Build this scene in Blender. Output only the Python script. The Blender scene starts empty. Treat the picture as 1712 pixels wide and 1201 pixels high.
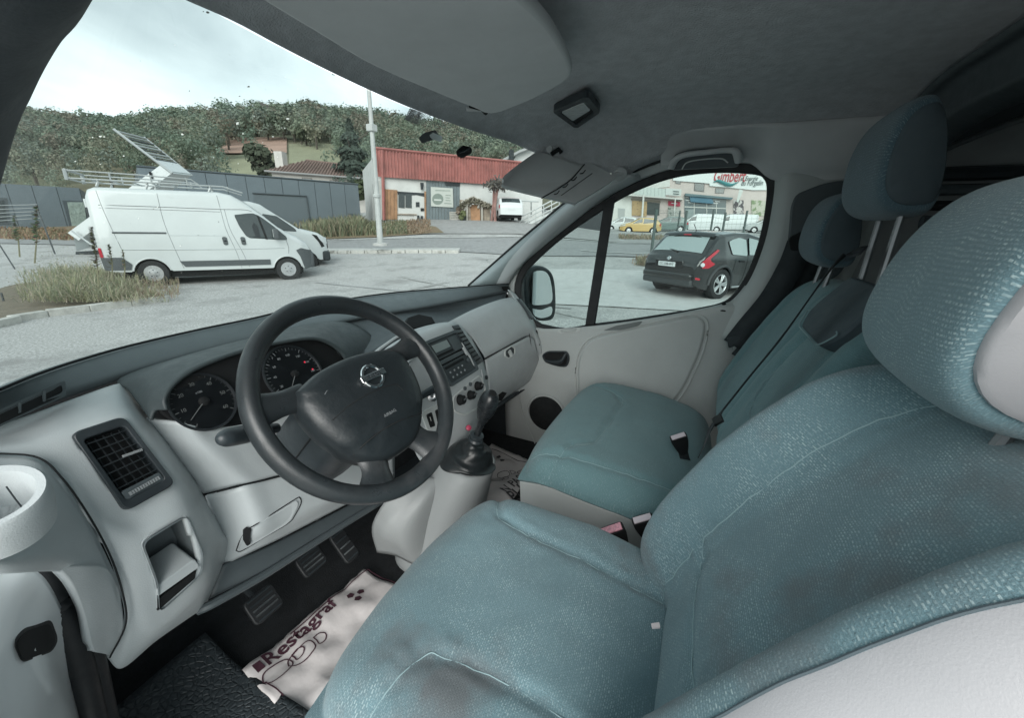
import bpy, bmesh, math, random
from mathutils import Vector, Matrix, noise
from mathutils.bvhtree import BVHTree
random.seed(7)
S = bpy.context.scene
COL = S.collection
R = math.radians

# ------------------------------------------------------------------ camera
CAM = Vector((-0.94, -0.53, 1.50))
FPX, W0, H0 = 690.0, 1712.0, 1201.0
YAW, PIT, ROL = R(24.6), R(17.8), R(1.2)
_h = Vector((math.cos(YAW), math.sin(YAW), 0)); _z = Vector((0, 0, 1))
_r0 = Vector((_h.y, -_h.x, 0))
_f = _h * math.cos(PIT) - _z * math.sin(PIT)
_u0 = _h * math.sin(PIT) + _z * math.cos(PIT)
_r = _r0 * math.cos(ROL) + _u0 * math.sin(ROL)
_u = _u0 * math.cos(ROL) - _r0 * math.sin(ROL)
cd = bpy.data.cameras.new('camera')
cd.sensor_width = 36; cd.lens = 36 * FPX / W0; cd.clip_start = 0.02; cd.clip_end = 3000
cam = bpy.data.objects.new('camera', cd); COL.objects.link(cam)
m = Matrix((_r, _u, -_f)).transposed().to_4x4(); m.translation = CAM
cam.matrix_world = m
S.camera = cam

# ------------------------------------------------------------------ light
SUN_EL, SUN_AZ = 28, 248             # veiled sun behind cloud, in through the open driver door
world = bpy.data.worlds.new('World'); S.world = world; world.use_nodes = True
wn, wl = world.node_tree.nodes, world.node_tree.links
wn.clear()
wo = wn.new('ShaderNodeOutputWorld'); bg = wn.new('ShaderNodeBackground')
sky = wn.new('ShaderNodeTexSky'); sky.sky_type = 'NISHITA'; sky.sun_disc = False
sky.sun_elevation = R(SUN_EL); sky.sun_rotation = R(SUN_AZ); sky.air_density = 1.0; sky.dust_density = 3.0
tc = wn.new('ShaderNodeTexCoord'); mp = wn.new('ShaderNodeMapping'); mp.inputs['Scale'].default_value = (1, 1, 2.6)
mp.inputs['Rotation'].default_value = (0.1, 0.25, 0.6)
nz = wn.new('ShaderNodeTexNoise'); nz.inputs['Scale'].default_value = 1.7; nz.inputs['Detail'].default_value = 7; nz.inputs['Roughness'].default_value = 0.5
nz.inputs['Distortion'].default_value = 0.5
cr = wn.new('ShaderNodeValToRGB')
cr.color_ramp.elements[0].position = 0.39; cr.color_ramp.elements[0].color = (3.0, 3.65, 3.8, 1)
cr.color_ramp.elements[1].position = 0.70; cr.color_ramp.elements[1].color = (8.5, 9.5, 9.5, 1)
mx = wn.new('ShaderNodeMix'); mx.data_type = 'RGBA'; mx.inputs[0].default_value = 0.88
wl.new(tc.outputs['Generated'], mp.inputs[0]); wl.new(mp.outputs[0], nz.inputs['Vector']); wl.new(nz.outputs['Fac'], cr.inputs[0])
wl.new(sky.outputs[0], mx.inputs[6]); wl.new(cr.outputs[0], mx.inputs[7])
wl.new(mx.outputs[2], bg.inputs[0]); wl.new(bg.outputs[0], wo.inputs[0])
bg.inputs[1].default_value = 0.085
sd = bpy.data.lights.new('sun', 'SUN'); sd.energy = 1.5; sd.angle = R(50); sd.color = (1, .99, .965)
sun = bpy.data.objects.new('sun', sd); COL.objects.link(sun)
_a, _e = R(SUN_AZ), R(SUN_EL)
sun.rotation_euler = Vector((-math.sin(_a) * math.cos(_e), -math.cos(_a) * math.cos(_e), -math.sin(_e))).to_track_quat('-Z', 'Y').to_euler()
S.view_settings.view_transform = 'Standard'; S.view_settings.look = 'None'
S.view_settings.exposure = 1.4; S.view_settings.gamma = 1.0; S.view_settings.use_curve_mapping = False
S.render.engine = 'CYCLES'
cy = S.cycles
cy.use_denoising = True; cy.max_bounces = 12; cy.diffuse_bounces = 6; cy.glossy_bounces = 4
cy.transparent_max_bounces = 16; cy.transmission_bounces = 6; cy.caustics_reflective = False; cy.caustics_refractive = False
cy.sample_clamp_indirect = 6

# ------------------------------------------------------------------ helpers
def ray(px, py): return _f + _r * ((px - W0 / 2) / FPX) - _u * ((py - H0 / 2) / FPX)
def at(px, py, x=None, y=None, z=None, d=None):
    """point of the place seen at a pixel of the photograph, on a plane of known x, y or z (or at a depth)"""
    v = ray(px, py)
    t = d if d is not None else (x - CAM.x) / v.x if x is not None else (y - CAM.y) / v.y if y is not None else (z - CAM.z) / v.z
    return CAM + v * t
def Y(*p): return [at(a, b, y=c) for a, b, c in p]
def X(*p): return [at(a, b, x=c) for a, b, c in p]
def Z(*p): return [at(a, b, z=c) for a, b, c in p]

def tag(o, label=None, cat=None, group=None, kind=None):
    for k, v in (('label', label), ('category', cat), ('group', group), ('kind', kind)):
        if v: o[k] = v
    return o
def empty(name, loc=(0, 0, 0), label=None, cat=None, group=None, kind=None):
    o = bpy.data.objects.new(name, None); COL.objects.link(o); o.location = loc
    o.empty_display_size = .05
    return tag(o, label, cat, group, kind)
def link(name, me, mat=None, parent=None):
    o = bpy.data.objects.new(name, me); COL.objects.link(o)
    if mat and not me.materials:
        me.materials.append(mat)
    if parent:
        o.parent = parent
        if parent.type == 'EMPTY': o.matrix_parent_inverse = Matrix.Translation(-Vector(parent.location))
    return o
def mesh(name, V, F, mat, parent=None, smooth=True, sub=0, bevel=0, bseg=2, solid=0, off=-1, ang=40):
    me = bpy.data.meshes.new(name); me.from_pydata([tuple(v) for v in V], [], [tuple(f) for f in F]); me.update()
    o = link(name, me, mat, parent)
    finish(o, smooth, sub, bevel, bseg, solid, off, ang)
    return o
def finish(o, smooth=True, sub=0, bevel=0, bseg=2, solid=0, off=-1, ang=40):
    me = o.data
    if solid:
        s = o.modifiers.new('s', 'SOLIDIFY'); s.thickness = solid; s.offset = off
    if bevel:
        b = o.modifiers.new('b', 'BEVEL'); b.width = bevel; b.segments = bseg; b.limit_method = 'ANGLE'; b.angle_limit = R(30)
    if sub:
        b = o.modifiers.new('u', 'SUBSURF'); b.levels = sub; b.render_levels = sub
    if smooth:
        me.polygons.foreach_set('use_smooth', [True] * len(me.polygons))
        if not sub and ang < 180:
            try: me.set_sharp_from_angle(angle=R(ang))
            except Exception: pass
def crom(P, n):
    """catmull-rom through points, n samples"""
    P = [Vector(p) for p in P]; k = len(P) - 1; out = []
    if k == 0: return [P[0]] * n
    for i in range(n):
        t = i / (n - 1) * k; j = min(int(t), k - 1); t -= j
        p1, p2 = P[j], P[j + 1]
        p0 = P[j - 1] if j > 0 else p1 * 2 - p2
        p3 = P[j + 2] if j + 2 <= k else p2 * 2 - p1
        out.append(.5 * ((2 * p1) + (p2 - p0) * t + (2 * p0 - 5 * p1 + 4 * p2 - p3) * t * t + (3 * p1 - p0 - 3 * p2 + p3) * t ** 3))
    return out
def grid_faces(m, n, cm=False, cn=False):
    F = []
    for i in range(m if cm else m - 1):
        for j in range(n if cn else n - 1):
            a, b, c, d = i * n + j, i * n + (j + 1) % n, ((i + 1) % m) * n + (j + 1) % n, ((i + 1) % m) * n + j
            F.append((a, b, c, d))
    return F
def patch(name, rows, mat, parent=None, nu=0, nv=0, solid=.006, face=CAM, bevel=0, **k):
    """smooth sheet through rows of points, thickened away from `face`"""
    n = nv or max(8, 5 * max(len(r) for r in rows)); mm = nu or max(6, 5 * len(rows))
    rr = [crom(r, n) for r in rows]
    cols = [crom([r[j] for r in rr], mm) for j in range(n)]
    V = [cols[j][i] for i in range(mm) for j in range(n)]
    F = grid_faces(mm, n)
    a, b, c = V[F[len(F) // 2][0]], V[F[len(F) // 2][1]], V[F[len(F) // 2][2]]
    if (b - a).cross(c - a).dot(Vector(face) - a) < 0: F = [f[::-1] for f in F]
    return mesh(name, V, F, mat, parent, solid=solid, bevel=bevel, **k)
def tube(name, P, rad, mat, parent=None, seg=8, n=0, closed=False, cap=True, flat=1.0, up=(0, 0, 1), **k):
    """tube along points; rad a number or list; flat squashes across `up`"""
    P = [Vector(p) for p in P]
    if n:
        if closed: P = crom(P + [P[0]], n + 1)[:-1]
        else: P = crom(P, n)
    m = len(P); V = []
    rads = [rad] * m if not isinstance(rad, (list, tuple)) else [crom([Vector((q, 0, 0)) for q in rad], m)[i].x for i in range(m)]
    upv = Vector(up)
    for i in range(m):
        t = (P[(i + 1) % m] - P[i - 1]) if closed else P[min(i + 1, m - 1)] - P[max(i - 1, 0)]
        t.normalize()
        s = t.cross(upv)
        if s.length < 1e-3: s = t.cross(Vector((.3, 1, .2)))
        s.normalize(); w = s.cross(t)
        for q in range(seg):
            a = 2 * math.pi * q / seg
            V.append(P[i] + s * math.cos(a) * rads[i] + w * math.sin(a) * rads[i] * flat)
    F = grid_faces(m, seg, cm=closed, cn=True)
    if not closed and cap: F += [tuple(range(seg))[::-1], tuple((m - 1) * seg + q for q in range(seg))]
    return mesh(name, V, F, mat, parent, **k)
def boxm(c, s, rot=None):
    c = Vector(c); V = []
    for dx in (-.5, .5):
        for dy in (-.5, .5):
            for dz in (-.5, .5):
                v = Vector((dx * s[0], dy * s[1], dz * s[2]))
                V.append(c + (rot @ v if rot else v))
    F = [(0, 1, 3, 2), (4, 6, 7, 5), (0, 4, 5, 1), (2, 3, 7, 6), (0, 2, 6, 4), (1, 5, 7, 3)]
    return V, F
def box(name, c, s, mat, parent=None, rot=None, bevel=0, **k):
    V, F = boxm(c, s, rot); return mesh(name, V, F, mat, parent, bevel=bevel, **k)
def join(parts):
    V, F = [], []
    for v, f in parts:
        o = len(V); V += list(v); F += [tuple(i + o for i in q) for q in f]
    return V, F
def prism(name, P, d, mat, parent=None, bevel=0, **k):
    """flat outline P pushed back by vector d"""
    P = [Vector(p) for p in P]; n = len(P); d = Vector(d)
    nn = Vector((0, 0, 0))
    for i in range(n): nn += P[i].cross(P[(i + 1) % n])
    if nn.dot(d) > 0: P = P[::-1]
    V = P + [p + d for p in P]
    F = [tuple(range(n)), tuple(range(2 * n - 1, n - 1, -1))] + [(i, n + i, n + (i + 1) % n, (i + 1) % n) for i in range(n)]
    return mesh(name, V, F, mat, parent, bevel=bevel, **k)
def ring(name, A, B, d, mat, parent=None, bevel=0, **k):
    """frame between outlines A (outer) and B (inner), same count, pushed back by d"""
    n = len(A); d = Vector(d); A = [Vector(p) for p in A]; B = [Vector(p) for p in B]
    nn = Vector((0, 0, 0))
    for i in range(n): nn += A[i].cross(A[(i + 1) % n])
    if nn.dot(d) > 0: A, B = A[::-1], B[::-1]
    V = A + B + [p + d for p in A] + [p + d for p in B]; F = []
    for i in range(n):
        j = (i + 1) % n
        F += [(i, j, n + j, n + i), (2 * n + j, 2 * n + i, 3 * n + i, 3 * n + j), (j, i, 2 * n + i, 2 * n + j), (n + i, n + j, 3 * n + j, 3 * n + i)]
    return mesh(name, V, F, mat, parent, bevel=bevel, **k)
def lathe(name, prof, mat, parent=None, o=(0, 0, 0), ax=(0, 0, 1), seg=32, cap=True, **k):
    """prof: (radius, height) pairs turned about axis ax at o"""
    ax = Vector(ax).normalized(); s = ax.orthogonal().normalized(); w = ax.cross(s); o = Vector(o); V = []
    for r, h in prof:
        for q in range(seg):
            a = 2 * math.pi * q / seg; V.append(o + ax * h + (s * math.cos(a) + w * math.sin(a)) * r)
    F = [f[::-1] for f in grid_faces(len(prof), seg, cn=True)]
    F = [f[::-1] for f in F]
    if cap and prof[0][0] > 1e-6: F.append(tuple(range(seg))[::-1])
    if cap and prof[-1][0] > 1e-6: F.append(tuple((len(prof) - 1) * seg + q for q in range(seg)))
    return mesh(name, V, F, mat, parent, **k)
def roundpoly(P, r, n=5):
    """round the corners of a polygon"""
    P = [Vector(p) for p in P]; out = []; k = len(P)
    for i in range(k):
        a, b, c = P[i - 1], P[i], P[(i + 1) % k]
        u, v = (a - b), (c - b); q = min(r, u.length * .45, v.length * .45)
        s, e = b + u.normalized() * q, b + v.normalized() * q
        for j in range(n + 1):
            t = j / n; out.append(s * (1 - t) ** 2 + b * 2 * t * (1 - t) + e * t * t)
    return out
def shrink(P, w):
    """move a (roughly planar) outline inwards by w"""
    P = [Vector(p) for p in P]; c = sum(P, Vector()) / len(P); n = len(P); out = []
    nn = Vector((0, 0, 0))
    for i in range(n): nn += (P[i] - c).cross(P[(i + 1) % n] - c)
    nn.normalize()
    for i in range(n):
        t = P[(i + 1) % n] - P[i - 1]
        s = nn.cross(t)
        if s.length > 1e-9: s.normalize()
        out.append(P[i] + s * w)
    return out
def lerp4(c, u, v):
    a = c[0].lerp(c[1], u); b = c[3].lerp(c[2], u); return a.lerp(b, v)
def towards(p, k): return Vector(p) + (CAM - Vector(p)).normalized() * k
def frame4(o, x, n):
    """matrix: origin o, local x along x, local z along n"""
    n = Vector(n).normalized(); x = Vector(x); x = (x - n * x.dot(n)).normalized(); y = n.cross(x)
    m = Matrix((x, y, n)).transposed().to_4x4(); m.translation = Vector(o); return m
def text(name, s, size, mat, parent, M, align='CENTER', depth=.0006, shear=0, bold=0, sx=1.0):
    cu = bpy.data.curves.new(name, 'FONT'); cu.body = s; cu.size = size; cu.align_x = align; cu.align_y = 'CENTER'
    cu.extrude = depth; cu.shear = shear; cu.offset = bold; cu.resolution_u = 3
    t = bpy.data.objects.new(name, cu); COL.objects.link(t)
    dg = bpy.context.evaluated_depsgraph_get(); dg.update()
    me = bpy.data.meshes.new_from_object(t.evaluated_get(dg))
    bpy.data.objects.remove(t)
    me.transform(M @ Matrix.Diagonal((sx, 1, 1, 1)))
    me.materials.clear()
    return link(name, me, mat, parent)
def pix(p):
    q = Vector(p) - CAM; d = q.dot(_f); return W0 / 2 + FPX * q.dot(_r) / d, H0 / 2 - FPX * q.dot(_u) / d
def inpoly(x, y, P):
    c = False
    for (a, b), (d, e) in zip(P, P[1:] + P[:1]):
        if (b > y) != (e > y) and x < (d - a) * (y - b) / (e - b) + a: c = not c
    return c
_BV = {}
def on(o, pts, lift=0):
    """points of the surface of o met by the sight lines through pts, lifted off it"""
    if o.name not in _BV: _BV[o.name] = BVHTree.FromPolygons([v.co for v in o.data.vertices], [p.vertices[:] for p in o.data.polygons])
    out = []
    for a, b in pts:
        v = ray(a, b).normalized(); hit = _BV[o.name].ray_cast(CAM, v)
        if hit[0] is None:
            near = _BV[o.name].find_nearest(CAM + v * (Vector(o.data.vertices[0].co) - CAM).length); hit = (near[0], near[1])
            p = near[0]
        else: p = hit[0]
        n = hit[1] if hit[1].dot(v) < 0 else -hit[1]
        out.append(p + n * lift)
    return out
def cut(o, polys):
    """open the sheet where an opening goes"""
    on(o, [(856, 600)])
    bm = bmesh.new(); bm.from_mesh(o.data)
    dead = [f for f in bm.faces if any(inpoly(*pix(f.calc_center_median()), P) for P in polys)]
    bmesh.ops.delete(bm, geom=dead, context='FACES'); bm.to_mesh(o.data); bm.free()
def copy_tree(o, parent=None):
    c = o.copy(); COL.objects.link(c)
    if parent: c.parent = parent; c.matrix_parent_inverse = o.matrix_parent_inverse
    for ch in list(o.children): copy_tree(ch, c)
    return c

# ------------------------------------------------------------------ materials
MATS = {}
def mat(name, col, rough=.6, metal=0, spec=.5, bump=None, var=None, coat=0, emit=None, alpha=None, sheen=0, bump2=None, wear=None):
    """procedural principled material. bump=(scale,strength[,dist]); var=(scale,amount[,colour2]); wear=(scale,threshold,colour,width)"""
    if name in MATS: return MATS[name]
    M = bpy.data.materials.new(name); M.use_nodes = True; N, L = M.node_tree.nodes, M.node_tree.links
    b = N['Principled BSDF']
    b.inputs['Base Color'].default_value = (*col, 1); b.inputs['Roughness'].default_value = rough; b.inputs['Metallic'].default_value = metal
    b.inputs['Specular IOR Level'].default_value = spec
    if coat: b.inputs['Coat Weight'].default_value = coat; b.inputs['Coat Roughness'].default_value = .05
    if sheen: b.inputs['Sheen Weight'].default_value = sheen
    if emit: b.inputs['Emission Color'].default_value = (*emit[:3], 1); b.inputs['Emission Strength'].default_value = emit[3]
    t = N.new('ShaderNodeTexCoord')
    last = None
    if var:
        n = N.new('ShaderNodeTexNoise'); n.inputs['Scale'].default_value = var[0]; n.inputs['Detail'].default_value = 6; n.inputs['Roughness'].default_value = .65
        L.new(t.outputs['Object'], n.inputs['Vector'])
        x = N.new('ShaderNodeMix'); x.data_type = 'RGBA'
        c2 = var[2] if len(var) > 2 else tuple(c * (1 - var[1]) for c in col)
        c1 = col if len(var) > 2 else tuple(min(1, c * (1 + var[1])) for c in col)
        x.inputs[6].default_value = (*c1, 1); x.inputs[7].default_value = (*c2, 1)
        q = N.new('ShaderNodeMapRange'); q.inputs[1].default_value = .35; q.inputs[2].default_value = .65
        L.new(n.outputs['Fac'], q.inputs[0]); L.new(q.outputs[0], x.inputs[0]); last = x.outputs[2]
    if wear:
        n = N.new('ShaderNodeTexNoise'); n.inputs['Scale'].default_value = wear[0]; n.inputs['Detail'].default_value = 9; n.inputs['Roughness'].default_value = .7
        L.new(t.outputs['Object'], n.inputs['Vector'])
        q = N.new('ShaderNodeMapRange'); q.inputs[1].default_value = wear[1]; q.inputs[2].default_value = wear[1] + wear[3]
        L.new(n.outputs['Fac'], q.inputs[0])
        x = N.new('ShaderNodeMix'); x.data_type = 'RGBA'; x.inputs[7].default_value = (*wear[2], 1)
        if last: L.new(last, x.inputs[6])
        else: x.inputs[6].default_value = (*col, 1)
        L.new(q.outputs[0], x.inputs[0]); last = x.outputs[2]
    if last: L.new(last, b.inputs['Base Color'])
    if bump and metal < .5:
        n = N.new('ShaderNodeTexNoise'); n.inputs['Scale'].default_value = 28; n.inputs['Detail'].default_value = 8; n.inputs['Roughness'].default_value = .75
        L.new(t.outputs['Object'], n.inputs['Vector'])
        q = N.new('ShaderNodeMapRange'); q.inputs[1].default_value = .3; q.inputs[2].default_value = .7; q.inputs[3].default_value = max(.05, rough - .13); q.inputs[4].default_value = min(1, rough + .13)
        L.new(n.outputs['Fac'], q.inputs[0]); L.new(q.outputs[0], b.inputs['Roughness'])
    prev = None
    for bb in (bump, bump2):
        if not bb: continue
        n = N.new('ShaderNodeTexNoise'); n.inputs['Scale'].default_value = bb[0]; n.inputs['Detail'].default_value = 4
        L.new(t.outputs['Object'], n.inputs['Vector'])
        u = N.new('ShaderNodeBump'); u.inputs['Strength'].default_value = bb[1]; u.inputs['Distance'].default_value = bb[2] if len(bb) > 2 else .001
        L.new(n.outputs['Fac'], u.inputs['Height'])
        if prev: L.new(prev.outputs[0], u.inputs['Normal'])
        prev = u
    if prev: L.new(prev.outputs[0], b.inputs['Normal'])
    MATS[name] = M
    return M
def glass_mat(name, tint, gloss=1.0, dirt=None):
    """thin pane: see-through with a fresnel reflection and, if asked, dust and splatter that also veil the view like haze"""
    M = bpy.data.materials.new(name); M.use_nodes = True; N, L = M.node_tree.nodes, M.node_tree.links
    N.clear(); o = N.new('ShaderNodeOutputMaterial')
    tr = N.new('ShaderNodeBsdfTransparent'); tr.inputs[0].default_value = (*tint, 1)
    g = N.new('ShaderNodeBsdfGlossy'); g.inputs['Roughness'].default_value = .02
    fr = N.new('ShaderNodeFresnel'); fr.inputs[0].default_value = 1.45
    mu = N.new('ShaderNodeMath'); mu.operation = 'MULTIPLY'; mu.inputs[1].default_value = gloss
    mx = N.new('ShaderNodeMixShader'); L.new(fr.outputs[0], mu.inputs[0]); L.new(mu.outputs[0], mx.inputs[0])
    L.new(tr.outputs[0], mx.inputs[1]); L.new(g.outputs[0], mx.inputs[2]); out = mx.outputs[0]
    if dirt:
        t = N.new('ShaderNodeTexCoord'); n = N.new('ShaderNodeTexNoise'); n.inputs['Scale'].default_value = dirt[0]; n.inputs['Detail'].default_value = 8
        L.new(t.outputs['Object'], n.inputs['Vector'])
        q = N.new('ShaderNodeMapRange'); q.inputs[1].default_value = dirt[1]; q.inputs[2].default_value = dirt[1] + .25; q.inputs[4].default_value = dirt[2]
        L.new(n.outputs['Fac'], q.inputs[0])
        df = N.new('ShaderNodeBsdfDiffuse'); df.inputs[0].default_value = (.6, .58, .52, 1)
        m2 = N.new('ShaderNodeMixShader'); L.new(q.outputs[0], m2.inputs[0]); L.new(out, m2.inputs[1]); L.new(df.outputs[0], m2.inputs[2]); out = m2.outputs[0]
    L.new(out, o.inputs[0]); MATS[name] = M
    return M
# ------------------------------------------------------------------ the cab's materials
GREY = mat('grey_trim', (.455, .49, .50), .42, bump=(620, .5, .0008), var=(7, .05), wear=(3.5, .60, (.52, .54, .545), .2))
GREY2 = mat('grey_trim_door', (.47, .50, .495), .44, bump=(620, .5, .0008), var=(5, .05))
WARM = mat('grey_vinyl', (.36, .355, .37), .5, bump=(700, .3, .0006), var=(6, .05))
MID = mat('slate_plastic', (.075, .092, .10), .5, bump=(800, .3, .0008), var=(9, .08))
DARK = mat('charcoal_plastic', (.028, .036, .041), .42, bump=(900, .25, .0006), var=(20, .15))
DARKM = mat('matt_charcoal', (.02, .026, .03), .7, bump=(500, .3, .001))
BLACK = mat('black_recess', (.004, .005, .006), .8)
RUBBER = mat('black_rubber', (.012, .014, .016), .6, bump=(200, .2, .001))
SEAM = mat('panel_gap', (.01, .012, .013), .9)
FELT = mat('headliner_felt', (.50, .51, .525), .95, bump=(260, .8, .003), bump2=(40, .4, .004), var=(30, .10))
VISOR = mat('visor_vinyl', (.58, .595, .60), .6, bump=(600, .3, .0008), var=(5, .06))
WHITEP = mat('white_body_paint', (.82, .85, .86), .28, coat=.5, var=(2, .03))
METAL = mat('bare_metal', (.55, .56, .57), .3, metal=1)
CHROME = mat('chrome', (.8, .82, .83), .12, metal=1)
CARGO = mat('cargo_panel', (.30, .32, .325), .6, var=(4, .15))
TICK = mat('white_print', (.62, .64, .64), .6)
DIAL = mat('dial_print', (.13, .14, .14), .6)
POST = mat('satin_steel', (.20, .21, .22), .35, metal=.8)
DIMTICK = mat('dim_print', (.22, .24, .25), .6)
REDT = mat('red_print', (.55, .02, .05), .5, emit=(1, .02, .06, .25))
CLEAR = glass_mat('clear_pane', (.93, .97, .96), .8)
SCREEN = glass_mat('windscreen_glass', (.68, .73, .725), .6, dirt=(2.3, .32, .10))  # dust film kept milky so it doubles as haze over the view
SIDEG = glass_mat('side_glass', (.70, .76, .75), .6, dirt=(3, .55, .02))

# ------------------------------------------------------------------ van shell
van = empty('van_cab', (0, 0, -.2), 'pale grey cab of a van seen from its open driver door', 'van cab')
def hd_y(x): return .185 - .23 * x * x - 5 * max(0, abs(x) - .55) ** 2
def hd_drop(x): return max(0, (abs(x) - .45) / .35) ** 2 * .10
rows = []
for t, dz in ((0, 0), (.012, .018), (.05, .034), (.14, .058), (.28, .078), (.55, .09), (.85, .092), (1, .086)):
    rows.append([Vector((x, hd_y(x) * (1 - t) - .965 * t, 1.772 + dz - hd_drop(x))) for x in [-.778 + .0778 * i for i in range(21)]])
patch('headliner', rows, FELT, van, nu=60, nv=63, solid=.012, face=(0, -.3, 1.2))
# rear cross member and the cargo space behind the seats
cb = [[Vector((x, y, z - hd_drop(x) * .9)) for x in [-.8 + .16 * i for i in range(11)]] for y, z in ((-.955, 1.862), (-.965, 1.848), (-.99, 1.842), (-1.0, 1.80), (-1.01, 1.775), (-1.07, 1.765), (-1.075, 1.86))]
patch('roof_cross_member', cb, MID, van, nu=24, solid=0, face=(0, -.5, 1.2))
box('cargo_roof', (0, -2.2, 1.90), (1.7, 2.4, .02), CARGO, van)
box('cargo_floor', (0, -1.85, .46), (1.7, 3.0, .04), DARKM, van)
for z_, h_ in ((.84, .74), (1.84, .14)): box('rear_door_skin', (0, -3.38, z_), (1.7, .04, h_), CARGO, van)
for x_, w_ in ((-.77, .16), (0, .16), (.77, .16)): box('rear_door_pillar', (x_, -3.381, 1.49), (w_, .038, .56), CARGO, van)
for x_ in (-.385, .385): box('rear_window', (x_, -3.385, 1.49), (.61, .006, .56), SIDEG, van)  # unseen panes, put in to let light into the cargo space
box('cargo_side', (.87, -2.15, 1.15), (.03, 2.5, 1.5), CARGO, van)
box('cargo_side', (-.87, -2.15, 1.15), (.03, 2.5, 1.5), CARGO, van)
patch('roof_rail', [[at(1560, 225, x=.8), at(1640, 180, x=.8), at(1760, 120, x=.8)], [at(1560, 262, x=.8), at(1640, 222, x=.8), at(1760, 175, x=.8)]], MID, van, solid=.02)
tube('load_rail', [at(1560, 257, x=.76), at(1640, 224, x=.76), at(1760, 178, x=.76)], .008, METAL, van)
for a, b, mt, w in ((292, 268, DARK, .02), (344, 322, RUBBER, .014), (318, 296, MID, .016), (372, 360, MID, .02)):
    p_, q_ = at(1540, a, x=.83), at(1780, b, x=.83); q_ = p_ + (q_ - p_) * 9; q_.z = p_.z + .02; tube('cargo_rib', [p_, q_], w, mt, van)
# windscreen: base arc under the dash edge, top arc at the header
def ws(x, t):
    yb = .66 - .44 * x * x - .06 * x; yt = hd_y(x) + .012
    b = Vector((x * 1.0, yb, 1.215)); tp = Vector((x * .985, yt, 1.775))
    p = b.lerp(tp, t); p += Vector((0, .035, .025)) * math.sin(math.pi * t); return p
wsr = [[ws(-.82 + .1025 * i, t) for i in range(17)] for t in (0, .25, .5, .75, 1)]
wscr = patch('windscreen', wsr, SCREEN, van, nu=24, nv=40, solid=0)
def near_ws(px, py, lift=.004):
    """where a sight line meets the windscreen, from inside"""
    return on(wscr, [(px, py)], lift)[0]
# dotted sun band and the mirror feet on the glass
on(wscr, [(600, 300)])
DOT = mat('black_frit', (.01, .012, .014), .6)
V, F = [], []
b0 = [(692, 168), (705, 172), (720, 180), (780, 205), (840, 228), (868, 244)]
b1 = [(676, 200), (690, 206), (712, 212), (775, 224), (832, 238), (866, 248)]
A = crom([Vector((a, b, 0)) for a, b in b0], 90); B = crom([Vector((a, b, 0)) for a, b in b1], 90)
for i in range(0, 90):
    k = int((B[i] - A[i]).length / 3.0)
    for j in range(k):
        p = A[i].lerp(B[i], (j + (.5 if i % 2 else 0)) / max(k, 1))
        hit = _BV[wscr.name].ray_cast(CAM, ray(p.x, p.y).normalized())
        if hit[0] is None: continue
        c = hit[0] - ray(p.x, p.y).normalized() * .003; s = .0014; o = len(V)
        V += [c + _r * s * math.cos(a) + _u * s * math.sin(a) for a in [math.pi / 3 * q for q in range(6)]]; F.append(tuple(range(o, o + 6)))
o = mesh('dotted_band', V, F, DOT, wscr); o['kind'] = 'stuff'
mf = empty('mirror_foot', near_ws(714, 226), 'small grey mirror foot glued high on the windscreen nearer the lamp post', 'mirror foot')
prism('pad', roundpoly([near_ws(a, b, .006) for a, b in ((699, 229), (708, 221), (727, 216), (731, 222), (722, 231), (703, 237))], .006), -_f * .006, DARK, mf)
prism('clip', [near_ws(a, b, .018) for a, b in ((712, 217), (718, 213), (733, 219), (731, 226), (716, 221))], _f * .01, METAL, mf)
mf = empty('mirror_foot', near_ws(770, 243), 'small black sensor foot glued on the windscreen above the red cladding', 'mirror foot')
prism('pad', roundpoly([near_ws(a, b, .02) for a, b in ((757, 243), (768, 234), (783, 238), (781, 244), (766, 252), (757, 248))], .005), _f * .018, BLACK, mf, bevel=.002)
tube('ridge', [near_ws(762, 246, .022), near_ws(780, 238, .022)], .0025, DARK, mf)
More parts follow.
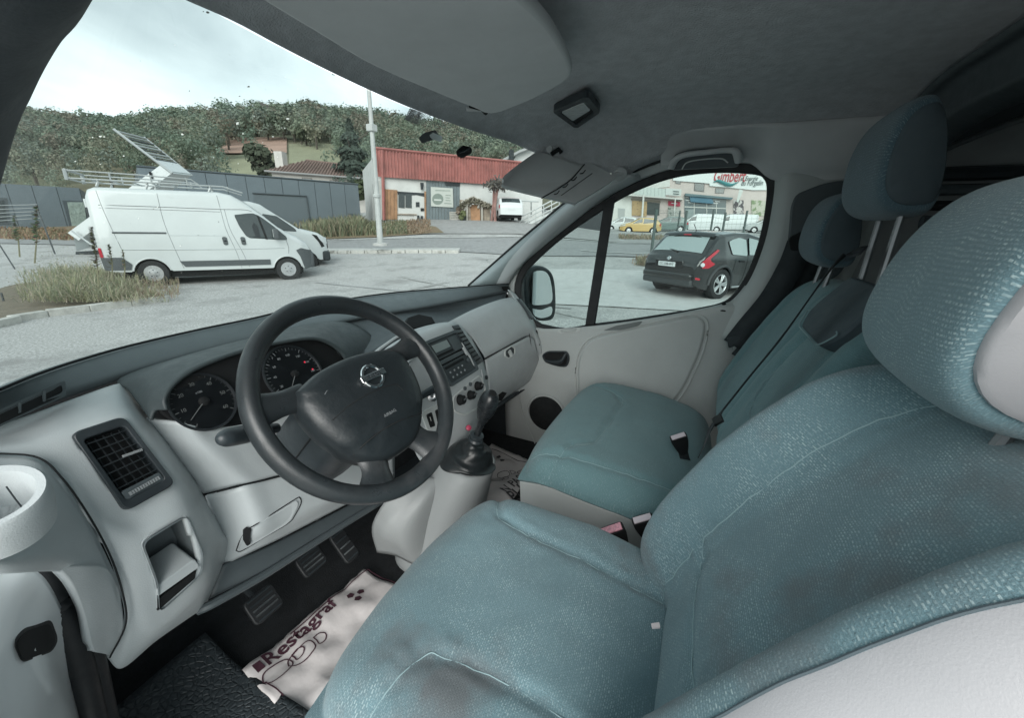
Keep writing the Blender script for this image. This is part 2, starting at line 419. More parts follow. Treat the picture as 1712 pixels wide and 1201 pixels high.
# specks of dirt and bird lime on the windscreen
rs = random.Random(3)
SPK, SPD = mat('pale_splatter', (.75, .76, .72), .8), mat('dark_splatter', (.12, .12, .11), .8)
def speck(name, px, py, rr, mt, k):
    c = near_ws(px, py, .002); n = 7; a0 = rs.random() * 6
    P = [c + _r * rr * math.cos(a0 + 2 * math.pi * i / n) * rs.uniform(.5, 1.5) + _u * rr * math.sin(a0 + 2 * math.pi * i / n) * rs.uniform(.4, .9) for i in range(n)]
    return P
for mt, nme, spots in ((SPK, 'pale_specks', [(395, 205, 3), (397, 203, 1.4), (405, 222, 1.4), (480, 197, 3), (475, 213, 1.6), (455, 227, 1.8), (470, 212, 1), (438, 237, 1), (303, 223, 2), (166, 226, 1.8), (152, 228, 1), (172, 227, 1.4), (205, 259, 1.6), (123, 268, 1), (165, 273, 1), (318, 250, 1), (424, 193, 1.2), (356, 262, 1), (463, 261, 1), (397, 272, 1), (300, 410, 1.4), (262, 345, 1), (230, 364, 1)]),
                       (SPD, 'dark_specks', [(345, 18, 2.2), (338, 17, 1), (315, 150, 1.4), (399, 159, 1.4), (414, 143, 2), (437, 173, 4), (446, 176, 3), (238, 174, 1.2), (270, 180, 1.3), (412, 169, 1), (263, 346, 1), (255, 348, 1), (330, 392, 1), (357, 393, 1), (364, 370, 1.2), (302, 455, 1.4), (370, 452, 1.3), (495, 166, 1), (600, 131, 1.5), (606, 129, 1.2)])):
    V, F = [], []
    for (a, b, s) in spots + [(rs.uniform(140, 640), rs.uniform(60, 470), rs.uniform(.3, .7)) for i in range(22)]:
        P = speck('', a, b, s * .0011, mt, 0); F.append(tuple(range(len(V), len(V) + 7))); V += P
    o = mesh(nme, V, F, mt, wscr); o['kind'] = 'stuff'
# round inspection mark low on the glass, and the sticker at the foot of the far pillar
stk = near_ws(815, 437, .003)
text('windscreen_sticker', '75', .02, mat('faded_print', (.55, .6, .6), .7), wscr, frame4(stk, _r, -_f))
# far (passenger side) A-pillar
apx = [[(783, 478), (860, 410), (905, 372), (950, 335), (1000, 307), (1045, 287)],
       [(800, 478), (874, 414), (918, 376), (962, 340), (1010, 312), (1052, 291)],
       [(830, 480), (893, 417), (938, 376), (985, 340), (1025, 316), (1062, 296)],
       [(846, 483), (862, 455), (902, 418), (955, 375), (1010, 333), (1072, 300)]]
ap = [[at(a, b, x=xx) for a, b in row] for row, xx in zip(apx, (.785, .755, .765, .80))]
patch('front_pillar', ap, GREY, van, solid=.02, nv=30)
tube('pillar_edge', ap[0], .006, RUBBER, van, n=24)
# near (driver side) A-pillar, mirrored position, in darker trim than the far one
lp = []
for (y, z) in ((.50, 1.19), (.25, 1.415), (.02, 1.568), (-.06, 1.61), (-.115, 1.632), (-.16, 1.645), (-.26, 1.69), (-.45, 1.725)):
    c = Vector((-.772, y, z)); lp.append([c + Vector(v) for v in ((.004, .012, .012), (-.004, -.004, -.004), (-.012, -.03, -.03), (-.05, -.055, -.05), (-.10, -.05, -.035), (-.14, 0, 0))])
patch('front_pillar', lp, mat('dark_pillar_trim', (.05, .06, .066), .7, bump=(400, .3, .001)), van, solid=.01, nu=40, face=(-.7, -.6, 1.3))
# body outside, seen in the far door mirror and round the driver door opening
box('body_side', (.945, -2.0, 1.0), (.03, 2.6, 1.7), WHITEP, van, bevel=.01)
box('roof_skin', (0, -1.2, 1.94), (1.75, 2.6, .012), WHITEP, van)
box('body_side', (-.93, -2.3, 1.0), (.03, 2.2, 1.7), WHITEP, van, bevel=.01)
jb = [Y((-80, 930, .16), (0, 955, .16), (60, 955, .17), (100, 1010, .19), (150, 1130, .24), (190, 1240, .28)),
      Y((-80, 1000, .14), (0, 1010, .14), (45, 1020, .15), (85, 1070, .17), (120, 1150, .21), (150, 1240, .24)),
      Y((-80, 1110, .10), (-20, 1110, .10), (20, 1120, .11), (70, 1135, .13), (105, 1180, .16), (140, 1250, .2)),
      Y((-80, 1240, .05), (-20, 1240, .05), (10, 1240, .06), (50, 1240, .08), (90, 1240, .12), (120, 1260, .15))]
jamb = patch('door_jamb', jb, WHITEP, van, solid=.004)
tube('door_seal', Y((48, 915, .215), (82, 985, .205), (112, 1050, .205), (136, 1118, .21), (166, 1240, .23)), .0155, RUBBER, van, n=20, seg=10)
tube('door_seal', Y((88, 925, .22), (118, 990, .212), (150, 1075, .215), (186, 1230, .24)), .013, RUBBER, van, n=20, seg=10)
jq = roundpoly(on(jamb, [(17, 1078), (36, 1056), (82, 1041), (94, 1074), (84, 1092), (32, 1112)], .002), .010)
ring('striker_pocket', jq, shrink(jq, -.005) if False else [p.lerp(sum(jq, Vector()) / len(jq), .16) for p in jq], (.004, .012, 0), RUBBER, van, bevel=.001)
prism('striker_recess', [p.lerp(sum(jq, Vector()) / len(jq), .12) - Vector((.0005, .0015, -.001)) for p in jq], (.004, .01, 0), BLACK, van)
# floor pan, carpet and bulkhead
FLOOR = mat('black_carpet', (.010, .012, .014), .95, bump=(300, .8, .003), var=(40, .3))
fl = [[Vector((x, y, z + .004 * noise.noise((x * 9, y * 9, 0)))) for x in [-.86 + .0573 * i for i in range(31)]] for y, z in ((-.72, .47), (-.3, .47), (.1, .47), (.42, .47), (.55, .52), (.68, .68), (.72, .95), (.70, 1.14))]
patch('cab_floor', fl, FLOOR, van, nu=40, nv=40, solid=.01, face=(0, 0, 1.5))
box('step_well', (-.80, .0, .40), (.12, 1.2, .2), FLOOR, van)
box('underbody', (0, -.2, .38), (1.7, 1.9, .03), DARKM, van)

patch('kick_panel', [[Vector((.80, y, z)) for y in (.16, .3, .5, .74)] for z in (.42, .7, .9, 1.02)], DARKM, van, solid=.01, face=(0, .3, .8))
patch('kick_panel', [[Vector((-.80, y, z)) for y in (.24, .4, .55, .74)] for z in (.42, .7, .9, 1.02)], DARKM, van, solid=.01, face=(0, .3, .8))
patch('roof_side_trim', [[Vector((x, y, z - (.06 if y < -.65 and x > .74 else 0))) for y in (-.32, -.36, -.4, -.45, -.6, -.7, -.9, -1.05)] for x, z in ((.68, 1.815), (.745, 1.775), (.775, 1.742), (.786, 1.722))], VISOR, van, solid=.01, face=(0, -.3, 1.5))
# ------------------------------------------------------------------ passenger door
door = empty('passenger_door', (.85, -.2, .4), 'grey trimmed passenger door with quarter light, shut beyond the bench', 'van door')
WO = [(905, 543), (945, 550), (990, 543), (1040, 537), (1100, 528), (1160, 518), (1205, 508), (1228, 492), (1250, 458), (1267, 415), (1279, 365), (1284, 318), (1279, 298), (1262, 290), (1200, 287), (1140, 293), (1090, 307), (1040, 330), (990, 362), (940, 397), (895, 437), (876, 462), (871, 492), (884, 526)]
WP = crom([at(a, b, x=.83) for a, b in WO + WO[:1]], 97)[:-1]
prism('window_glass', WP, (.004, 0, 0), SIDEG, door)
def grow(P, w):
    c = sum(P, Vector()) / len(P); n = len(P); out = []
    for i in range(n):
        t = P[(i + 1) % n] - P[i - 1]; s = Vector((0, t.z, -t.y))
        if s.length: s.normalize()
        if s.dot(P[i] - c) < 0: s = -s
        out.append(P[i] + s * w)
    return out
sh = lambda P, dx: [p + Vector((dx, 0, 0)) for p in P]
ring('window_seal', sh(grow(WP, .026), -.018), sh(grow(WP, -.004), -.012), (.02, 0, 0), RUBBER, door, bevel=.004)
fr_o, fr_i = sh(grow(WP, .066), -.012), sh(grow(WP, .027), -.020)
ring('window_frame', fr_o, fr_i, (.03, 0, 0), GREY2, door, bevel=.006)
tube('outer_seal', sh(grow(WP, .070), -.016), .010, RUBBER, door, closed=True)
prism('quarter_light_bar', X((1010, 338, .812), (1028, 328, .812), (994, 543, .812), (978, 545, .812)), (.02, 0, 0), RUBBER, door, bevel=.003)
dr = [X((845, 520, .81), (905, 549, .805), (990, 545, .80), (1100, 530, .80), (1200, 510, .80), (1228, 498, .81), (1262, 455, .82)),
      X((845, 555, .80), (905, 556, .79), (990, 551, .785), (1100, 536, .785), (1205, 517, .785), (1240, 520, .79), (1262, 500, .81)),
      X((845, 610, .80), (905, 610, .79), (975, 600, .785), (1100, 575, .785), (1190, 560, .785), (1228, 555, .79), (1245, 560, .81)),
      X((845, 690, .80), (905, 690, .79), (965, 685, .785), (1100, 650, .785), (1170, 635, .785), (1200, 630, .79), (1225, 640, .81)),
      X((850, 800, .80), (905, 800, .79), (960, 790, .785), (1060, 760, .785), (1140, 720, .785), (1180, 710, .79), (1215, 720, .81)),
      X((860, 880, .80), (905, 880, .79), (960, 870, .785), (1060, 830, .785), (1140, 790, .785), (1180, 780, .79), (1215, 790, .81))]
patch('door_card', dr, GREY2, door, solid=.02)
bo = [(966, 660), (966, 615), (974, 585), (992, 567), (1035, 555), (1100, 541), (1150, 531), (1170, 532), (1179, 545), (1173, 580), (1158, 618), (1134, 662), (1090, 705), (1040, 700), (990, 690)]
bp = crom([at(a, b, x=.775) for a, b in bo + bo[:1]], 61)[:-1]
o = prism('armrest_panel', bp, (.02, 0, 0), GREY2, door, bevel=.011, bseg=3)
ro = crom([at(a, b, x=.781) for a, b in bo + bo[:1]], 61)[:-1]
LIGHTG = mat('pale_bead', (.55, .58, .57), .45)
tube('bead', sh(grow(ro, .010), 0), .0045, LIGHTG, door, closed=True, flat=.8)
ln = roundpoly(X((1008, 553, .7735), (1030, 545, .7735), (1075, 537, .7735), (1068, 545, .7735), (1040, 552, .7735)), .01)
prism('pull_slot', ln, (.003, 0, 0), mat('slot_shadow_plastic', (.16, .18, .18), .6), door)
hc = roundpoly(X((905, 594, .774), (914, 588, .774), (948, 588, .774), (952, 600, .774), (948, 615, .774), (930, 613, .774), (910, 606, .774)), .02)
hcc = sum(hc, Vector()) / len(hc)
ring('handle_surround', hc, [p.lerp(hcc, .14) for p in hc], (.02, 0, 0), DARK, door, bevel=.003)
hb = prism('handle_recess', [p.lerp(hcc, .1) + Vector((.006, 0, 0)) for p in hc], (.01, 0, 0), BLACK, door)
tube('handle', X((912, 603, .772), (925, 606, .766), (938, 604, .764), (946, 592, .77)), [.006, .01, .01, .006], DARK, door, n=12)
sp = at(913, 692, x=.783)
lathe('speaker_grille', [(0, .012), (.05, .011), (.086, .004), (.09, -.004)], mat('speaker_cloth', (.008, .01, .011), .8, bump=(900, .8, .002)), door, sp, (-1, 0, 0), 40)
lathe('speaker_ring', [(.088, .0), (.091, .008), (.097, .008), (.1, 0)], GREY2, door, sp, (-1, 0, 0), 40, cap=False)
sl = roundpoly(X((931, 553, .783), (940, 549, .783), (972, 548, .783), (968, 555, .783), (936, 558, .783)), .012)
ring('lock_bezel', sl, [p.lerp(sum(sl, Vector()) / len(sl), .25) for p in sl], (.004, 0, 0), LIGHTG, door, bevel=.001)
prism('lock_slide', [p.lerp(sum(sl, Vector()) / len(sl), .4) for p in sl], (.006, 0, 0), GREY2, door)
lathe('lock_button', [(.006, 0), (.006, .012), (.0085, .014), (.0085, .022), (.004, .026), (0, .026)], BLACK, door, at(1209, 518, x=.80), (0, 0, 1), 12)
lathe('lock_collar', [(.018, -.004), (.018, 0), (.009, .006)], RUBBER, door, at(1209, 518, x=.80), (0, 0, 1), 14)
tube('card_edge', X((868, 650, .778), (873, 690, .778), (890, 730, .778), (898, 752, .778)), .0022, LIGHTG, door, n=12)
tube('check_strap', X((966, 668, .76), (958, 690, .76), (960, 720, .76)), .012, BLACK, door)
# rear pillar trim and the belt hanging from it
bpil = [X((1296, 286, .80), (1293, 330, .80), (1280, 400, .80), (1255, 465, .80), (1222, 513, .80), (1200, 560, .80)),
        X((1310, 286, .775), (1306, 340, .775), (1292, 405, .775), (1268, 470, .775), (1236, 520, .775), (1212, 570, .775)),
        X((1335, 284, .77), (1328, 345, .77), (1312, 410, .77), (1286, 475, .77), (1252, 528, .77), (1225, 580, .77)),
        X((1400, 280, .79), (1390, 350, .79), (1360, 420, .79), (1325, 490, .79), (1285, 550, .79), (1240, 620, .79)),
        X((1480, 270, .80), (1470, 350, .80), (1440, 430, .80), (1390, 520, .80), (1340, 580, .80), (1290, 660, .80))]
patch('rear_pillar', bpil, GREY2, van, solid=.01)
pp = X((1322, 345, .765), (1330, 325, .765), (1380, 305, .765), (1425, 300, .765), (1440, 400, .765), (1400, 470, .765), (1330, 480, .765), (1316, 420, .765))
prism('pillar_cover', roundpoly(pp, .05), (.02, 0, 0), MID, van, bevel=.006)
# grab handle over the passenger door
gh = empty('grab_handle', at(1180, 262, x=.73), 'grey roof grab handle above the passenger window', 'grab handle')
tube('grip', X((1122, 280, .735), (1128, 268, .71), (1145, 259, .70), (1185, 254, .70), (1218, 251, .705), (1231, 255, .71), (1235, 270, .735)), [.013, .014, .012, .011, .012, .014, .013], VISOR, gh, n=30, seg=12, flat=.75)
prism('recess_plate', roundpoly(X((1118, 284, .745), (1126, 258, .745), (1150, 250, .745), (1228, 244, .745), (1238, 262, .745), (1236, 278, .745)), .02), (.02, 0, 0), MID, gh, bevel=.003)
tube('coat_hook', X((1140, 283, .725), (1148, 272, .72), (1170, 267, .72), (1205, 265, .72), (1217, 272, .725)), .0022, LIGHTG, gh, n=16)
# door mirror outside the passenger window
mir = empty('door_mirror', at(900, 500, x=1.08), 'black two-glass door mirror outside the passenger window', 'door mirror')
mn_ = Vector((-.60, -.80, .0)).normalized(); mc_ = at(903, 492, x=1.07)
def mpl(pts, k=0):
    out = []
    for a, b in pts:
        v = ray(a, b); out.append(CAM + v * ((mc_ + mn_ * k - CAM).dot(mn_) / v.dot(mn_)))
    return out
mo = [(877, 462), (884, 450), (898, 445), (912, 447), (924, 458), (929, 480), (930, 515), (926, 532), (915, 537), (898, 535), (884, 520), (878, 495)]
mp_ = crom(mpl(mo + mo[:1]), 49)[:-1]
prism('housing', mp_, -mn_ * .10, DARK, mir, bevel=.02, bseg=3)
MIRR = mat('mirror_glass', (.86, .9, .9), .02, metal=1)
def mglass(nm, pts, tilt):
    P = crom(mpl(pts + pts[:1], .004), 33)[:-1]
    prism(nm, P, -mn_ * .003, MIRR, mir, smooth=False)
mglass('mirror_pane', [(885, 466), (892, 455), (908, 453), (918, 462), (923, 485), (922, 505), (905, 510), (888, 508), (885, 490)], R(-6))
mglass('wide_angle_pane', [(890, 516), (905, 518), (922, 513), (921, 527), (905, 532), (893, 527)], R(-6))
tube('mirror_arm', [at(886, 515, x=1.10), at(878, 512, x=1.0)], .02, DARK, mir)
# ------------------------------------------------------------------ dashboard
dash = empty('dashboard', (0, .3, .9), 'pale grey dashboard running across the cab under the windscreen', 'dashboard')
LIPM = mat('slate_dash_edge', (.10, .122, .13), .5, bump=(700, .35, .0008), var=(8, .06))
# the slate edge under the windscreen
up = Z((-90, 690, 1.25), (0, 655, 1.25), (60, 630, 1.25), (130, 606, 1.25), (220, 580, 1.25), (330, 554, 1.25), (420, 535, 1.25), (520, 512, 1.25), (640, 493, 1.25), (740, 484, 1.25), (850, 476, 1.25))
lo = Z((-90, 726, 1.215), (0, 692, 1.215), (60, 674, 1.215), (130, 651, 1.215), (220, 622, 1.215), (330, 590, 1.215), (420, 567, 1.215), (520, 546, 1.215), (640, 523, 1.215), (740, 507, 1.215), (853, 485, 1.22))
prof = []
for u_, l_ in zip(up, lo):
    fw = Vector((0, .13, -.035)); e = (l_ - u_)
    prof.append([u_ + fw, u_ + Vector((0, .03, -.002)), u_, u_ + e * .35 + Vector((0, 0, .006)), u_ + e * .8 + Vector((0, 0, .006)), l_, l_ + Vector((0, .012, -.012)), l_ + Vector((0, .07, -.012))])
dtop = patch('windscreen_edge', [list(c) for c in zip(*prof)], LIPM, dash, nu=40, nv=70, solid=0)
tube('edge_joint', [p + Vector((0, -.004, .004)) for p in up[1:]], .0025, SEAM, dash, n=60)
def quadvent(name, parent, c, n, frame=.16, mt=DARK, depth=.018, cross=True, hi=None, slat=.0010, rnd=.012, fmat=None, sub=None):
    """air vent in the corners c (TL,TR,BR,BL): frame, dark box, slats each its own piece"""
    nrm = (c[1] - c[0]).cross(c[3] - c[0]).normalized()
    ctr = sum(c, Vector()) / 4
    if nrm.dot(CAM - ctr) < 0: nrm = -nrm
    o_ = roundpoly([p + nrm * .004 for p in c], rnd)
    ic = [p.lerp(ctr, frame) + nrm * .003 for p in c]; i_ = roundpoly(ic, rnd * .6)
    fr = ring(name, o_, i_, -nrm * depth, fmat or mt, parent, bevel=.002)
    prism('vent_box', [p - nrm * (depth * .75) for p in roundpoly([q.lerp(ctr, frame * .9) for q in c], rnd * .6)], -nrm * .01, BLACK, fr)
    for k in range(n):
        v = (k + .6) / (n + .2); a, b = lerp4(ic, .0, v) - nrm * .006, lerp4(ic, 1, v) - nrm * .006
        tube('slat', [a, b], slat, mt, fr, seg=6, flat=2.2, up=nrm)
    if cross:
        for k in range(5):
            u = (k + .5) / 5; a, b = lerp4(ic, u, .03) - nrm * .012, lerp4(ic, u, .97) - nrm * .012
            tube('fin', [a, b], .0012, DARKM, fr, seg=5, flat=2, up=nrm)
    return fr, ic, nrm
def stripgrid(o, tl, tr, br, bl, m_=12):
    L2 = lambda a, b, t: (a[0] + (b[0] - a[0]) * t, a[1] + (b[1] - a[1]) * t)
    return [on(o, [L2(L2(tl, bl, j / m_), L2(tr, br, j / m_), u) for u in (0, .33, .67, 1)], .0035) for j in range(m_ + 1)]
def ventstrip(name, G, mt, n):
    """curved vent strip lying on a panel: dark body and slots between the slats"""
    b = patch(name, G, mt, dash, solid=.006, nv=10, nu=30)
    k = len(G) - 1
    for i in range(n):
        t = (i + .5) / n * k * .9 + k * .05; a = int(t); f = t - a; r_ = [p.lerp(q, f) for p, q in zip(G[a], G[min(a + 1, k)])]
        h = [(CAM - p).normalized() * .0012 for p in r_]
        tube('vent_slot', [r_[0].lerp(r_[1], .35) + h[0], r_[1] + h[1], r_[2] + h[2], r_[3].lerp(r_[2], .35) + h[3]], .0030, BLACK, b, seg=6)
    return b
# left end: rounded column with vent and pocket
pod = [Y((-90, 735, .40), (30, 700, .405), (120, 668, .41), (185, 645, .42), (212, 640, .44)),
       Y((-90, 745, .35), (25, 728, .345), (115, 700, .34), (205, 678, .34), (245, 694, .37)),
       Y((-90, 755, .31), (45, 745, .30), (125, 730, .295), (225, 705, .295), (270, 722, .335)),
       Y((30, 760, .285), (85, 782, .27), (160, 790, .262), (270, 768, .262), (312, 780, .31)),
       Y((100, 797, .255), (135, 835, .245), (210, 866, .232), (302, 822, .232), (345, 838, .29)),
       Y((145, 862, .235), (175, 900, .225), (235, 905, .21), (322, 864, .212), (376, 893, .28)),
       Y((182, 932, .22), (205, 960, .212), (250, 985, .2), (340, 925, .205), (386, 905, .285)),
       Y((203, 998, .21), (222, 1030, .205), (265, 1040, .2), (345, 975, .212), (372, 950, .28)),
       Y((206, 1045, .21), (220, 1078, .208), (275, 1052, .21), (335, 1005, .225), (352, 995, .27)),
       Y((178, 1100, .22), (205, 1118, .222), (262, 1072, .232), (325, 1028, .25), (345, 1015, .285))]
ctrim = patch('column_trim', pod, GREY, dash, nu=90, nv=70, solid=.008)
vpx = [(116, 728), (204, 699), (290, 811), (208, 857)]; vc = [p + Vector((-.001, -.0055, .003)) for p in on(ctrim, vpx, .002)]
pkx = [(233, 905), (310, 858), (338, 925), (335, 960), (262, 1027), (260, 975)]
pk = roundpoly(on(ctrim, pkx, .001), .012)
cut(ctrim, [[(122, 731), (204, 704), (284, 809), (208, 851)], [(237, 908), (308, 863), (333, 925), (331, 957), (265, 1020), (263, 975)]])
fr, ic, nn_ = quadvent('side_air_vent', dash, vc, 8, frame=.22, hi=True, depth=.028)
THUMB = mat('vent_thumbwheel', (.30, .32, .33), .5)
def ribbed(name, a, b, w, parent, n=12, mt=THUMB):
    """toothed thumbwheel strip"""
    parts = []
    for k in range(n):
        p = a.lerp(b, (k + .5) / n); s = (b - a).length / n
        fm = frame4(p, b - a, nn_).to_3x3()
        parts.append(boxm(p, (s * .62, w, .005), fm))
    V, F = join(parts); return mesh(name, V, F, mt, parent, smooth=False)
ribbed('thumbwheel', lerp4(ic, .50, .42) + nn_ * .001, lerp4(ic, .98, .44) + nn_ * .001, .004, fr)
prism('vent_panel', roundpoly([lerp4(ic, .02, .86) - nn_ * .001, lerp4(ic, .98, .86) - nn_ * .001, lerp4(ic, .98, 1) - nn_ * .001, lerp4(ic, .02, 1) - nn_ * .001], .003), -nn_ * .004, MID, fr)
ribbed('thumbwheel', lerp4(ic, .12, .945) + nn_ * .001, lerp4(ic, .9, .935) + nn_ * .001, .006, fr)
# open pocket below the vent
pkn = Vector((-.15, -.95, .25)).normalized(); pkc = sum(pk, Vector()) / len(pk)
pf = ring('pocket_rim', [p + pkn * .002 for p in pk], [p.lerp(pkc, .05) + pkn * .0 for p in pk], (0, .012, 0), GREY, dash, bevel=.003)
inn = [p.lerp(pkc, .04) + Vector((0, .004, 0)) for p in pk]; n = len(inn)
bk = [p + Vector((.0, .07, -.005)) for p in inn]
POCK = mat('pocket_lining', (.17, .195, .205), .6, bump=(600, .3, .0008))
mesh('pocket_lining', [p - Vector((0, .010, 0)) for p in inn] + bk, [(i, (i + 1) % n, n + (i + 1) % n, n + i) for i in range(n)] + [tuple(range(n, 2 * n))], POCK, dash, ang=30)
prism('pocket_shelf', roundpoly(Y((262, 982, .198), (325, 935, .2), (335, 948, .197), (262, 1000, .193)), .006), (0, .06, .012), GREY, dash, bevel=.004)
prism('pocket_slot', Y((264, 1003, .1955), (328, 955, .199), (326, 968, .199), (264, 1022, .1945)), (0, .02, 0), BLACK, dash)
# end cap with the cup holder
cap = [Y((-90, 752, .31), (0, 757, .285), (60, 766, .265), (102, 802, .248)),
       Y((-90, 800, .20), (-10, 830, .20), (80, 830, .215), (145, 868, .228)),
       Y((-90, 880, .12), (0, 900, .13), (100, 900, .18), (180, 935, .213)),
       Y((-90, 940, .09), (10, 938, .10), (110, 935, .165), (200, 990, .203)),
       Y((-90, 962, .10), (10, 960, .11), (100, 957, .165), (150, 975, .185))]
patch('end_cap', cap, GREY, dash, solid=.008)
tg = [Y((92, 948, .163), (140, 945, .175), (178, 950, .195), (200, 985, .203)),
      Y((118, 975, .168), (150, 975, .178), (185, 985, .193), (207, 1040, .203)),
      Y((138, 1020, .175), (158, 1025, .18), (185, 1040, .193), (205, 1062, .205)),
      Y((152, 1070, .18), (162, 1078, .185), (178, 1080, .195), (196, 1082, .206)),
      Y((158, 1090, .185), (166, 1092, .19), (174, 1094, .197), (183, 1097, .208))]
patch('end_cap_tongue', tg, GREY, dash, solid=.012)
tube('cap_joint', [p + Vector((0, -.003, 0)) for p in Y((-20, 757, .285), (60, 764, .264), (102, 799, .247), (147, 862, .227), (184, 932, .211), (205, 998, .2), (208, 1045, .2), (182, 1099, .206))], .0013, SEAM, dash, n=40)
cpo = Vector((-.848, .060, 1.245))
lathe('cup_holder', [(.033, -.05), (.039, -.048), (.0425, -.02), (.042, -.003), (.040, 0), (.0335, -.001), (.032, -.006), (.030, -.05), (0, -.05)], GREY, dash, cpo, (-.10, -.34, .93), 44)
_unused = lambda: patch('cup_arm', [[cpo + Vector(v) for v in ((-.05, .0, -.03), (.02, .03, -.025), (.055, .09, -.02), (.075, .20, -.01))],
                  [cpo + Vector(v) for v in ((-.05, .0, -.055), (.03, .01, -.055), (.07, .07, -.06), (.10, .18, -.07))],
                  [cpo + Vector(v) for v in ((-.05, .05, -.075), (.03, .05, -.08), (.08, .1, -.09), (.12, .2, -.12))]], GREY, dash, solid=.004)
tube('wire_tail', [cpo + Vector((.024, .01, -.045)), cpo + Vector((.02, .014, -.02)), cpo + Vector((.018, .016, -.004))], .0007, DARKM, dash)
# left top demister slots in the slate edge
dm = [at(-40, 705, z=1.236), at(103, 640, z=1.244), at(105, 656, z=1.226), at(-40, 722, z=1.218)]
dmn = Vector((0, -.55, .85)).normalized()
dm = [towards(p, .006) for p in dm]
fr2 = ring('demister_slot', [p + dmn * .001 for p in roundpoly([q.lerp(sum(dm, Vector()) / 4, -.10) for q in dm], .006)], roundpoly(dm, .006), -dmn * .012, LIPM, dash, bevel=.0015)
prism('slot_recess', [p - dmn * .004 for p in dm], -dmn * .004, BLACK, fr2)
for u in (.14, .46, .76):
    tube('slot_rib', [lerp4(dm, u, 0), lerp4(dm, u - .01, 1)], .0022, LIPM, fr2)
# instrument binnacle: cluster face and bowl around it
ci = [(277, 686), (274, 665), (294, 637), (335, 611), (400, 587), (470, 571), (530, 566), (570, 588), (592, 628)]
co = [(250, 702), (236, 682), (216, 655), (204, 630), (330, 588), (440, 560), (560, 536), (620, 560), (640, 620)]
yi = [.278, .285, .295, .305, .312, .315, .315, .30, .285]; yo = [.30, .34, .40, .45, .475, .485, .475, .40, .32]
inr = [at(a, b, y=c) for (a, b), c in zip(ci, yi)]; our = [at(a, b, y=c) for (a, b), c in zip(co, yo)]
BOWL = mat('binnacle_slate', (.05, .064, .068), .55, bump=(700, .35, .0008), var=(8, .06))
patch('binnacle', [our, [a.lerp(b, .55) + Vector((0, .012, .004)) for a, b in zip(our, inr)], inr], BOWL, dash, nv=50)
low = [at(a, b, y=c) for a, b, c in ((592, 628, .282), (560, 650, .272), (520, 668, .268), (455, 693, .266), (400, 706, .265), (345, 711, .266), (300, 703, .271))]
face = crom(inr, 40) + crom(low, 24)[1:]
fcn = (inr[3] - low[3]).cross(inr[6] - low[4]).normalized()
if fcn.dot(CAM - inr[4]) < 0: fcn = -fcn
clus = prism('instrument_cluster', [p + Vector((0, .012, -.006)) for p in face], (0, .01, -.004), BLACK, dash)
GF = mat('gauge_face', (.012, .015, .018), .45)
def on_face(px, py, lift=0):
    # plane through the cluster outline
    a, b, c = at(345, 690, y=.275), at(345, 625, y=.312), at(520, 600, y=.30)
    nrm = (b - a).cross(c - a).normalized(); v = ray(px, py); t = (a - CAM).dot(nrm) / v.dot(nrm)
    if nrm.dot(v) > 0: nrm = -nrm
    return CAM + v * t + nrm * lift, nrm
def gauge(name, cx, cy, rx, nums, a0, a1, needle, minor, tmat=DIAL, ns=.0095):
    c, nrm = on_face(cx, cy, .001); e1 = Vector((1, 0, 0)); e1 = (e1 - nrm * e1.dot(nrm)).normalized(); e2 = nrm.cross(e1)
    rad = (on_face(cx + rx, cy, .001)[0] - c).length
    g = lathe(name, [(0, .0), (rad * .93, .0), (rad * .95, .003), (rad, .004), (rad * 1.02, 0)], GF, dash, c, nrm, 48)
    D = lambda a, q: c + (e1 * math.cos(a) + e2 * math.sin(a)) * rad * q + nrm * .0012
    parts = []
    for k in range(minor + 1):
        a = a0 + (a1 - a0) * k / minor; L_ = .80 if k % 4 == 0 else .85
        d = (e1 * math.cos(a) + e2 * math.sin(a)); t = d.cross(nrm)
        wv = .0006 if k % 4 == 0 else .0003
        p, q = D(a, L_), D(a, .92)
        parts.append(([p - t * wv, p + t * wv, q + t * wv, q - t * wv], [(0, 1, 2, 3)]))
    V, F = join(parts); mesh('tick_marks', V, F, tmat, g, smooth=False)['kind'] = 'stuff'
    for k, s in enumerate(nums):
        if not s: continue
        a = a0 + (a1 - a0) * k / (len(nums) - 1)
        text('number', s, ns, tmat, g, frame4(D(a, .66), e1, nrm), depth=.0002)
    tip, tail = D(needle, .78) + nrm * .003, D(needle + math.pi, .06) + nrm * .003
    tube('needle', [tail, tip], [.0011, .0006], DIAL, g, seg=6)
    lathe('needle_hub', [(.009, 0), (.009, .004), (.006, .006), (0, .006)], BLACK, g, c, nrm, 20)
    return g, c, nrm, e1, e2, rad
gL = gauge('rev_counter', 340, 672, 55, ['', '10', '20', '30', '40', '50', '60'], R(232), R(-38), R(216), 24)
text('legend', 'x100', .006, DIMTICK, gL[0], frame4(gL[1] + gL[4] * gL[5] * .34 + gL[2] * .0012, gL[3], gL[2]), depth=.0002)
gR = gauge('speedometer', 492, 626, 47, ['', '20', '40', '60', '80', '100', '120', '140', '160', '180'], R(232), R(-38), R(228), 36, DIMTICK, .0075)
for px, py, s, sz, mt in ((425, 655, '\u2190', .012, DIMTICK), (412, 612, 'H', .007, DIMTICK), (402, 634, 'C', .007, DIMTICK), (455, 600, 'F', .006, DIMTICK), (512, 648, '0', .005, REDT), (428, 638, '+ -', .006, DIMTICK), (440, 665, 'km', .005, DIMTICK)):
    p, nrm = on_face(px, py, .0013); text('symbol', s, sz, mt, clus, frame4(p, gL[3], nrm), depth=.0002)
tube('small_needle', [on_face(398, 627, .002)[0], on_face(418, 634, .002)[0]], .0007, TICK, clus, seg=5)
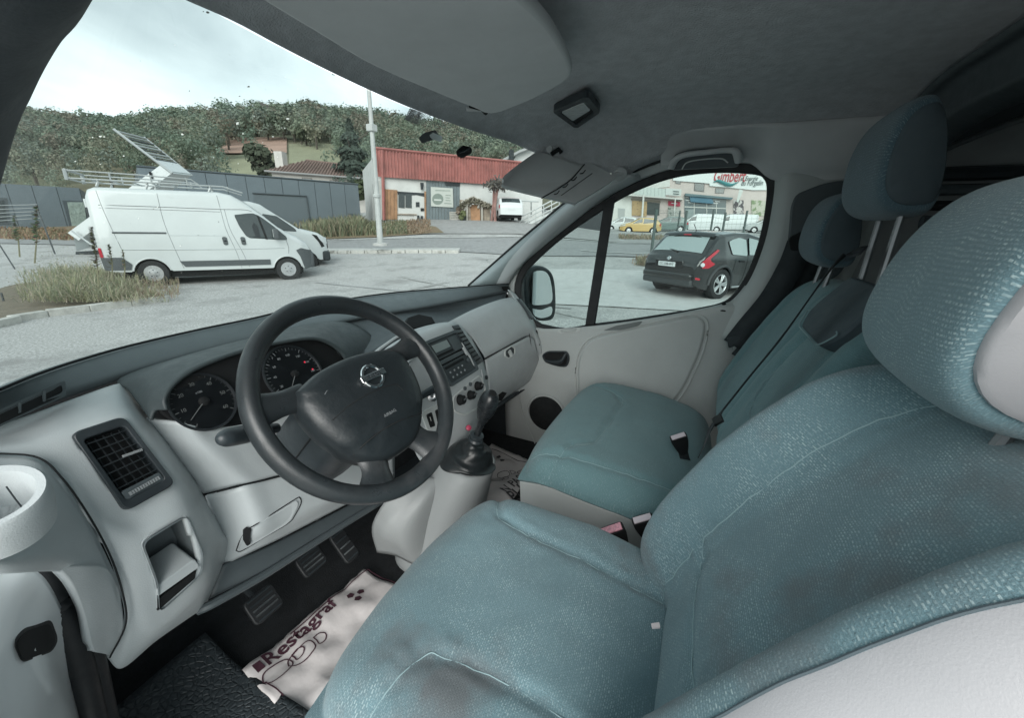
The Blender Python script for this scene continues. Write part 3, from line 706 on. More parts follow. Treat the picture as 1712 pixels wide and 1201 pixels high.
tube('fuel_dot', [on_face(403, 622, .002)[0], on_face(407, 623, .002)[0]], .0018, DIMTICK, clus, seg=6)
for px, py in ((509, 606), (522, 618)):
    lathe('warning_lamp', [(.002, 0), (.002, .001), (0, .0012)], REDT, clus, on_face(px, py, .001)[0], gL[2], 8)
# trim below the cluster, down to the knee panel
patch('cluster_trim', [Y((225, 700, .36), (298, 707, .275), (345, 715, .265), (400, 711, .263), (465, 693, .264), (560, 653, .27), (640, 618, .28)),
                       Y((270, 745, .33), (335, 750, .257), (400, 745, .25), (470, 730, .25), (560, 700, .25), (650, 670, .25)),
                       Y((310, 790, .31), (372, 785, .246), (420, 775, .24), (480, 760, .24), (560, 740, .24), (660, 710, .24)),
                       Y((340, 826, .30), (400, 811, .237), (450, 799, .23), (520, 780, .23), (580, 763, .23), (660, 742, .23))], GREY, dash, nv=40)
tube('trim_joint', [p + Vector((0, -.002, 0)) for p in Y((361, 823, .252), (400, 813, .235), (450, 801, .228), (520, 782, .227), (560, 770, .227))], .0014, SEAM, dash, n=20)
knee = patch('knee_panel', [Y((343, 830, .30), (400, 815, .232), (450, 803, .226), (520, 784, .222), (600, 760, .222), (660, 742, .222)),
                     Y((362, 884, .29), (420, 865, .216), (470, 850, .21), (540, 828, .205), (610, 800, .205), (660, 780, .21)),
                     Y((368, 912, .29), (425, 898, .214), (480, 873, .207), (550, 842, .203), (620, 812, .205), (660, 790, .21)),
                     Y((360, 952, .29), (440, 915, .235), (500, 885, .228), (590, 838, .225), (630, 815, .225), (660, 800, .23))], GREY, dash, nv=40)
fz = [(395, 921), (402, 903), (414, 886), (430, 876), (492, 836), (501, 833), (503, 842), (494, 860), (482, 875), (440, 900), (405, 921)]
fp = crom(on(knee, fz + fz[:1], .0005), 50)[:-1]
fci = crom(on(knee, [(a + (450 - a) * .12, b + (878 - b) * .12) for a, b in fz + fz[:1]], .003), 50)[:-1]
prism('fuse_cover', fci, (0, .006, 0), GREY, dash, bevel=.002)
tube('fuse_cover_joint', fp, .0011, SEAM, dash, closed=True)
prism('fuse_latch', on(knee, [(412, 885), (417, 880), (423, 882), (420, 893), (421, 905), (415, 909), (411, 900)], .006), (0, .006, 0), BLACK, dash, bevel=.001)
# under-dash ledge
patch('under_ledge', [Y((372, 946, .27), (440, 918, .265), (520, 878, .26), (590, 842, .26), (650, 812, .26)), Y((345, 1005, .27), (430, 962, .245), (520, 905, .24), (600, 858, .24), (650, 825, .24))], MID, dash, solid=.004)
tube('ledge_edge', Y((330, 1022, .26), (360, 1008, .245), (440, 963, .238), (520, 912, .236), (600, 862, .236), (660, 826, .24)), .0085, MID, dash, n=30)
# hollow between the slate edge and the top of the console and glovebox
tray = [[p + Vector((0, .015, -.010)) for p in (lo[7], lo[8], lo[9], lo[10])],
        Y((560, 580, .43), (680, 530, .40), (760, 518, .36), (845, 497, .27)),
        Y((600, 600, .33), (680, 562, .31), (765, 541, .275), (850, 503, .25))]
patch('dash_tray', tray, MID, dash, nv=40, solid=.004)
patch('tray_wall', [Y((540, 548, .47), (580, 545, .46), (610, 560, .42), (640, 575, .36)), Y((528, 553, .44), (556, 560, .42), (566, 590, .36), (585, 600, .33))], MID, dash, solid=.004)
prism('phone_ledge', Y((682, 531, .33), (700, 525, .34), (722, 530, .33), (728, 540, .31), (695, 549, .30), (676, 548, .30)), (0, .02, -.02), BLACK, dash, bevel=.002)
# centre console
con = [Y((600, 608, .29), (650, 570, .285), (698, 549, .28), (744, 539, .275), (768, 543, .285)),
       Y((618, 612, .235), (660, 582, .22), (706, 561, .21), (762, 543, .212), (786, 562, .25)),
       Y((650, 640, .195), (690, 622, .178), (735, 604, .167), (788, 583, .167), (806, 598, .21)),
       Y((670, 690, .172), (715, 670, .152), (755, 648, .142), (803, 618, .144), (816, 628, .19)),
       Y((686, 730, .155), (735, 700, .133), (775, 678, .122), (808, 648, .124), (820, 650, .17)),
       Y((700, 765, .14), (745, 735, .12), (785, 712, .112), (803, 690, .118), (815, 672, .155)),
       Y((720, 790, .13), (750, 765, .115), (780, 740, .108), (797, 715, .112), (806, 698, .14))]
cons = patch('console', con, GREY, dash, nu=90, nv=80)
# radio bay
rb = on(cons, [(704, 574), (763, 551), (799, 618), (752, 648)], .003)
rbc = sum(rb, Vector()) / 4; rnn = (rb[2] - rb[0]).cross(rb[3] - rb[1]).normalized(); rnn = rnn if rnn.dot(CAM - rbc) > 0 else -rnn
rb = [p - rnn * (p - rbc).dot(rnn) + rnn * .004 for p in rb]
cvp = [(632, 592), (668, 566), (692, 590), (662, 622)]; cvl = on(cons, cvp, .004); cvg = stripgrid(cons, (755, 546), (765, 544), (806, 605), (797, 611))
hpx = on(cons, [(755, 665), (800, 628), (810, 648), (803, 680), (775, 694), (757, 688)], .003); sbx = on(cons, [(702, 690), (738, 672), (744, 712), (714, 722)], .004)
spx = on(cons, [(804, 619), (811, 622), (816, 640), (808, 647)], .004)
hk = on(cons, [(766, 669), (783, 661), (795, 646), (774, 650), (783, 643)], .006)
cut(cons, [[(708, 575), (761, 554), (795, 617), (752, 643)], [(640, 591), (667, 572), (685, 590), (662, 613)]])
rn = (rb[1] - rb[0]).cross(rb[3] - rb[0]).normalized(); rn = rn if rn.dot(CAM - rb[0]) > 0 else -rn
rad = ring('radio_bay', roundpoly(rb, .012), roundpoly([p.lerp(sum(rb, Vector()) / 4, .12) for p in rb], .006), -rn * .02, MID, dash, bevel=.002)
pb = lambda u, v, l=0: lerp4(rb, u, v) + rn * l
prism('bay_floor', [pb(a, b, -.010) for a, b in ((.05, .05), (.95, .05), (.95, .95), (.05, .95))], -rn * .004, BLACK, rad)
def plate(nm, u0, v0, u1, v1, l, mt, t=.004, par=rad, bev=.001):
    return prism(nm, [pb(u0, v0, l), pb(u1, v0, l), pb(u1, v1, l), pb(u0, v1, l)], -rn * t, mt, par, bevel=bev)
plate('display_hood', .07, .07, .93, .42, -.004, DARK)
plate('display', .16, .12, .58, .28, -.0025, mat('lcd', (.22, .26, .26), .25))
plate('display_trim', .62, .10, .90, .40, -.002, MID)
plate('slot', .14, .33, .60, .38, -.0025, BLACK)
plate('clock_bar', .07, .45, .93, .53, -.003, MID)
plate('radio', .07, .56, .93, .94, -.003, DARK)
plate('tape_slot', .13, .60, .72, .655, -.0012, BLACK, .001)
for i in range(4):
    for j in range(2):
        lathe('button', [(.0035, 0), (.0035, .002), (.002, .003), (0, .003)], THUMB, rad, pb(.2 + .13 * i, .74 + .11 * j, -.003), rn, 8)
lathe('volume_knob', [(.008, 0), (.0075, .006), (.005, .007), (0, .007)], MID, rad, pb(.83, .70, -.003), rn, 16)
# vents either side of the radio
cvf = ventstrip('console_air_vent', cvg, DARK, 9)
quadvent('console_air_vent', dash, cvl, 3, frame=.28, rnd=.014, cross=False)
tube('console_vent_rim', [p.lerp(sum(cvl, Vector()) / 4, -.12) for p in roundpoly(cvl, .018)], .005, GREY, dash, closed=True)
# heater panel
hp = hpx
hn = (hp[1] - hp[0]).cross(hp[4] - hp[0]).normalized(); hn = hn if hn.dot(CAM - hp[0]) > 0 else -hn
heat = prism('heater_panel', roundpoly(hp, .014), -hn * .006, GREY, dash, bevel=.002)
tube('heater_rim', [p + hn * .001 for p in roundpoly(hp, .014)], .003, LIGHTG, heat, closed=True)
for c, s in zip(hk[:3], (.0175, .016, .016)):
    k = lathe('heater_knob', [(s, 0), (s, .003), (s * .9, .004), (s * .82, .016), (s * .7, .018), (0, .018)], BLACK, heat, c, hn, 24)
    tube('knob_grip', [c + hn * .018 - _r * s * .55 - _u * s * .4, c + hn * .018 + _r * s * .55 + _u * s * .4], .003, DARK, k, seg=6)
for c in hk[3:]:
    lathe('push_button', [(.0065, 0), (.0065, .005), (.004, .006), (0, .006)], MID, heat, c, hn, 14)
# switch block low on the console and little socket to the right
sb = sbx
swn = (sb[1] - sb[0]).cross(sb[3] - sb[0]).normalized(); swn = swn if swn.dot(CAM - sb[0]) > 0 else -swn
swb = prism('switch_block', roundpoly(sb, .012), -swn * .006, GREY2, dash, bevel=.002)
for u in (.30, .72):
    prism('rocker_switch', roundpoly([lerp4(sb, u - .13, .2) + swn * .002, lerp4(sb, u + .13, .2) + swn * .002, lerp4(sb, u + .13, .85) + swn * .002, lerp4(sb, u - .13, .85) + swn * .002], .004), -swn * .004, BLACK, swb, bevel=.001)
    tube('switch_mark', [lerp4(sb, u - .02, .35) + swn * .003, lerp4(sb, u - .02, .55) + swn * .003], .0008, TICK, swb, seg=5)
lighter = prism('socket_plate', roundpoly(spx, .005), (0, .004, 0), GREY, dash, bevel=.001)
lathe('socket', [(.008, 0), (.008, .004), (.005, .004), (.005, -.002), (0, -.002)], DARK, lighter, sum(spx, Vector()) / 4 + hn * .002, hn, 14)
# passenger side: upper panel, glovebox, underside
ppan = patch('passenger_panel', [Y((745, 541, .275), (790, 518, .27), (832, 502, .255), (856, 497, .235)),
                          Y((782, 556, .225), (818, 532, .215), (852, 514, .205), (870, 512, .19)),
                          Y((806, 588, .185), (842, 566, .17), (874, 546, .155), (889, 548, .142)),
                          Y((812, 599, .178), (846, 580, .163), (880, 562, .147), (894, 566, .134))], GREY, dash, nv=36)
tube('glovebox_joint', [towards(p, .003) for p in Y((810, 600, .178), (846, 581, .163), (880, 563, .147))], .0022, SEAM, dash, n=16)
gb = patch('glovebox_lid', [Y((812, 602, .176), (846, 583, .16), (880, 565, .145), (892, 566, .135)),
                       Y((817, 640, .155), (850, 622, .143), (884, 600, .13), (898, 588, .122)),
                       Y((815, 668, .16), (846, 650, .15), (882, 624, .14), (902, 604, .125)),
                       Y((812, 690, .18), (842, 668, .175), (880, 642, .165), (904, 618, .15))], GREY, dash, nv=30)
tube('panel_joint', [towards(p, .003) for p in Y((858, 510, .21), (872, 528, .18), (884, 556, .147), (888, 580, .135))], .0016, SEAM, dash, n=20)
lq = roundpoly(on(gb, [(843, 586), (855, 578), (861, 582), (861, 592), (849, 601), (843, 596)], .004), .006)
ring('latch_surround', lq, [p.lerp(sum(lq, Vector()) / len(lq), .2) for p in lq], (0, .008, 0), LIGHTG, gb, bevel=.002)
prism('latch_recess', [p.lerp(sum(lq, Vector()) / len(lq), .15) + Vector((0, .003, 0)) for p in lq], (0, .004, 0), DARK, gb)
tube('latch', on(gb, [(850, 587), (854, 595)], .003), .009, GREY2, gb, seg=10)
prism('glovebox_grip', on(gb, [(814, 690), (817, 672), (840, 655), (847, 657), (838, 670), (818, 686)], .002), (0, .01, 0), BLACK, gb)
dend = patch('dash_end', [Y((850, 484, .26), (862, 492, .24), (868, 503, .235)), Y((860, 498, .232), (880, 515, .2), (892, 528, .19)), Y((872, 514, .188), (896, 540, .165), (905, 550, .17)), Y((889, 548, .142), (902, 565, .125), (910, 573, .14)), Y((894, 568, .132), (905, 585, .11), (911, 595, .12)), Y((903, 605, .122), (906, 605, .12), (910, 612, .13))], GREY, dash)
ddv = stripgrid(dend, (863, 500), (870, 501), (894, 530), (889, 535))
ddf = ventstrip('door_demister', ddv, MID, 6)
prism('corner_demister', roundpoly([towards(p, .003) for p in on(dtop, [(838, 479), (849, 478), (851, 484), (841, 485)], .003)], .003), (0, 0, -.004), BLACK, dash)
prism('airbag_switch', [towards(p, .002) for p in on(dend, [(896, 553), (902, 551), (907, 573), (902, 578)], .002)], (0, .006, 0), BLACK, dash, bevel=.001)
patch('dash_underside', [Y((640, 830, .25), (720, 790, .2), (800, 720, .2), (820, 692, .2), (880, 650, .19), (912, 615, .16)), Y((640, 800, .6), (720, 740, .6), (780, 690, .6), (810, 660, .55), (850, 640, .5), (890, 630, .4))], DARKM, dash, solid=.004, face=(0, 0, 0))

# ------------------------------------------------------------------ steering wheel
wc = Vector((-.425, 0, 1.21)); wa = R(53); wyaw = R(-8)
wn_ = Vector((math.sin(wyaw) * math.sin(wa), -math.cos(wyaw) * math.sin(wa), math.cos(wa)))
wx = Vector((1, 0, 0)); wx = (wx - wn_ * wx.dot(wn_)).normalized(); wy = wn_.cross(wx)   # wy: up the wheel
wheel = empty('steering_wheel', wc, 'worn black four-spoke steering wheel with a round silver badge', 'steering wheel')
WH = mat('wheel_skin', (.024, .029, .032), .36, bump=(500, .35, .0008), var=(14, .2), wear=(4, .50, (.075, .077, .08), .22))
PADM = mat('airbag_skin', (.016, .021, .024), .42, bump=(90, .45, .0016), bump2=(700, .3, .0006), var=(10, .1))
WP_ = lambda x, y, z=0: wc + wx * x + wy * y + wn_ * z
RW = .181
rp = []
NR = 96
V, F = [], []
for i in range(NR):
    a = 2 * math.pi * i / NR; c = WP_(RW * math.cos(a), RW * math.sin(a)); d = (wx * math.cos(a) + wy * math.sin(a))
    fat = .0166 + .002 * max(0, math.cos(2 * (a - R(-90)))) ** 2
    for q in range(14):
        b = 2 * math.pi * q / 14; V.append(c + d * math.cos(b) * fat * .92 + wn_ * math.sin(b) * fat * 1.12)
mesh('rim', V, grid_faces(NR, 14, True, True), WH, wheel)
def spoke(pts, wid, th):
    rows = []
    for (x, y, z), w, t in zip(pts, wid, th):
        rows.append((WP_(x, y, z), w, t))
    V = []
    P = crom([r[0] for r in rows], 14); WW = crom([Vector((r[1], r[2], 0)) for r in rows], 14)
    for i, p in enumerate(P):
        t = (P[min(i + 1, 13)] - P[max(i - 1, 0)]).normalized(); s = t.cross(wn_).normalized()
        for q in range(12):
            b = 2 * math.pi * q / 12; V.append(p + s * math.cos(b) * WW[i].x + wn_ * math.sin(b) * WW[i].y)
    mesh('spoke', V, grid_faces(14, 12, False, True), WH, wheel)
spoke([(-.09, .035, -.012), (-.13, .04, -.006), (-.178, .045, .0)], [.026, .021, .03], [.016, .013, .014])
spoke([(.09, .035, -.012), (.13, .04, -.006), (.178, .045, .0)], [.026, .021, .03], [.016, .013, .014])
spoke([(-.04, -.09, -.015), (-.055, -.13, -.008), (-.078, -.17, .0)], [.036, .026, .044], [.015, .013, .014])
spoke([(.04, -.09, -.015), (.055, -.13, -.008), (.078, -.17, .0)], [.036, .026, .044], [.015, .013, .014])
# airbag pad: rounded shield
def padz(x, y):
    e = (abs(x / .118) ** 3.2 + abs((y + .012) / .1) ** 3.2) ** (1 / 3.2)
    return .032 * max(0, 1 - max(0, e - .55) ** 2 / .2) - .006
po = [(-.108, .046), (-.06, .062), (0, .068), (.06, .062), (.108, .046), (.118, .012), (.11, -.04), (.085, -.09), (.045, -.122), (0, -.13), (-.045, -.122), (-.085, -.09), (-.11, -.04), (-.118, .012)]
pq = crom([Vector((a, b, 0)) for a, b in po + po[:1]], 85)[:-1]
V, F = [WP_(0, -.03, .036)], []
lev = [.12, .25, .4, .55, .7, .82, .9, .95, .98, 1.0, 1.0, .96]
zz = [.036, .0355, .0345, .033, .030, .0265, .022, .017, .011, .003, -.012, -.03]
for s, z in zip(lev, zz):
    for p in pq:
        zc = z - .007 * min(1, max(0, (-.068 - p.y * s) / .006))
        V.append(WP_(p.x * s, -.03 + (p.y + .03) * s, zc))
n = len(pq)
F = [(0, 1 + j, 1 + (j + 1) % n) for j in range(n)] + [tuple(1 + q for q in f) for f in grid_faces(len(lev), n, False, True)]
pad = mesh('airbag_pad', V, F, PADM, wheel)
# pad split line and chrome badge
def pad_pt(x, y, l=.0): 
    s = max(abs(x) / .105, abs(y + .012) / .09); zq = .036 - .012 * max(0, s - .35) ** 2 * 1.6
    return WP_(x, y, zq + l)
tube('pad_joint', on(pad, [(556, 703), (585, 678), (620, 657), (660, 643), (699, 637)], .0003), .0009, SEAM, pad, n=24)
tube('pad_joint', on(pad, [(590, 762), (615, 738), (645, 716), (675, 701), (702, 693)], .0003), .0011, SEAM, pad, n=24)
bc = on(pad, [(622, 630)], .0005)[0]; bx = wx
badge = lathe('badge', [(.0165, 0), (.0165, .003), (.018, .0045), (.0215, .0045), (.023, .003), (.023, 0)], CHROME, wheel, bc, wn_, 36, cap=False)
prism('badge_bar', roundpoly([bc + wx * a + wy * b + wn_ * .0065 for a, b in ((-.0265, .0055), (.0265, .0055), (.0265, -.0055), (-.0265, -.0055))], .001), -wn_ * .005, CHROME, badge, bevel=.0008)
text('badge_name', 'NISSAN', .0088, DARK, badge, frame4(bc + wn_ * .0068, wx, wn_), depth=.0002, bold=.0001, sx=1.05)
text('pad_mark', 'AIRBAG', .008, DIMTICK, pad, frame4(on(pad, [(652, 691)], .0006)[0], wx, wn_), depth=.0001)
for sx in (-1, 1):
    q = on(pad, [(543, 660) if sx < 0 else (684, 612)], .0006)[0]
    tube('horn_mark', [q, q + wx * .006 + wy * .004, q + wx * .012 + wy * .003], .0006, DIMTICK, pad, seg=5)
# column shroud, stalks, key barrel
shr = empty('steering_column', wc - wn_ * .2, 'black steering column shroud with two control stalks behind the wheel', 'steering column')
V = []
secs = [(.035, .052, .045, 0), (.05, .075, .062, -.004), (.10, .082, .072, -.014), (.16, .082, .078, -.022), (.24, .08, .078, -.03)]
for d, a, b, dy in secs:
    for q in range(24):
        t = 2 * math.pi * q / 24; ca, sa = math.cos(t), math.sin(t)
        V.append(wc - wn_ * d + wx * a * math.copysign(abs(ca) ** .7, ca) + wy * (b * math.copysign(abs(sa) ** .7, sa) + dy))
mesh('shroud', V, grid_faces(5, 24, False, True) + [tuple(range(24))], DARK, shr, sub=1)
tube('shroud_joint', [wc - wn_ * d - wx * (a + .001) + wy * (dy - .01) for d, a, b, dy in secs[1:]], .0014, SEAM, shr)
s0, s1 = at(462, 716, y=.09), at(366, 735, y=.055)
tube('stalk', [s0, s0.lerp(s1, .35), s0.lerp(s1, .5)], [.0085, .0095, .0125], DARK, shr, n=10, seg=14)
tube('stalk_grip', [s0.lerp(s1, t) for t in (.48, .5, .6, .85, .95, 1.0, 1.015)], [.012, .0138, .0142, .0135, .0105, .006, .001], DARK, shr, n=24, seg=16)
for t in (.2, .3): lathe('stalk_ring', [(.0112, -.001), (.0112, .001)], MID, shr, s0.lerp(s1, t), s1 - s0, 16)
text('stalk_mark', '\u25d0 \u2261', .006, TICK, shr, frame4(towards(s0.lerp(s1, .3), .0125), s0 - s1, CAM - s0), depth=.0001)
s0, s1 = at(700, 665, y=.12), at(745, 640, y=.10)
tube('stalk', [s0, s0.lerp(s1, .5), s1], [.009, .011, .009], DARK, shr, n=12, seg=12)
lathe('ignition_barrel', [(.016, 0), (.016, .01), (.012, .013), (.004, .013), (0, .01)], METAL, shr, at(722, 662, y=.14), (-.6, -.7, .3), 18)
# ------------------------------------------------------------------ seat cloth
def cloth(name, base, fleck, amt, stain=None, scale=1.0, dark=None):
    M = bpy.data.materials.new(name); M.use_nodes = True; N, L = M.node_tree.nodes, M.node_tree.links; b = N['Principled BSDF']
    b.inputs['Roughness'].default_value = .9; b.inputs['Specular IOR Level'].default_value = .25; b.inputs['Sheen Weight'].default_value = .2; b.inputs['Sheen Roughness'].default_value = .5
    uv = N.new('ShaderNodeTexCoord')
    def noi(sc, det=5, src=None, rough=.6):
        n = N.new('ShaderNodeTexNoise'); n.inputs['Scale'].default_value = sc; n.inputs['Detail'].default_value = det; n.inputs['Roughness'].default_value = rough
        L.new(src or uv.outputs['UV'], n.inputs['Vector']); return n
    def mr(s, a, c, lo=0, hi=1):
        q = N.new('ShaderNodeMapRange'); q.inputs[1].default_value = a; q.inputs[2].default_value = c; q.inputs[3].default_value = lo; q.inputs[4].default_value = hi
        L.new(s, q.inputs[0]); return q.outputs[0]
    def mixc(f, a, c):
        x = N.new('ShaderNodeMix'); x.data_type = 'RGBA'
        for s, v in ((6, a), (7, c)):
            if isinstance(v, tuple): x.inputs[s].default_value = (*v, 1)
            else: L.new(v, x.inputs[s])
        if isinstance(f, float): x.inputs[0].default_value = f
        else: L.new(f, x.inputs[0])
        return x.outputs[2]
    def mul(a, c):
        m_ = N.new('ShaderNodeMath'); m_.operation = 'MULTIPLY'; L.new(a, m_.inputs[0])
        if isinstance(c, float): m_.inputs[1].default_value = c
        else: L.new(c, m_.inputs[1])
        return m_.outputs[0]
    warp = noi(7, 2); add = N.new('ShaderNodeVectorMath'); add.operation = 'MULTIPLY_ADD'; add.inputs[1].default_value = (.03, .03, 0)
    L.new(warp.outputs['Color'], add.inputs[0]); L.new(uv.outputs['UV'], add.inputs[2])
    br = N.new('ShaderNodeTexBrick'); br.inputs['Scale'].default_value = 1.0
    br.inputs['Brick Width'].default_value = .0062 * scale; br.inputs['Row Height'].default_value = .0034 * scale; br.inputs['Mortar Size'].default_value = .0011 * scale; br.inputs['Mortar Smooth'].default_value = .4
    br.inputs['Color1'].default_value = (1, 1, 1, 1); br.inputs['Color2'].default_value = (.25, .25, .25, 1); br.inputs['Mortar'].default_value = (0, 0, 0, 1)
    L.new(add.outputs[0], br.inputs['Vector'])
    patchy = mr(noi(9, 3).outputs['Fac'], .30, .60)
    fl = mul(mul(mul(br.outputs['Color'], patchy), mr(noi(330, 1).outputs['Fac'], .42, .56)), amt * 1.25)
    spk = mr(noi(900, 2).outputs['Fac'], .52, .68, 0, .55)
    c0 = mixc(mr(noi(6, 4).outputs['Fac'], .35, .65), tuple(c * .94 for c in base), tuple(min(1, c * 1.06) for c in base))
    c1 = mixc(mul(spk, amt), c0, tuple(c * 1.9 for c in base))
    c2 = mixc(fl, c1, fleck)
    if stain:
        c2 = mixc(mr(noi(stain[0], 6, uv.outputs['Object']).outputs['Fac'], stain[1], stain[1] + .16, 0, stain[3]), c2, stain[2])
    L.new(c2, b.inputs['Base Color'])
    bp_ = N.new('ShaderNodeBump'); bp_.inputs['Strength'].default_value = .5; bp_.inputs['Distance'].default_value = .0012
    hh = N.new('ShaderNodeMath'); hh.operation = 'ADD'; L.new(br.outputs['Color'], hh.inputs[0]); L.new(noi(1200, 2).outputs['Fac'], hh.inputs[1])
    L.new(hh.outputs[0], bp_.inputs['Height']); L.new(bp_.outputs[0], b.inputs['Normal'])
    MATS[name] = M; return M
CL_D = cloth('driver_cloth', (.122, .200, .226), (.36, .46, .475), .90, stain=(4.5, .53, (.125, .125, .13), .8), scale=.82)
CL_B = cloth('bench_cloth', (.125, .222, .238), (.30, .42, .43), .5, stain=(4, .60, (.10, .13, .14), .5))
CL_S = cloth('bolster_cloth', (.075, .115, .13), (.30, .40, .41), .55)
CL_H = cloth('headrest_cloth', (.070, .115, .140), (.26, .34, .36), .5)
THREAD = mat('seam_thread', (.25, .35, .37), .8)
HRCAP = mat('headrest_cap', (.060, .082, .095), .8, bump=(900, .4, .0006), var=(6, .06))

def pillow(name, M, hw, hl, mt, parent, k=.3, zf=None, re=.05, a=.72, skirt=.05, nx=60, ny=60, wf=None, seams=(), side=None, side_mat=None, side_name='side_panel', wr=.002, inset=.012, vinyl=None):
    """stuffed cushion in frame M (local xy plane, z out): rounded top with a skirt, seam valleys and soft waviness"""
    V, UV = [], []
    def pos(u, v):
        w = hw * (wf(v) if wf else 1)
        x = u * math.sqrt(max(0, 1 - k * v * v / 2)) * w; y = v * math.sqrt(max(0, 1 - k * u * u / 2)) * hl
        e = min(1, (abs(u) ** 8 + abs(v) ** 8) ** .125); t = max(0, (e - a) / (1 - a))
        z = (zf(u, v) if zf else 0) - re * (1 - math.sqrt(max(0, 1 - t * t)))
        z += wr * (noise.noise((x * 9, y * 9, hw * 50)) + .5 * noise.noise((x * 22, y * 22, 3)))
        for pts, dep, wd in seams:
            dmin = 9
            for i in range(len(pts) - 1):
                ax, ay = pts[i]; bx_, by_ = pts[i + 1]; dx, dy = bx_ - ax, by_ - ay
                q = max(0, min(1, ((u - ax) * dx + (v - ay) * dy) / (dx * dx + dy * dy + 1e-9)))
                dmin = min(dmin, math.hypot((u - ax - q * dx) * hw, (v - ay - q * dy) * hl))
            z -= dep * math.exp(-(dmin / wd) ** 2) - .0035 * noise.noise((x * 60, y * 60, hl * 30)) * math.exp(-(dmin / .035) ** 2)
        return Vector((x, y, z))
    for j in range(ny + 1):
        v = math.sin((j / ny - .5) * math.pi * .92) / math.sin(.46 * math.pi)
        for i in range(nx + 1):
            u = math.sin((i / nx - .5) * math.pi * .92) / math.sin(.46 * math.pi)
            p = pos(u, v); V.append(p); UV.append((p.x, p.y))
    F = grid_faces(ny + 1, nx + 1)
    n = nx + 1
    loop = [i for i in range(n)] + [j * n + nx for j in range(1, ny + 1)] + [ny * n + i for i in range(nx - 1, -1, -1)] + [j * n for j in range(ny - 1, 0, -1)]
    cx = Vector((0, 0, 0))
    def skirts(depth, base):
        Vs, Us = [], []
        for q in range(5):
            t = q / 4
            for i in loop:
                p = V[i].copy(); s = 1 - inset / max(hw, hl) * t * (depth / max(skirt, .001))
                p = Vector((p.x * s, p.y * s, p.z - depth * t)); Vs.append(p); Us.append((p.x + p.y, p.z))
        return Vs, Us
    o = len(V); Vs, Us = skirts(skirt, 0); V2 = V + Vs; U2 = UV + Us
    m_ = len(loop)
    F2 = F + [tuple(o + q for q in f[::-1]) for f in grid_faces(5, m_, False, True)]
    # frame handedness
    me = bpy.data.meshes.new(name); me.from_pydata([tuple(M @ v) for v in V2], [], F2); me.update()
    ul = me.uv_layers.new(name='UV')
    for lp in me.loops: ul.data[lp.index].uv = U2[lp.vertex_index]
    ob = link(name, me, mt, parent); finish(ob, ang=180)
    if vinyl:
        me.materials.append(side_mat or WARM); lim, P_ = vinyl, []
        for f in me.polygons:
            iu = f.vertices[0] % n if f.index < len(F) else None
            if iu is not None:
                u = math.sin((iu / nx - .5) * math.pi * .92) / math.sin(.46 * math.pi)
                if u >= lim: f.material_index = 1
            elif sum(V2[i].x for i in f.vertices) / 4 > hw * .3: f.material_index = 1
        tube('piping', [M @ (pos(lim + .004, -.93 + 1.86 * i / 40) + Vector((0, 0, .0004))) for i in range(41)], .0012, HRCAP, ob, seg=6)
    if side:
        base = [V2[o + 4 * m_ + i] for i in range(m_)]
        Vb = [p for t in (0, .02, .3, .7, 1) for p in [Vector((q.x * (1.0 + .012 * (t > 0)) * (1 - .06 * t), q.y * (1 + .012 * (t > 0)) * (1 - .06 * t), q.z + .004 - side * t)) for q in base]]
        mesh(side_name, [M @ v for v in Vb], [f[::-1] for f in grid_faces(5, m_, False, True)], side_mat or WARM, parent)
    ob['_pos'] = 0
    del ob['_pos']
    for pts, dep, wd in seams:
        P = crom([Vector((p[0], p[1], 0)) for p in pts], 40)
        tube('seam', [M @ (pos(p.x, p.y) + Vector((0, 0, .0006))) for p in P], .0009, THREAD, ob, seg=5)
    return ob, pos
def headrest(name, c, hx, hy, hz, tilt, label, fab, capmat):
    h = empty(name, c, label, 'headrest', 'headrests')
    rot = Matrix.Rotation(tilt, 3, 'X'); V, U = [], []
    st = [(-1.0, .78), (-.985, .84), (-.94, .92), (-.85, .97), (-.6, 1.02), (0, 1.04), (.6, 1.02), (.85, .97), (.94, .92), (.985, .84), (1.0, .78)]
    SG = 40
    def cs(a, s):
        ca, sa = math.cos(a), math.sin(a); z = math.copysign(abs(sa) ** .85, sa); y = math.copysign(abs(ca) ** .8, ca)
        y = y * (1 - .30 * z) if y > 0 else y * .40
        return hy * (.2 + .8 * s) * y, hz * (.15 + .85 * s) * z
    for sx, s in st:
        for q in range(SG):
            a = 2 * math.pi * q / SG + math.pi; yy, zz = cs(a, s)
            V.append(Vector(c) + rot @ Vector((sx * hx, yy, zz))); U.append((sx * hx * 1.15, q * .0125))
    F = grid_faces(len(st), SG, False, True) + [tuple(range(SG))[::-1], tuple((len(st) - 1) * SG + q for q in range(SG))]
    me = bpy.data.meshes.new('cushion'); me.from_pydata([tuple(v) for v in V], [], F); me.update()
    ul = me.uv_layers.new(name='UV')
    for lp in me.loops: ul.data[lp.index].uv = U[lp.vertex_index]
    o = link('cushion', me, fab, h); finish(o, sub=1)
    for sg in (-1, 1):
        V = []
        for s, d in ((.76, -.004), (.755, .004), (.70, .009), (.45, .013), (.15, .015), (.004, .015)):
            for q in range(SG):
                a = 2 * math.pi * q / SG; yy, zz = cs(a, .76); k_ = s / .76
                V.append(Vector(c) + rot @ Vector((sg * (hx + d), yy * k_ + hy * .2 * (1 - k_), zz * k_)))
        mesh('end_panel', V, [f if sg > 0 else f[::-1] for f in grid_faces(6, SG, False, True)], capmat, h)
    return h, rot
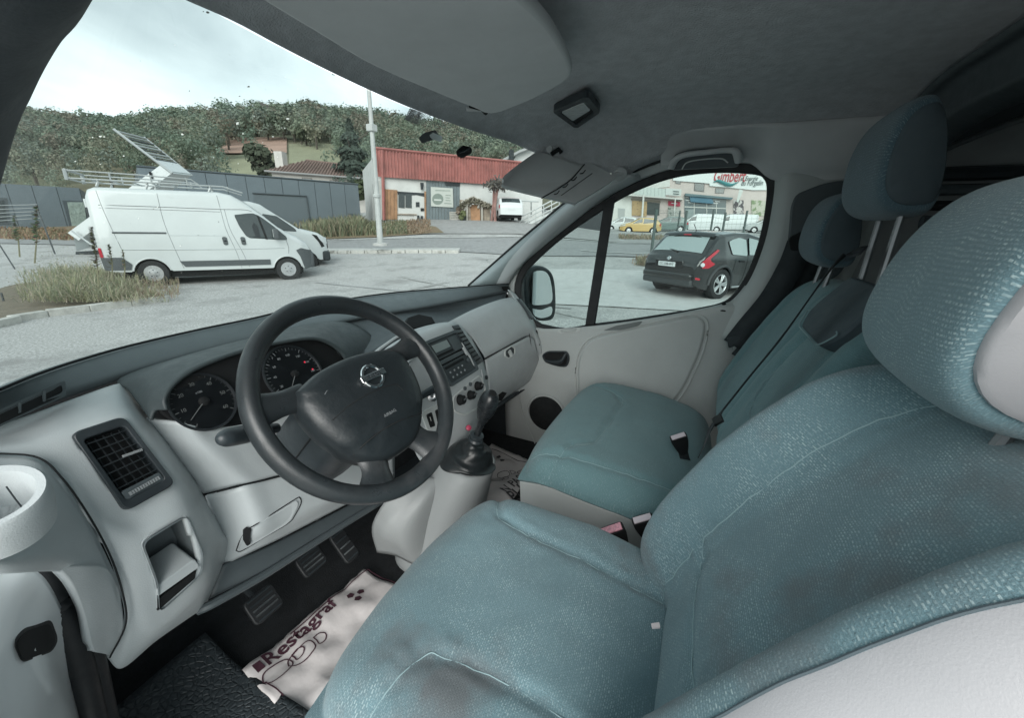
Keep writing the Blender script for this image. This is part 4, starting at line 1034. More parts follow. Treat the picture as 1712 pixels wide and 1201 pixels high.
# ------------------------------------------------------------------ driver seat
ds = empty('driver_seat', (-.47, -.4, .47), 'worn blue-grey cloth driver seat with pale vinyl sides in front', 'seat')
def dz(u, v):
    bol = max(0, (abs(u) - .5) / .5)
    front = max(0, v - .55) / .45
    return .018 * bol ** 1.3 * (1 - .55 * front) - .018 * front ** 2 - .034 * max(0, -v) + .006 * math.cos(u * 1.4) * (1 - bol)
Mc = frame4((-.487, -.405, .955), (1, 0, 0), (0, -.06, 1))
sm1 = [(-.98, .60), (-.6, .50), (-.52, .38), (-.48, 0), (-.5, -.9)]; sm2 = [(.98, .80), (.60, .62), (.53, .40), (.48, 0), (.5, -.9)]
sm3 = [(-.52, .40), (-.2, .36), (.2, .37), (.53, .42)]
pillow('seat_cushion', Mc, .250, .285, CL_D, ds, k=.34, zf=dz, re=.075, a=.66, skirt=.05, nx=84, ny=84, seams=((sm1, .007, .009), (sm2, .008, .009)), side=.16, side_mat=WARM, wr=.0035)
Mb = frame4((-.482, -.650, 1.140), (-1, 0, 0), (0, .86, .50))
def bz(u, v):
    bol = min(1, max(0, (abs(u) - .38) / .38)); bol = bol * bol * (3 - 2 * bol)
    return .078 * bol * (1 - .45 * max(0, v) ** 2) - .02 * v * v + .012 * math.exp(-((v + .35) / .4) ** 2) * (1 - bol)
sb1 = [(-.50, -.95), (-.50, -.2), (-.52, .5), (-.45, .97)]; sb2 = [(.50, -.95), (.50, -.2), (.52, .5), (.45, .97)]; sb3 = [(-.5, -.42), (-.25, -.5), (.25, -.5), (.5, -.42)]
pillow('backrest', Mb, .256, .272, CL_D, ds, k=.22, zf=bz, re=.075, a=.74, skirt=.035, nx=84, ny=84, wf=lambda v: 1 - .07 * max(0, v), seams=((sb1, .008, .009), (sb2, .008, .009), (sb3, .006, .009)), side=.12, side_mat=WARM, wr=.003, vinyl=.82)
box('seat_frame', (-.475, -.43, .62), (.42, .44, .3), DARKM, ds, bevel=.02)
prism('care_label', [at(a, b, z=.985) for a, b in ((1089, 1043), (1102, 1041), (1104, 1049), (1091, 1050))], (0, 0, -.003), mat('label_white', (.8, .7, .7), .7), ds)
hd, rt = headrest('headrest', (-.40, -.80, 1.447), .115, .085, .107, .0, 'driver headrest in blue-grey cloth with a pale vinyl end panel', CL_D, WARM)
for s in (-.07, .07): tube('post', [Vector((-.41 + s * .8, -.80, 1.40)), Vector((-.41 + s * .8, -.775, 1.28))], .006, POST, hd)
# ------------------------------------------------------------------ passenger bench
bs = empty('passenger_bench', (.30, -.38, .47), 'teal cloth double passenger bench beside the driver seat', 'bench seat')
def bcz(u, v):
    front = max(0, v - .5) / .5; edge = max(0, (abs(u) - .72) / .28)
    return -.022 * front ** 2 - .012 * edge ** 2 - .02 * max(0, -v - .2) + .008 * math.cos(v * 1.5)
Mc2 = frame4((.315, -.385, .905), (1, 0, 0), (0, -.09, 1))
q1 = [(-.98, .62), (-.66, .52), (-.52, .30), (.30, .22), (.52, .36), (.66, .70), (.7, .95)]
pillow('seat_cushion', Mc2, .375, .255, CL_B, bs, k=.26, zf=bcz, re=.06, a=.72, skirt=.012, nx=90, ny=70, seams=((q1, .007, .008), ([(-.84, .9), (-.80, .2), (-.78, -.95)], .006, .009), ([(.84, .9), (.82, .2), (.8, -.95)], .006, .009)), side=.15, side_mat=GREY2, side_name='base_panel', wr=.002)
box('bench_base', (.33, -.42, .60), (.62, .36, .28), GREY2, bs, bevel=.03)
def bbz(u, v):
    bol = max(0, (abs(u) - .6) / .4)
    return .022 * bol - .015 * v * v
Mb2 = frame4((.495, -.71, 1.155), (-1, 0, 0), (0, .90, .43))
pillow('backrest', Mb2, .225, .275, CL_B, bs, k=.30, zf=bbz, re=.06, a=.70, skirt=.05, nx=60, ny=60, wf=lambda v: 1 - .10 * max(0, v), seams=(([(-.62, -.95), (-.6, 0), (-.55, .95)], .006, .008), ([(.62, -.95), (.6, 0), (.55, .95)], .006, .008)), wr=.002)
Mb3 = frame4((.10, -.71, 1.165), (-1, 0, 0), (0, .90, .43))
pillow('backrest', Mb3, .185, .28, CL_B, bs, k=.30, zf=bbz, re=.05, a=.70, skirt=.05, nx=60, ny=60, wf=lambda v: 1 - .06 * max(0, v), seams=(([(-.55, .5), (-.55, .1), (-.35, -.28), (.35, -.28), (.55, .1), (.55, .5)], .007, .008),), wr=.002)
fl_ = [Mb3 @ Vector(v) for v in ((-.13, .27, .004), (.13, .27, .004), (.14, .17, .02), (.10, .13, .022), (-.10, .13, .022), (-.14, .17, .02))]
prism('table_flap', roundpoly(fl_, .02), (0, -.03, -.012), HRCAP, bs, bevel=.006)
tube('flap_piping', [p + Vector((0, .003, .001)) for p in roundpoly(fl_[2:], .02)], .0016, THREAD, bs)
h2, _q = headrest('headrest', (.20, -.847, 1.632), .130, .066, .102, -.20, 'raised slate headrest of the middle seat with bare posts', CL_H, HRCAP)
for s in (-.06, .05): tube('post', [Vector((.16 + s, -.845, 1.60)), Vector((.15 + s, -.835, 1.36))], .0065, POST, h2)
h3, _q = headrest('headrest', (.53, -.841, 1.507), .130, .068, .094, -.15, 'slate headrest by the passenger door, pushed right down', CL_H, HRCAP)
for s in (-.06, .06): tube('post', [Vector((.53 + s, -.85, 1.5)), Vector((.53 + s, -.83, 1.34))], .0065, POST, h3)
# ------------------------------------------------------------------ belts and buckles
WEB = mat('belt_webbing', (.022, .028, .032), .75, bump=(1500, .6, .0006))
def strap(name, P, w, mt, parent, nrm, n=30):
    P = crom(P, n); V = []
    for i, p in enumerate(P):
        t = (P[min(i + 1, n - 1)] - P[max(i - 1, 0)]).normalized(); s = t.cross(Vector(nrm)).normalized() * (w / 2)
        V += [p - s, p + s]
    return mesh(name, V, [(2 * i, 2 * i + 1, 2 * i + 3, 2 * i + 2) for i in range(n - 1)], mt, parent, solid=.0016, off=0)
b1 = empty('seat_belt', (.2, -.6, .9), 'thin dark lap-and-shoulder belt lying across the bench backrest', 'seat belt')
strap('webbing', [at(1445, 418, y=-.80), at(1412, 428, y=-.775), at(1385, 455, y=-.752), at(1310, 560, y=-.692), at(1250, 634, y=-.645), at(1200, 697, y=-.60)], .046, WEB, b1, (.28, .88, .38))
strap('webbing', [at(1199, 698, y=-.598), at(1188, 722, y=-.585), at(1176, 748, y=-.57)], .045, WEB, b1, (-.5, .8, .3))
prism('latch_plate', roundpoly([at(a, b, y=-.590) for a, b in ((1190, 700), (1203, 692), (1207, 703), (1193, 712))], .004), (0, -.004, -.002), BLACK, b1, bevel=.001)
b2 = empty('seat_belt', (.74, -.72, 1.1), 'wide black belt hanging down the pillar behind the passenger window', 'seat belt')
strap('webbing', [at(1338, 405, x=.745), at(1322, 445, x=.735), at(1290, 500, x=.725), at(1250, 548, x=.715), at(1226, 578, x=.71)], .075, WEB, b2, (-1, .25, .1))
strap('webbing', [at(1360, 410, x=.76), at(1345, 460, x=.755), at(1310, 510, x=.745), at(1270, 560, x=.735), at(1235, 600, x=.73)], .06, WEB, b2, (-1, .25, .1))
prism('guide', roundpoly(X((1318, 398, .738), (1345, 385, .738), (1362, 400, .738), (1352, 420, .738), (1322, 420, .738)), .012), (.02, 0, 0), BLACK, b2, bevel=.004)
prism('anchor', roundpoly(X((1215, 566, .71), (1238, 560, .71), (1240, 575, .71), (1218, 583, .71)), .006), (.02, 0, 0), DARK, b2, bevel=.003)
BTN = mat('faded_red_button', (.62, .30, .36), .5, var=(200, .3)); BTN2 = mat('pale_button', (.66, .58, .62), .5)
def buckle(c, ax, label, btn, s=1.0):
    e = empty('belt_buckle', c, label, 'belt buckle', 'belt buckles'); ax = Vector(ax).normalized(); c = Vector(c)
    sd_ = Vector((_r.x, _r.y, 0)); sd_ = (sd_ - ax * sd_.dot(ax)).normalized(); nr = sd_.cross(ax)
    V = []
    for t, w, d in ((-.075, .013, .008), (-.05, .02, .011), (-.02, .026, .0135), (.0, .0265, .0135)):
        for q in range(16):
            a = 2 * math.pi * q / 16; ca, sa = math.cos(a), math.sin(a)
            V.append(c + ax * t * s + sd_ * w * s * math.copysign(abs(ca) ** .45, ca) + nr * d * s * math.copysign(abs(sa) ** .5, sa))
    mesh('body', V, grid_faces(4, 16, False, True) + [tuple(range(16))[::-1], tuple(48 + q for q in range(16))], BLACK, e)
    box('button', c + ax * .001 * s, (.044 * s, .018 * s, .004), btn, e, rot=frame4(c, sd_, ax).to_3x3(), bevel=.001)
    strap('stem', [c - ax * .07 * s, c - ax * .12 * s, c - ax * .16 * s - Vector((0, .02, .02))], .03 * s, WEB, e, nr)
    return e
buckle(at(1022, 886, x=-.185), (-.28, .42, 1), 'black buckle with a faded red button beside the driver seat', BTN, 1.05)
buckle(at(1074, 868, x=-.13), (-.3, .35, 1), 'black buckle with a pale button half hidden by the driver backrest', BTN2, .9)
buckle(at(1134, 730, z=.965), (-.35, .35, 1), 'black buckle with a pinkish button standing up out of the bench', BTN2, .85)
# ------------------------------------------------------------------ gear lever console
gc = empty('gear_lever', (.03, .02, .47), 'black gear lever with a gaiter on a grey floor console', 'gear lever')
bt = at(783, 760, x=.03)     # gaiter ring centre
GC = []
secs = [(.47, .15, .13, .10, .03), (.56, .145, .125, .09, .03), (.68, .12, .11, .05, .02), (bt.z - .045, .095, .085, .01, .01), (bt.z - .02, .088, .078, 0, 0), (bt.z - .012, .082, .072, 0, 0), (bt.z - .016, .074, .064, 0, 0)]
for z, a, b, dy, dx in secs:
    for q in range(36):
        t = 2 * math.pi * q / 36; ca, sa = math.cos(t), math.sin(t)
        GC.append(Vector((bt.x - dx + a * math.copysign(abs(ca) ** .85, ca), bt.y + dy + b * math.copysign(abs(sa) ** .85, sa), z + (.02 * sa if z > bt.z - .05 else 0))))
LOWG = mat('lower_console_grey', (.30, .32, .325), .5, bump=(620, .5, .0008))
mesh('console_tower', GC, grid_faces(len(secs), 36, False, True), LOWG, gc, ang=180)
patch('console_cheek', [Y((690, 790, .14), (720, 800, .12), (750, 790, .10), (800, 745, .10)), Y((650, 830, .20), (690, 840, .14), (730, 830, .10), (810, 800, .08)), Y((622, 880, .24), (650, 890, .18), (700, 900, .12), (790, 850, .08)), Y((630, 925, .26), (660, 930, .20), (710, 945, .12), (780, 900, .06))], LOWG, gc, solid=.006)
lathe('screw', [(.004, 0), (.004, .002), (0, .003)], DARK, gc, towards(at(643, 913, y=.24), .004), (-.5, -.8, .2), 10)
GAIT = mat('gaiter_leather', (.014, .018, .02), .38, bump=(60, .5, .003), bump2=(500, .3, .0008))
kt = at(815, 678, x=.02); kb = at(795, 735, x=.025)
V = []
for i, t in enumerate([0, .06, .16, .28, .4, .52, .64, .78, .9, 1]):
    c = Vector((bt.x, bt.y, bt.z - .016)).lerp(kb, t)
    rr = .072 * (1 - t) ** 1.25 + .018 + (.009 if i % 2 else -.004) * (0 < t < .95)
    for q in range(32):
        a = 2 * math.pi * q / 32; rq = rr * (1 + .10 * math.sin(3 * a + i * 1.3) * (1 - t))
        V.append(c + Vector((math.cos(a) * rq, math.sin(a) * rq * .9, .02 * math.sin(a) * (1 - t) + .008 * math.sin(2 * a + i))))
mesh('gaiter', V, grid_faces(10, 32, False, True), GAIT, gc, sub=1)
ax = (kt - kb).normalized()
lathe('collar', [(.022, -.004), (.024, .0), (.020, .006), (.017, .006), (.017, .012), (.021, .014), (.021, .018), (.012, .02)], DARK, gc, kb, ax, 24)
L_ = (kt - kb).length
lathe('knob', [(.010, .012), (.0105, L_ * .42), (.0125, L_ * .52), (.0185, L_ * .64), (.0262, L_ * .82), (.0292, L_ * 1.0), (.0285, L_ * 1.15), (.023, L_ * 1.28), (.012, L_ * 1.36), (0, L_ * 1.38)], mat('knob_skin', (.018, .022, .025), .28, bump=(600, .3, .0006)), gc, kb, ax, 28)
kc = kb + ax * L_ * 1.24; kd = (ax * .9 + (CAM - kc).normalized() * .9 + Vector((.5, -.1, 0))).normalized()
lathe('shift_diagram', [(.0, .001), (.011, .0), (.012, -.003)], BLACK, gc, kc + kd * .018, kd, 20)
rg = at(783, 716, y=.10)
lathe('red_lift_ring', [(.009, 0), (.009, .006), (.006, .008), (0, .008)], mat('pinkish_red', (.5, .06, .12), .4), gc, towards(rg, .012), (-.5, -.6, .6), 16)
# ------------------------------------------------------------------ floor: rubber mat, pedals, paper mats
def cobble(name):
    M = bpy.data.materials.new(name); M.use_nodes = True; N, L = M.node_tree.nodes, M.node_tree.links; b = N['Principled BSDF']
    t = N.new('ShaderNodeTexCoord'); v = N.new('ShaderNodeTexVoronoi'); v.feature = 'DISTANCE_TO_EDGE'; v.inputs['Scale'].default_value = 80
    L.new(t.outputs['Object'], v.inputs['Vector'])
    q = N.new('ShaderNodeMapRange'); q.inputs[1].default_value = 0; q.inputs[2].default_value = .18; L.new(v.outputs['Distance'], q.inputs[0])
    u = N.new('ShaderNodeBump'); u.inputs['Strength'].default_value = 1; u.inputs['Distance'].default_value = .0015; L.new(q.outputs[0], u.inputs['Height']); L.new(u.outputs[0], b.inputs['Normal'])
    b.inputs['Base Color'].default_value = (.028, .036, .041, 1); b.inputs['Roughness'].default_value = .5; return M
COB = cobble('cobbled_rubber')
rows = [[Vector((x, y, .492 + .012 * noise.noise((x * 5, y * 5, 1)) + .10 * max(0, (y - .34) / .2) ** 2)) for x in (-.84, -.77, -.70, -.63, -.56)] for y in (-.35, -.1, .1, .25, .36, .46)]
o = patch('rubber_floor_mat', rows, COB, None, solid=.008, face=(0, 0, 3)); tag(o, 'dark cobbled rubber mat on the floor below the driver door', 'floor mat')
def pedal(c, w, h, label, arm):
    e = empty('pedal', c, label, 'pedal', 'pedals'); c = Vector(c); n_ = Vector((0, -.75, .66)); x_ = Vector((1, 0, 0)); y_ = n_.cross(x_)
    o_ = roundpoly([c + x_ * a * w + y_ * b * h for a, b in ((-.5, .5), (.5, .5), (.5, -.5), (-.5, -.5))], .014)
    prism('pad', o_, -n_ * .012, RUBBER, e, bevel=.003)
    for i in range(5):
        a = c + y_ * h * (i / 5 - .4)
        tube('tread', [a - x_ * w * .38 + n_ * .001, a + x_ * w * .38 + n_ * .001], .0022, METAL if i in (1, 2) else DARK, e, seg=6)
    tube('arm', [c - n_ * .008, c - n_ * .05 + Vector((0, .05, .05)), c + Vector((0, .16, .22))], .008, DARKM, e)
pedal(at(442, 1010, z=.60), .075, .065, 'clutch pedal with a ribbed pad, nearest the rubber mat', 0)
pedal(at(522, 938, z=.60), .075, .06, 'ribbed brake pedal deep under the dashboard', 0)
pedal(at(577, 912, z=.59), .05, .10, 'narrow accelerator pedal against the console', 0)
PAPER = mat('printed_paper', (.54, .51, .505), .8, bump=(30, .5, .004), var=(9, .05))
INK = mat('plum_ink', (.055, .018, .03), .7); INKG = mat('grey_ink', (.06, .055, .06), .7)
def paper_z(x, y, s): return .484 + .026 * abs(noise.noise((x * 7 + s, y * 7, s))) + .009 * noise.noise((x * 21, y * 21, s))
def paper(name, corners, s, label, n=40):
    e = empty(name, sum((Vector(c) for c in corners), Vector()) / 4, label, 'paper mat', 'paper floor mats')
    C4 = [Vector((*c[:2], 0)) for c in corners]; V = []
    for j in range(n):
        for i in range(n):
            p = lerp4(C4, i / (n - 1), j / (n - 1)); ed = .004 * noise.noise((i * .6, j * .6, s)); V.append(Vector((p.x + ed, p.y + ed, paper_z(p.x, p.y, s))))
    F = grid_faces(n, n)
    if (V[1] - V[0]).cross(V[n] - V[0]).z < 0: F = [f[::-1] for f in F]
    mesh('sheet', V, F, PAPER, e, solid=.0006); return e, C4
def ink(e, s, P, w, mt=INK, closed=False, n=24):
    P = [Vector((*p[:2], 0)) for p in P]
    P = crom(P + ([P[0]] if closed else []), n)
    V = []
    for i, p in enumerate(P):
        t = (P[min(i + 1, n - 1)] - P[max(i - 1, 0)]).normalized(); q = Vector((-t.y, t.x, 0)) * w / 2
        for r_ in (p - q, p + q): V.append(Vector((r_.x, r_.y, paper_z(r_.x, r_.y, s) + .0022)))
    mesh('printed_line', V, [(2 * i, 2 * i + 1, 2 * i + 3, 2 * i + 2) for i in range(n - 1)], mt, e, smooth=False)
def inktext(e, s, txt, size, o, xd, mt=INK, shear=0, bold=.0006):
    M = frame4(Vector((*o[:2], 0)), Vector((*xd[:2], 0)), (0, 0, 1)); ob = text('printed_word', txt, size, mt, e, M, 'LEFT', 0, shear, bold)
    for v in ob.data.vertices: v.co.z = paper_z(v.co.x, v.co.y, s) + .0022
    return ob
def inkpoly(e, s, P, mt=INK):
    V = [Vector((p[0], p[1], paper_z(p[0], p[1], s) + .0024)) for p in P]; mesh('printed_mark', V, [tuple(range(len(V)))], mt, e, smooth=False)
FZ = .492
g = lambda a, b: at(a, b, z=FZ)
pa, pb_ = g(405, 1122), g(608, 953); pd = (pb_ - pa); pu = Vector((pd.y, -pd.x, 0)).normalized()   # pu: towards the seat
e1, C4 = paper('paper_floor_mat', [pa, pb_, pb_ + pu * .55 + pd * .12, pa + pu * .55 - pd * .02], 1.0, 'crumpled white paper mat printed Restagraf under the driver seat')
ink(e1, 1.0, [pa + pd * .32 + pu * .008, pa + pd * .65 + pu * .008, pb_ - pd * .02 + pu * .010, pb_ + pd * .02 + pu * .03, pb_ + pd * .04 + pu * .12], .003)
ink(e1, 1.0, [pa + pd * .04 + pu * .07, pa + pd * .05 + pu * .15, pa + pd * .04 + pu * .3, pa + pd * .03 + pu * .5], .003)
bx0 = pa + pd * .045 + pu * .038
inkpoly(e1, 1.0, [bx0, bx0 + pd * .05, bx0 + pd * .05 - pu * .026, bx0 - pu * .026])
inktext(e1, 1.0, 'Restagraf', .052, pa + pd * .105 + pu * .024, pd, bold=.0012)
def foot(e, s, c, d, L0, mt=INK):
    d = Vector((*d[:2], 0)).normalized(); q = Vector((-d.y, d.x, 0)); c = Vector((*c[:2], 0))
    ink(e, s, [c + d * L0 * a + q * L0 * b for a, b in ((0, .0), (.1, .18), (.35, .2), (.6, .15), (.66, 0), (.6, -.16), (.35, -.22), (.1, -.16))], .003, mt, True, 26)
    ink(e, s, [c + d * L0 * a + q * L0 * b for a, b in ((.74, .12), (.9, .12), (1.0, 0), (.9, -.13), (.74, -.13), (.75, 0))], .003, mt, True, 20)
foot(e1, 1.0, g(440, 1142), pd, .10); foot(e1, 1.0, g(482, 1112), pd, .10)
cc = g(596, 997)
for a in (0, 2.1, 4.2):
    c = cc + Vector((math.cos(a), math.sin(a), 0)) * .016
    inkpoly(e1, 1.0, [c + Vector((math.cos(a + t), math.sin(a + t), 0)) * .011 for t in (0, 1.2, 2.4, 3.6, 5)])
pa, pb_ = g(780, 790), g(822, 742); pq_ = g(893, 776)
c2 = [pa + (pa - pb_) * .9, pb_, pq_, pq_ + (pa - pb_) * 1.7]
e2, C4 = paper('paper_floor_mat', [pb_ + (pa - pb_) * 2.2, pb_, pq_, pq_ + (pa - pb_) * 2.6], 2.0, 'white paper mat printed with footprints on the passenger floor')
ink(e2, 2.0, [g(822, 750), g(845, 760), g(880, 775)], .004, INKG); ink(e2, 2.0, [g(818, 752), g(812, 762), g(806, 772)], .004, INKG)
td = g(886, 800) - g(858, 826)
for s_, px, py, sz, sh in (('N PAS', 841, 824, .052, 0), ('PLUS', 852, 835, .075, .25), ('RS LA', 868, 839, .052, 0), ('PRE', 881, 843, .066, 0)):
    inktext(e2, 2.0, s_, sz, g(px, py), td, INKG, sh, .001)
foot(e2, 2.0, g(820, 807), g(838, 800) - g(820, 806), .085, INKG); foot(e2, 2.0, g(832, 796), g(856, 789) - g(832, 796), .085, INKG); foot(e2, 2.0, g(866, 786), g(878, 793) - g(866, 786), .08, INKG)
cc = g(832, 770)
for a in (0.3, 2.4, 4.5):
    c = cc + Vector((math.cos(a), math.sin(a), 0)) * .026
    inkpoly(e2, 2.0, [c + Vector((math.cos(a + t) * .016, math.sin(a + t) * .011, 0)) for t in (0, 1.2, 2.4, 3.6, 5)], INKG)
# ------------------------------------------------------------------ sun visors and roof lamp
sv = empty('sun_visor', (-.2, -.1, 1.76), 'large grey driver sun visor folded up against the headliner', 'sun visor', 'sun visors')
vo = [(300, -90), (430, -2), (520, 52), (620, 110), (720, 153), (790, 181), (812, 190), (840, 187), (900, 163), (945, 138), (957, 122), (950, 95), (920, 45), (870, -5), (800, -60), (700, -110)]
vz = [1.765] * len(vo)
P = crom([at(a, b, z=1.752 + .03 * max(0, (b_ - 800) / 160)) for (a, b), b_ in zip(vo + vo[:1], [v[0] for v in vo + vo[:1]])], 97)[:-1]
o = prism('panel', P, (0, .004, .022), VISOR, sv, bevel=.009, bseg=4)
tube('pivot_notch', [at(786, 176, z=1.764), at(806, 181, z=1.764), at(812, 188, z=1.762)], .006, BLACK, sv)
tube('visor_rod', [at(780, 182, z=1.785), at(840, 182, z=1.785)], .006, VISOR, sv)
pv = empty('sun_visor', at(930, 250, y=.02), 'grey passenger sun visor tipped down with a card slot, beside the roof lamp', 'sun visor', 'sun visors')
q4 = [Vector((.30, .105, 1.762)), Vector((.70, .02, 1.735)), Vector((.70, .09, 1.60)), Vector((.30, .19, 1.62))]
pvo = [at(912, 247, y=.06), at(935, 244, y=.055), at(1020, 290, x=.70), at(1026, 300, x=.705), at(966, 337, x=.70), at(955, 338, x=.69), at(850, 313, y=.16), at(842, 303, y=.16), at(845, 292, y=.15), at(890, 258, y=.085)]
P = crom(pvo + pvo[:1], 80)[:-1]
nv = (pvo[2] - pvo[0]).cross(pvo[6] - pvo[0]).normalized(); nv = nv if nv.dot(CAM - pvo[0]) > 0 else -nv
prism('panel', P, -nv * .026, VISOR, pv, bevel=.010, bseg=4)
lf = lambda p, k=.0015: p + nv * k
def on_pv(px, py, k=.001):
    v = ray(px, py); t = (pvo[0] - CAM).dot(nv) / v.dot(nv); return CAM + v * t + nv * k
tube('card_slot', [on_pv(905, 332, .002), on_pv(950, 304, .002), on_pv(977, 275, .002)], .0022, BLACK, pv, n=16)
for i in range(4):
    a, b = 926 + i * 14.5, 325 - i * 11.5
    tube('slot_scallop', [on_pv(a, b, .002), on_pv(a + 5, b - 1, .002), on_pv(a + 9, b - 6, .002)], .0018, BLACK, pv, n=8)
tube('slot_fold', [on_pv(938, 327, .001), on_pv(990, 290, .001)], .0014, DARK, pv)
tube('pivot_notch', [on_pv(922, 258, .002), on_pv(934, 250, .003), on_pv(938, 256, .003)], .008, BLACK, pv)
tube('hinge_clip', [at(918, 249, y=.05), at(938, 244, y=.045)], .012, VISOR, pv)
tube('pivot_arm', [at(1018, 297, x=.71), at(1034, 291, x=.73), at(1046, 287, x=.75)], .009, VISOR, pv, n=10)
lathe('pivot_plate', [(.028, 0), (.026, .008), (.012, .012), (0, .012)], VISOR, pv, at(1036, 291, x=.745), (-.7, -.3, -.6), 20)
dl = empty('roof_lamp', at(965, 188, z=1.85), 'rectangular courtesy lamp set in the headliner', 'roof lamp')
do = [at(a, b, z=1.822) for a, b in ((923, 187), (982, 161), (1004, 188), (963, 216))]
dc = sum(do, Vector()) / 4
ring('bezel', roundpoly(do, .02), roundpoly([p.lerp(dc, .28) for p in do], .02), (0, 0, .02), DARK, dl, bevel=.004, bseg=3)
di = [p.lerp(dc, .30) + Vector((0, 0, .004)) for p in do]
prism('lens_seat', di, (0, 0, .01), BLACK, dl)
prism('lens', roundpoly([lerp4(di, u_, v_) - Vector((0, 0, .004)) for u_, v_ in ((.03, .03), (.97, .03), (.97, .70), (.03, .70))], .01), (0, 0, .008), mat('lamp_lens', (.55, .58, .58), .15, bump=(60, .6, .003)), dl, bevel=.003)
# ================================================================== outside
def H(px, py, D):
    """point of the place at horizontal distance D along the view, at that pixel"""
    v = ray(px, py); return CAM + v * (D / v.dot(_h))
_TL = ((-60, -.22), (0, -.22), (12, -.25), (14, -.22), (20, .22), (29, .75), (45, 2.3), (60, 4))
_TM = ((-60, -.2), (0, -.2), (13, -.15), (17, .1), (20, .33), (24, .75), (30, 1.78), (45, 2.6), (60, 4))
_TR = ((-60, -.12), (0, -.12), (11, -.1), (13, 0), (17, .33), (25, .6), (40, 1.12), (60, 2.0))
def _tab(t, d):
    if d <= t[0][0]: return t[0][1]
    for (a, b), (c, e) in zip(t, t[1:]):
        if d <= c: return b + (e - b) * (d - a) / (c - a)
    return t[-1][1] + (d - t[-1][0]) * .08
def T(p):
    v = Vector((p[0], p[1], 0)) - Vector((CAM.x, CAM.y, 0)); d = v.dot(_h); s = v.dot(_r0); q = s / max(d, 3)
    l, m_, r_ = _tab(_TL, d), _tab(_TM, d), _tab(_TR, d)
    if q < -.2: w = min(1, max(0, (-.2 - q) / .3)); return m_ + (l - m_) * w
    w = min(1, max(0, (q - .0) / .25)); return m_ + (r_ - m_) * w
def DS(d, s, lift=0):
    p = Vector((CAM.x, CAM.y, 0)) + _h * d + _r0 * s; return Vector((p.x, p.y, T(p) + lift))
def sheet(name, near, far, mt, lift, n=60, m_=10, kind='structure', label=None):
    """ground strip between two (d,s) lines, laid on the terrain"""
    A = crom([Vector((a, b, 0)) for a, b in near], n); B = crom([Vector((a, b, 0)) for a, b in far], n); V = []
    for j in range(m_):
        for i in range(n):
            q = A[i].lerp(B[i], j / (m_ - 1)); V.append(DS(q.x, q.y, lift))
    F = grid_faces(m_, n)
    if (V[1] - V[0]).cross(V[n] - V[0]).z < 0: F = [f[::-1] for f in F]
    o = mesh(name, V, F, mt); tag(o, label, None, None, kind); return o
GRAV = mat('pale_gravel_lot', (.43, .425, .415), .95, bump=(30, .7, .012), bump2=(110, .8, .008), var=(30, .42), wear=(.8, .50, (.29, .285, .278), .16))
ASPH = mat('worn_asphalt', (.29, .29, .29), .9, bump=(90, .5, .006), var=(5, .15), wear=(.6, .56, (.20, .20, .20), .15))
CONC = mat('pale_concrete', (.48, .475, .46), .9, bump=(60, .4, .004), var=(8, .10), wear=(1.2, .58, (.26, .25, .24), .15))
EARTH = mat('dry_earth', (.24, .165, .115), .95, bump=(30, .8, .02), var=(2.5, .2, (.19, .16, .09)))
# ground sheet
ds_ = [-40, -20, -8, -3, 0, 2, 4, 6, 8, 9.5, 11, 12, 13, 14, 15, 16, 17, 18, 19, 20, 21, 22, 23, 24, 25, 27, 29, 31, 34, 38, 42, 46, 52, 60, 75]
ss_ = [-90, -60, -45] + [-36 + 2 * i for i in range(37)] + [45, 60, 90, 140]
V = [DS(d, s) + Vector((0, 0, .0)) for d in ds_ for s in ss_]
F = grid_faces(len(ds_), len(ss_))
if (V[1] - V[0]).cross(V[len(ss_)] - V[0]).z < 0: F = [f[::-1] for f in F]
gr = mesh('ground', V, F, GRAV); gr['kind'] = 'structure'
sheet('road', [(20.2, -45), (20.2, -12), (20.0, -4), (18.6, 2), (17.6, 8), (16.5, 20), (15, 40)], [(24.2, -45), (24.2, -12), (24.5, -4), (25.5, 2), (26, 8), (26, 20), (26, 40)], ASPH, .03)
LINE = mat('road_paint', (.55, .55, .53), .8, wear=(6, .5, (.3, .3, .3), .2))
sheet('road_edge_line', [(24.0, -45), (24.0, -12), (24.2, -4), (25.1, 2), (25.6, 8), (25.6, 20), (25.6, 40)], [(24.15, -45), (24.15, -12), (24.4, -4), (25.3, 2), (25.8, 8), (25.8, 20), (25.8, 40)], LINE, .06, m_=2)
sheet('road_edge_line', [(20.4, 3.2), (19, 6), (18, 14), (17, 30)], [(20.6, 3.2), (19.2, 6), (18.2, 14), (17.2, 30)], LINE, .06, m_=2)
sheet('verge', [(24.7, -45), (24.7, -12), (25.0, -7), (25.6, -4.2)], [(33, -45), (33, -16), (30, -9), (27.5, -5.0)], EARTH, .05)
sheet('forecourt', [(25.2, -6.5), (26, 2), (26.4, 10), (26.4, 30)], [(33, -9), (34, 2), (36, 10), (37, 30)], mat('forecourt_asphalt', (.32, .315, .31), .9, bump=(50, .4, .006), var=(3, .12)), .04)
sheet('concrete_apron', [(9.3, .3), (8.6, 2.8), (8.0, 6.2), (7, 9)], [(15.2, 1.2), (14.6, 4), (13.8, 7.5), (13, 12)], mat('pale_apron', (.54, .535, .525), .9, bump=(70, .4, .004), var=(4, .08), wear=(1.5, .55, (.46, .455, .445), .12)), .02)
# faint wheel track and joint lines on the lot
sheet('painted_line', [(8.6, 1.2), (10.4, -2.2), (12.5, -6)], [(8.68, 1.25), (10.5, -2.15), (12.6, -5.95)], mat('ghost_line', (.33, .33, .33), .9, var=(20, .2)), .012, m_=2)

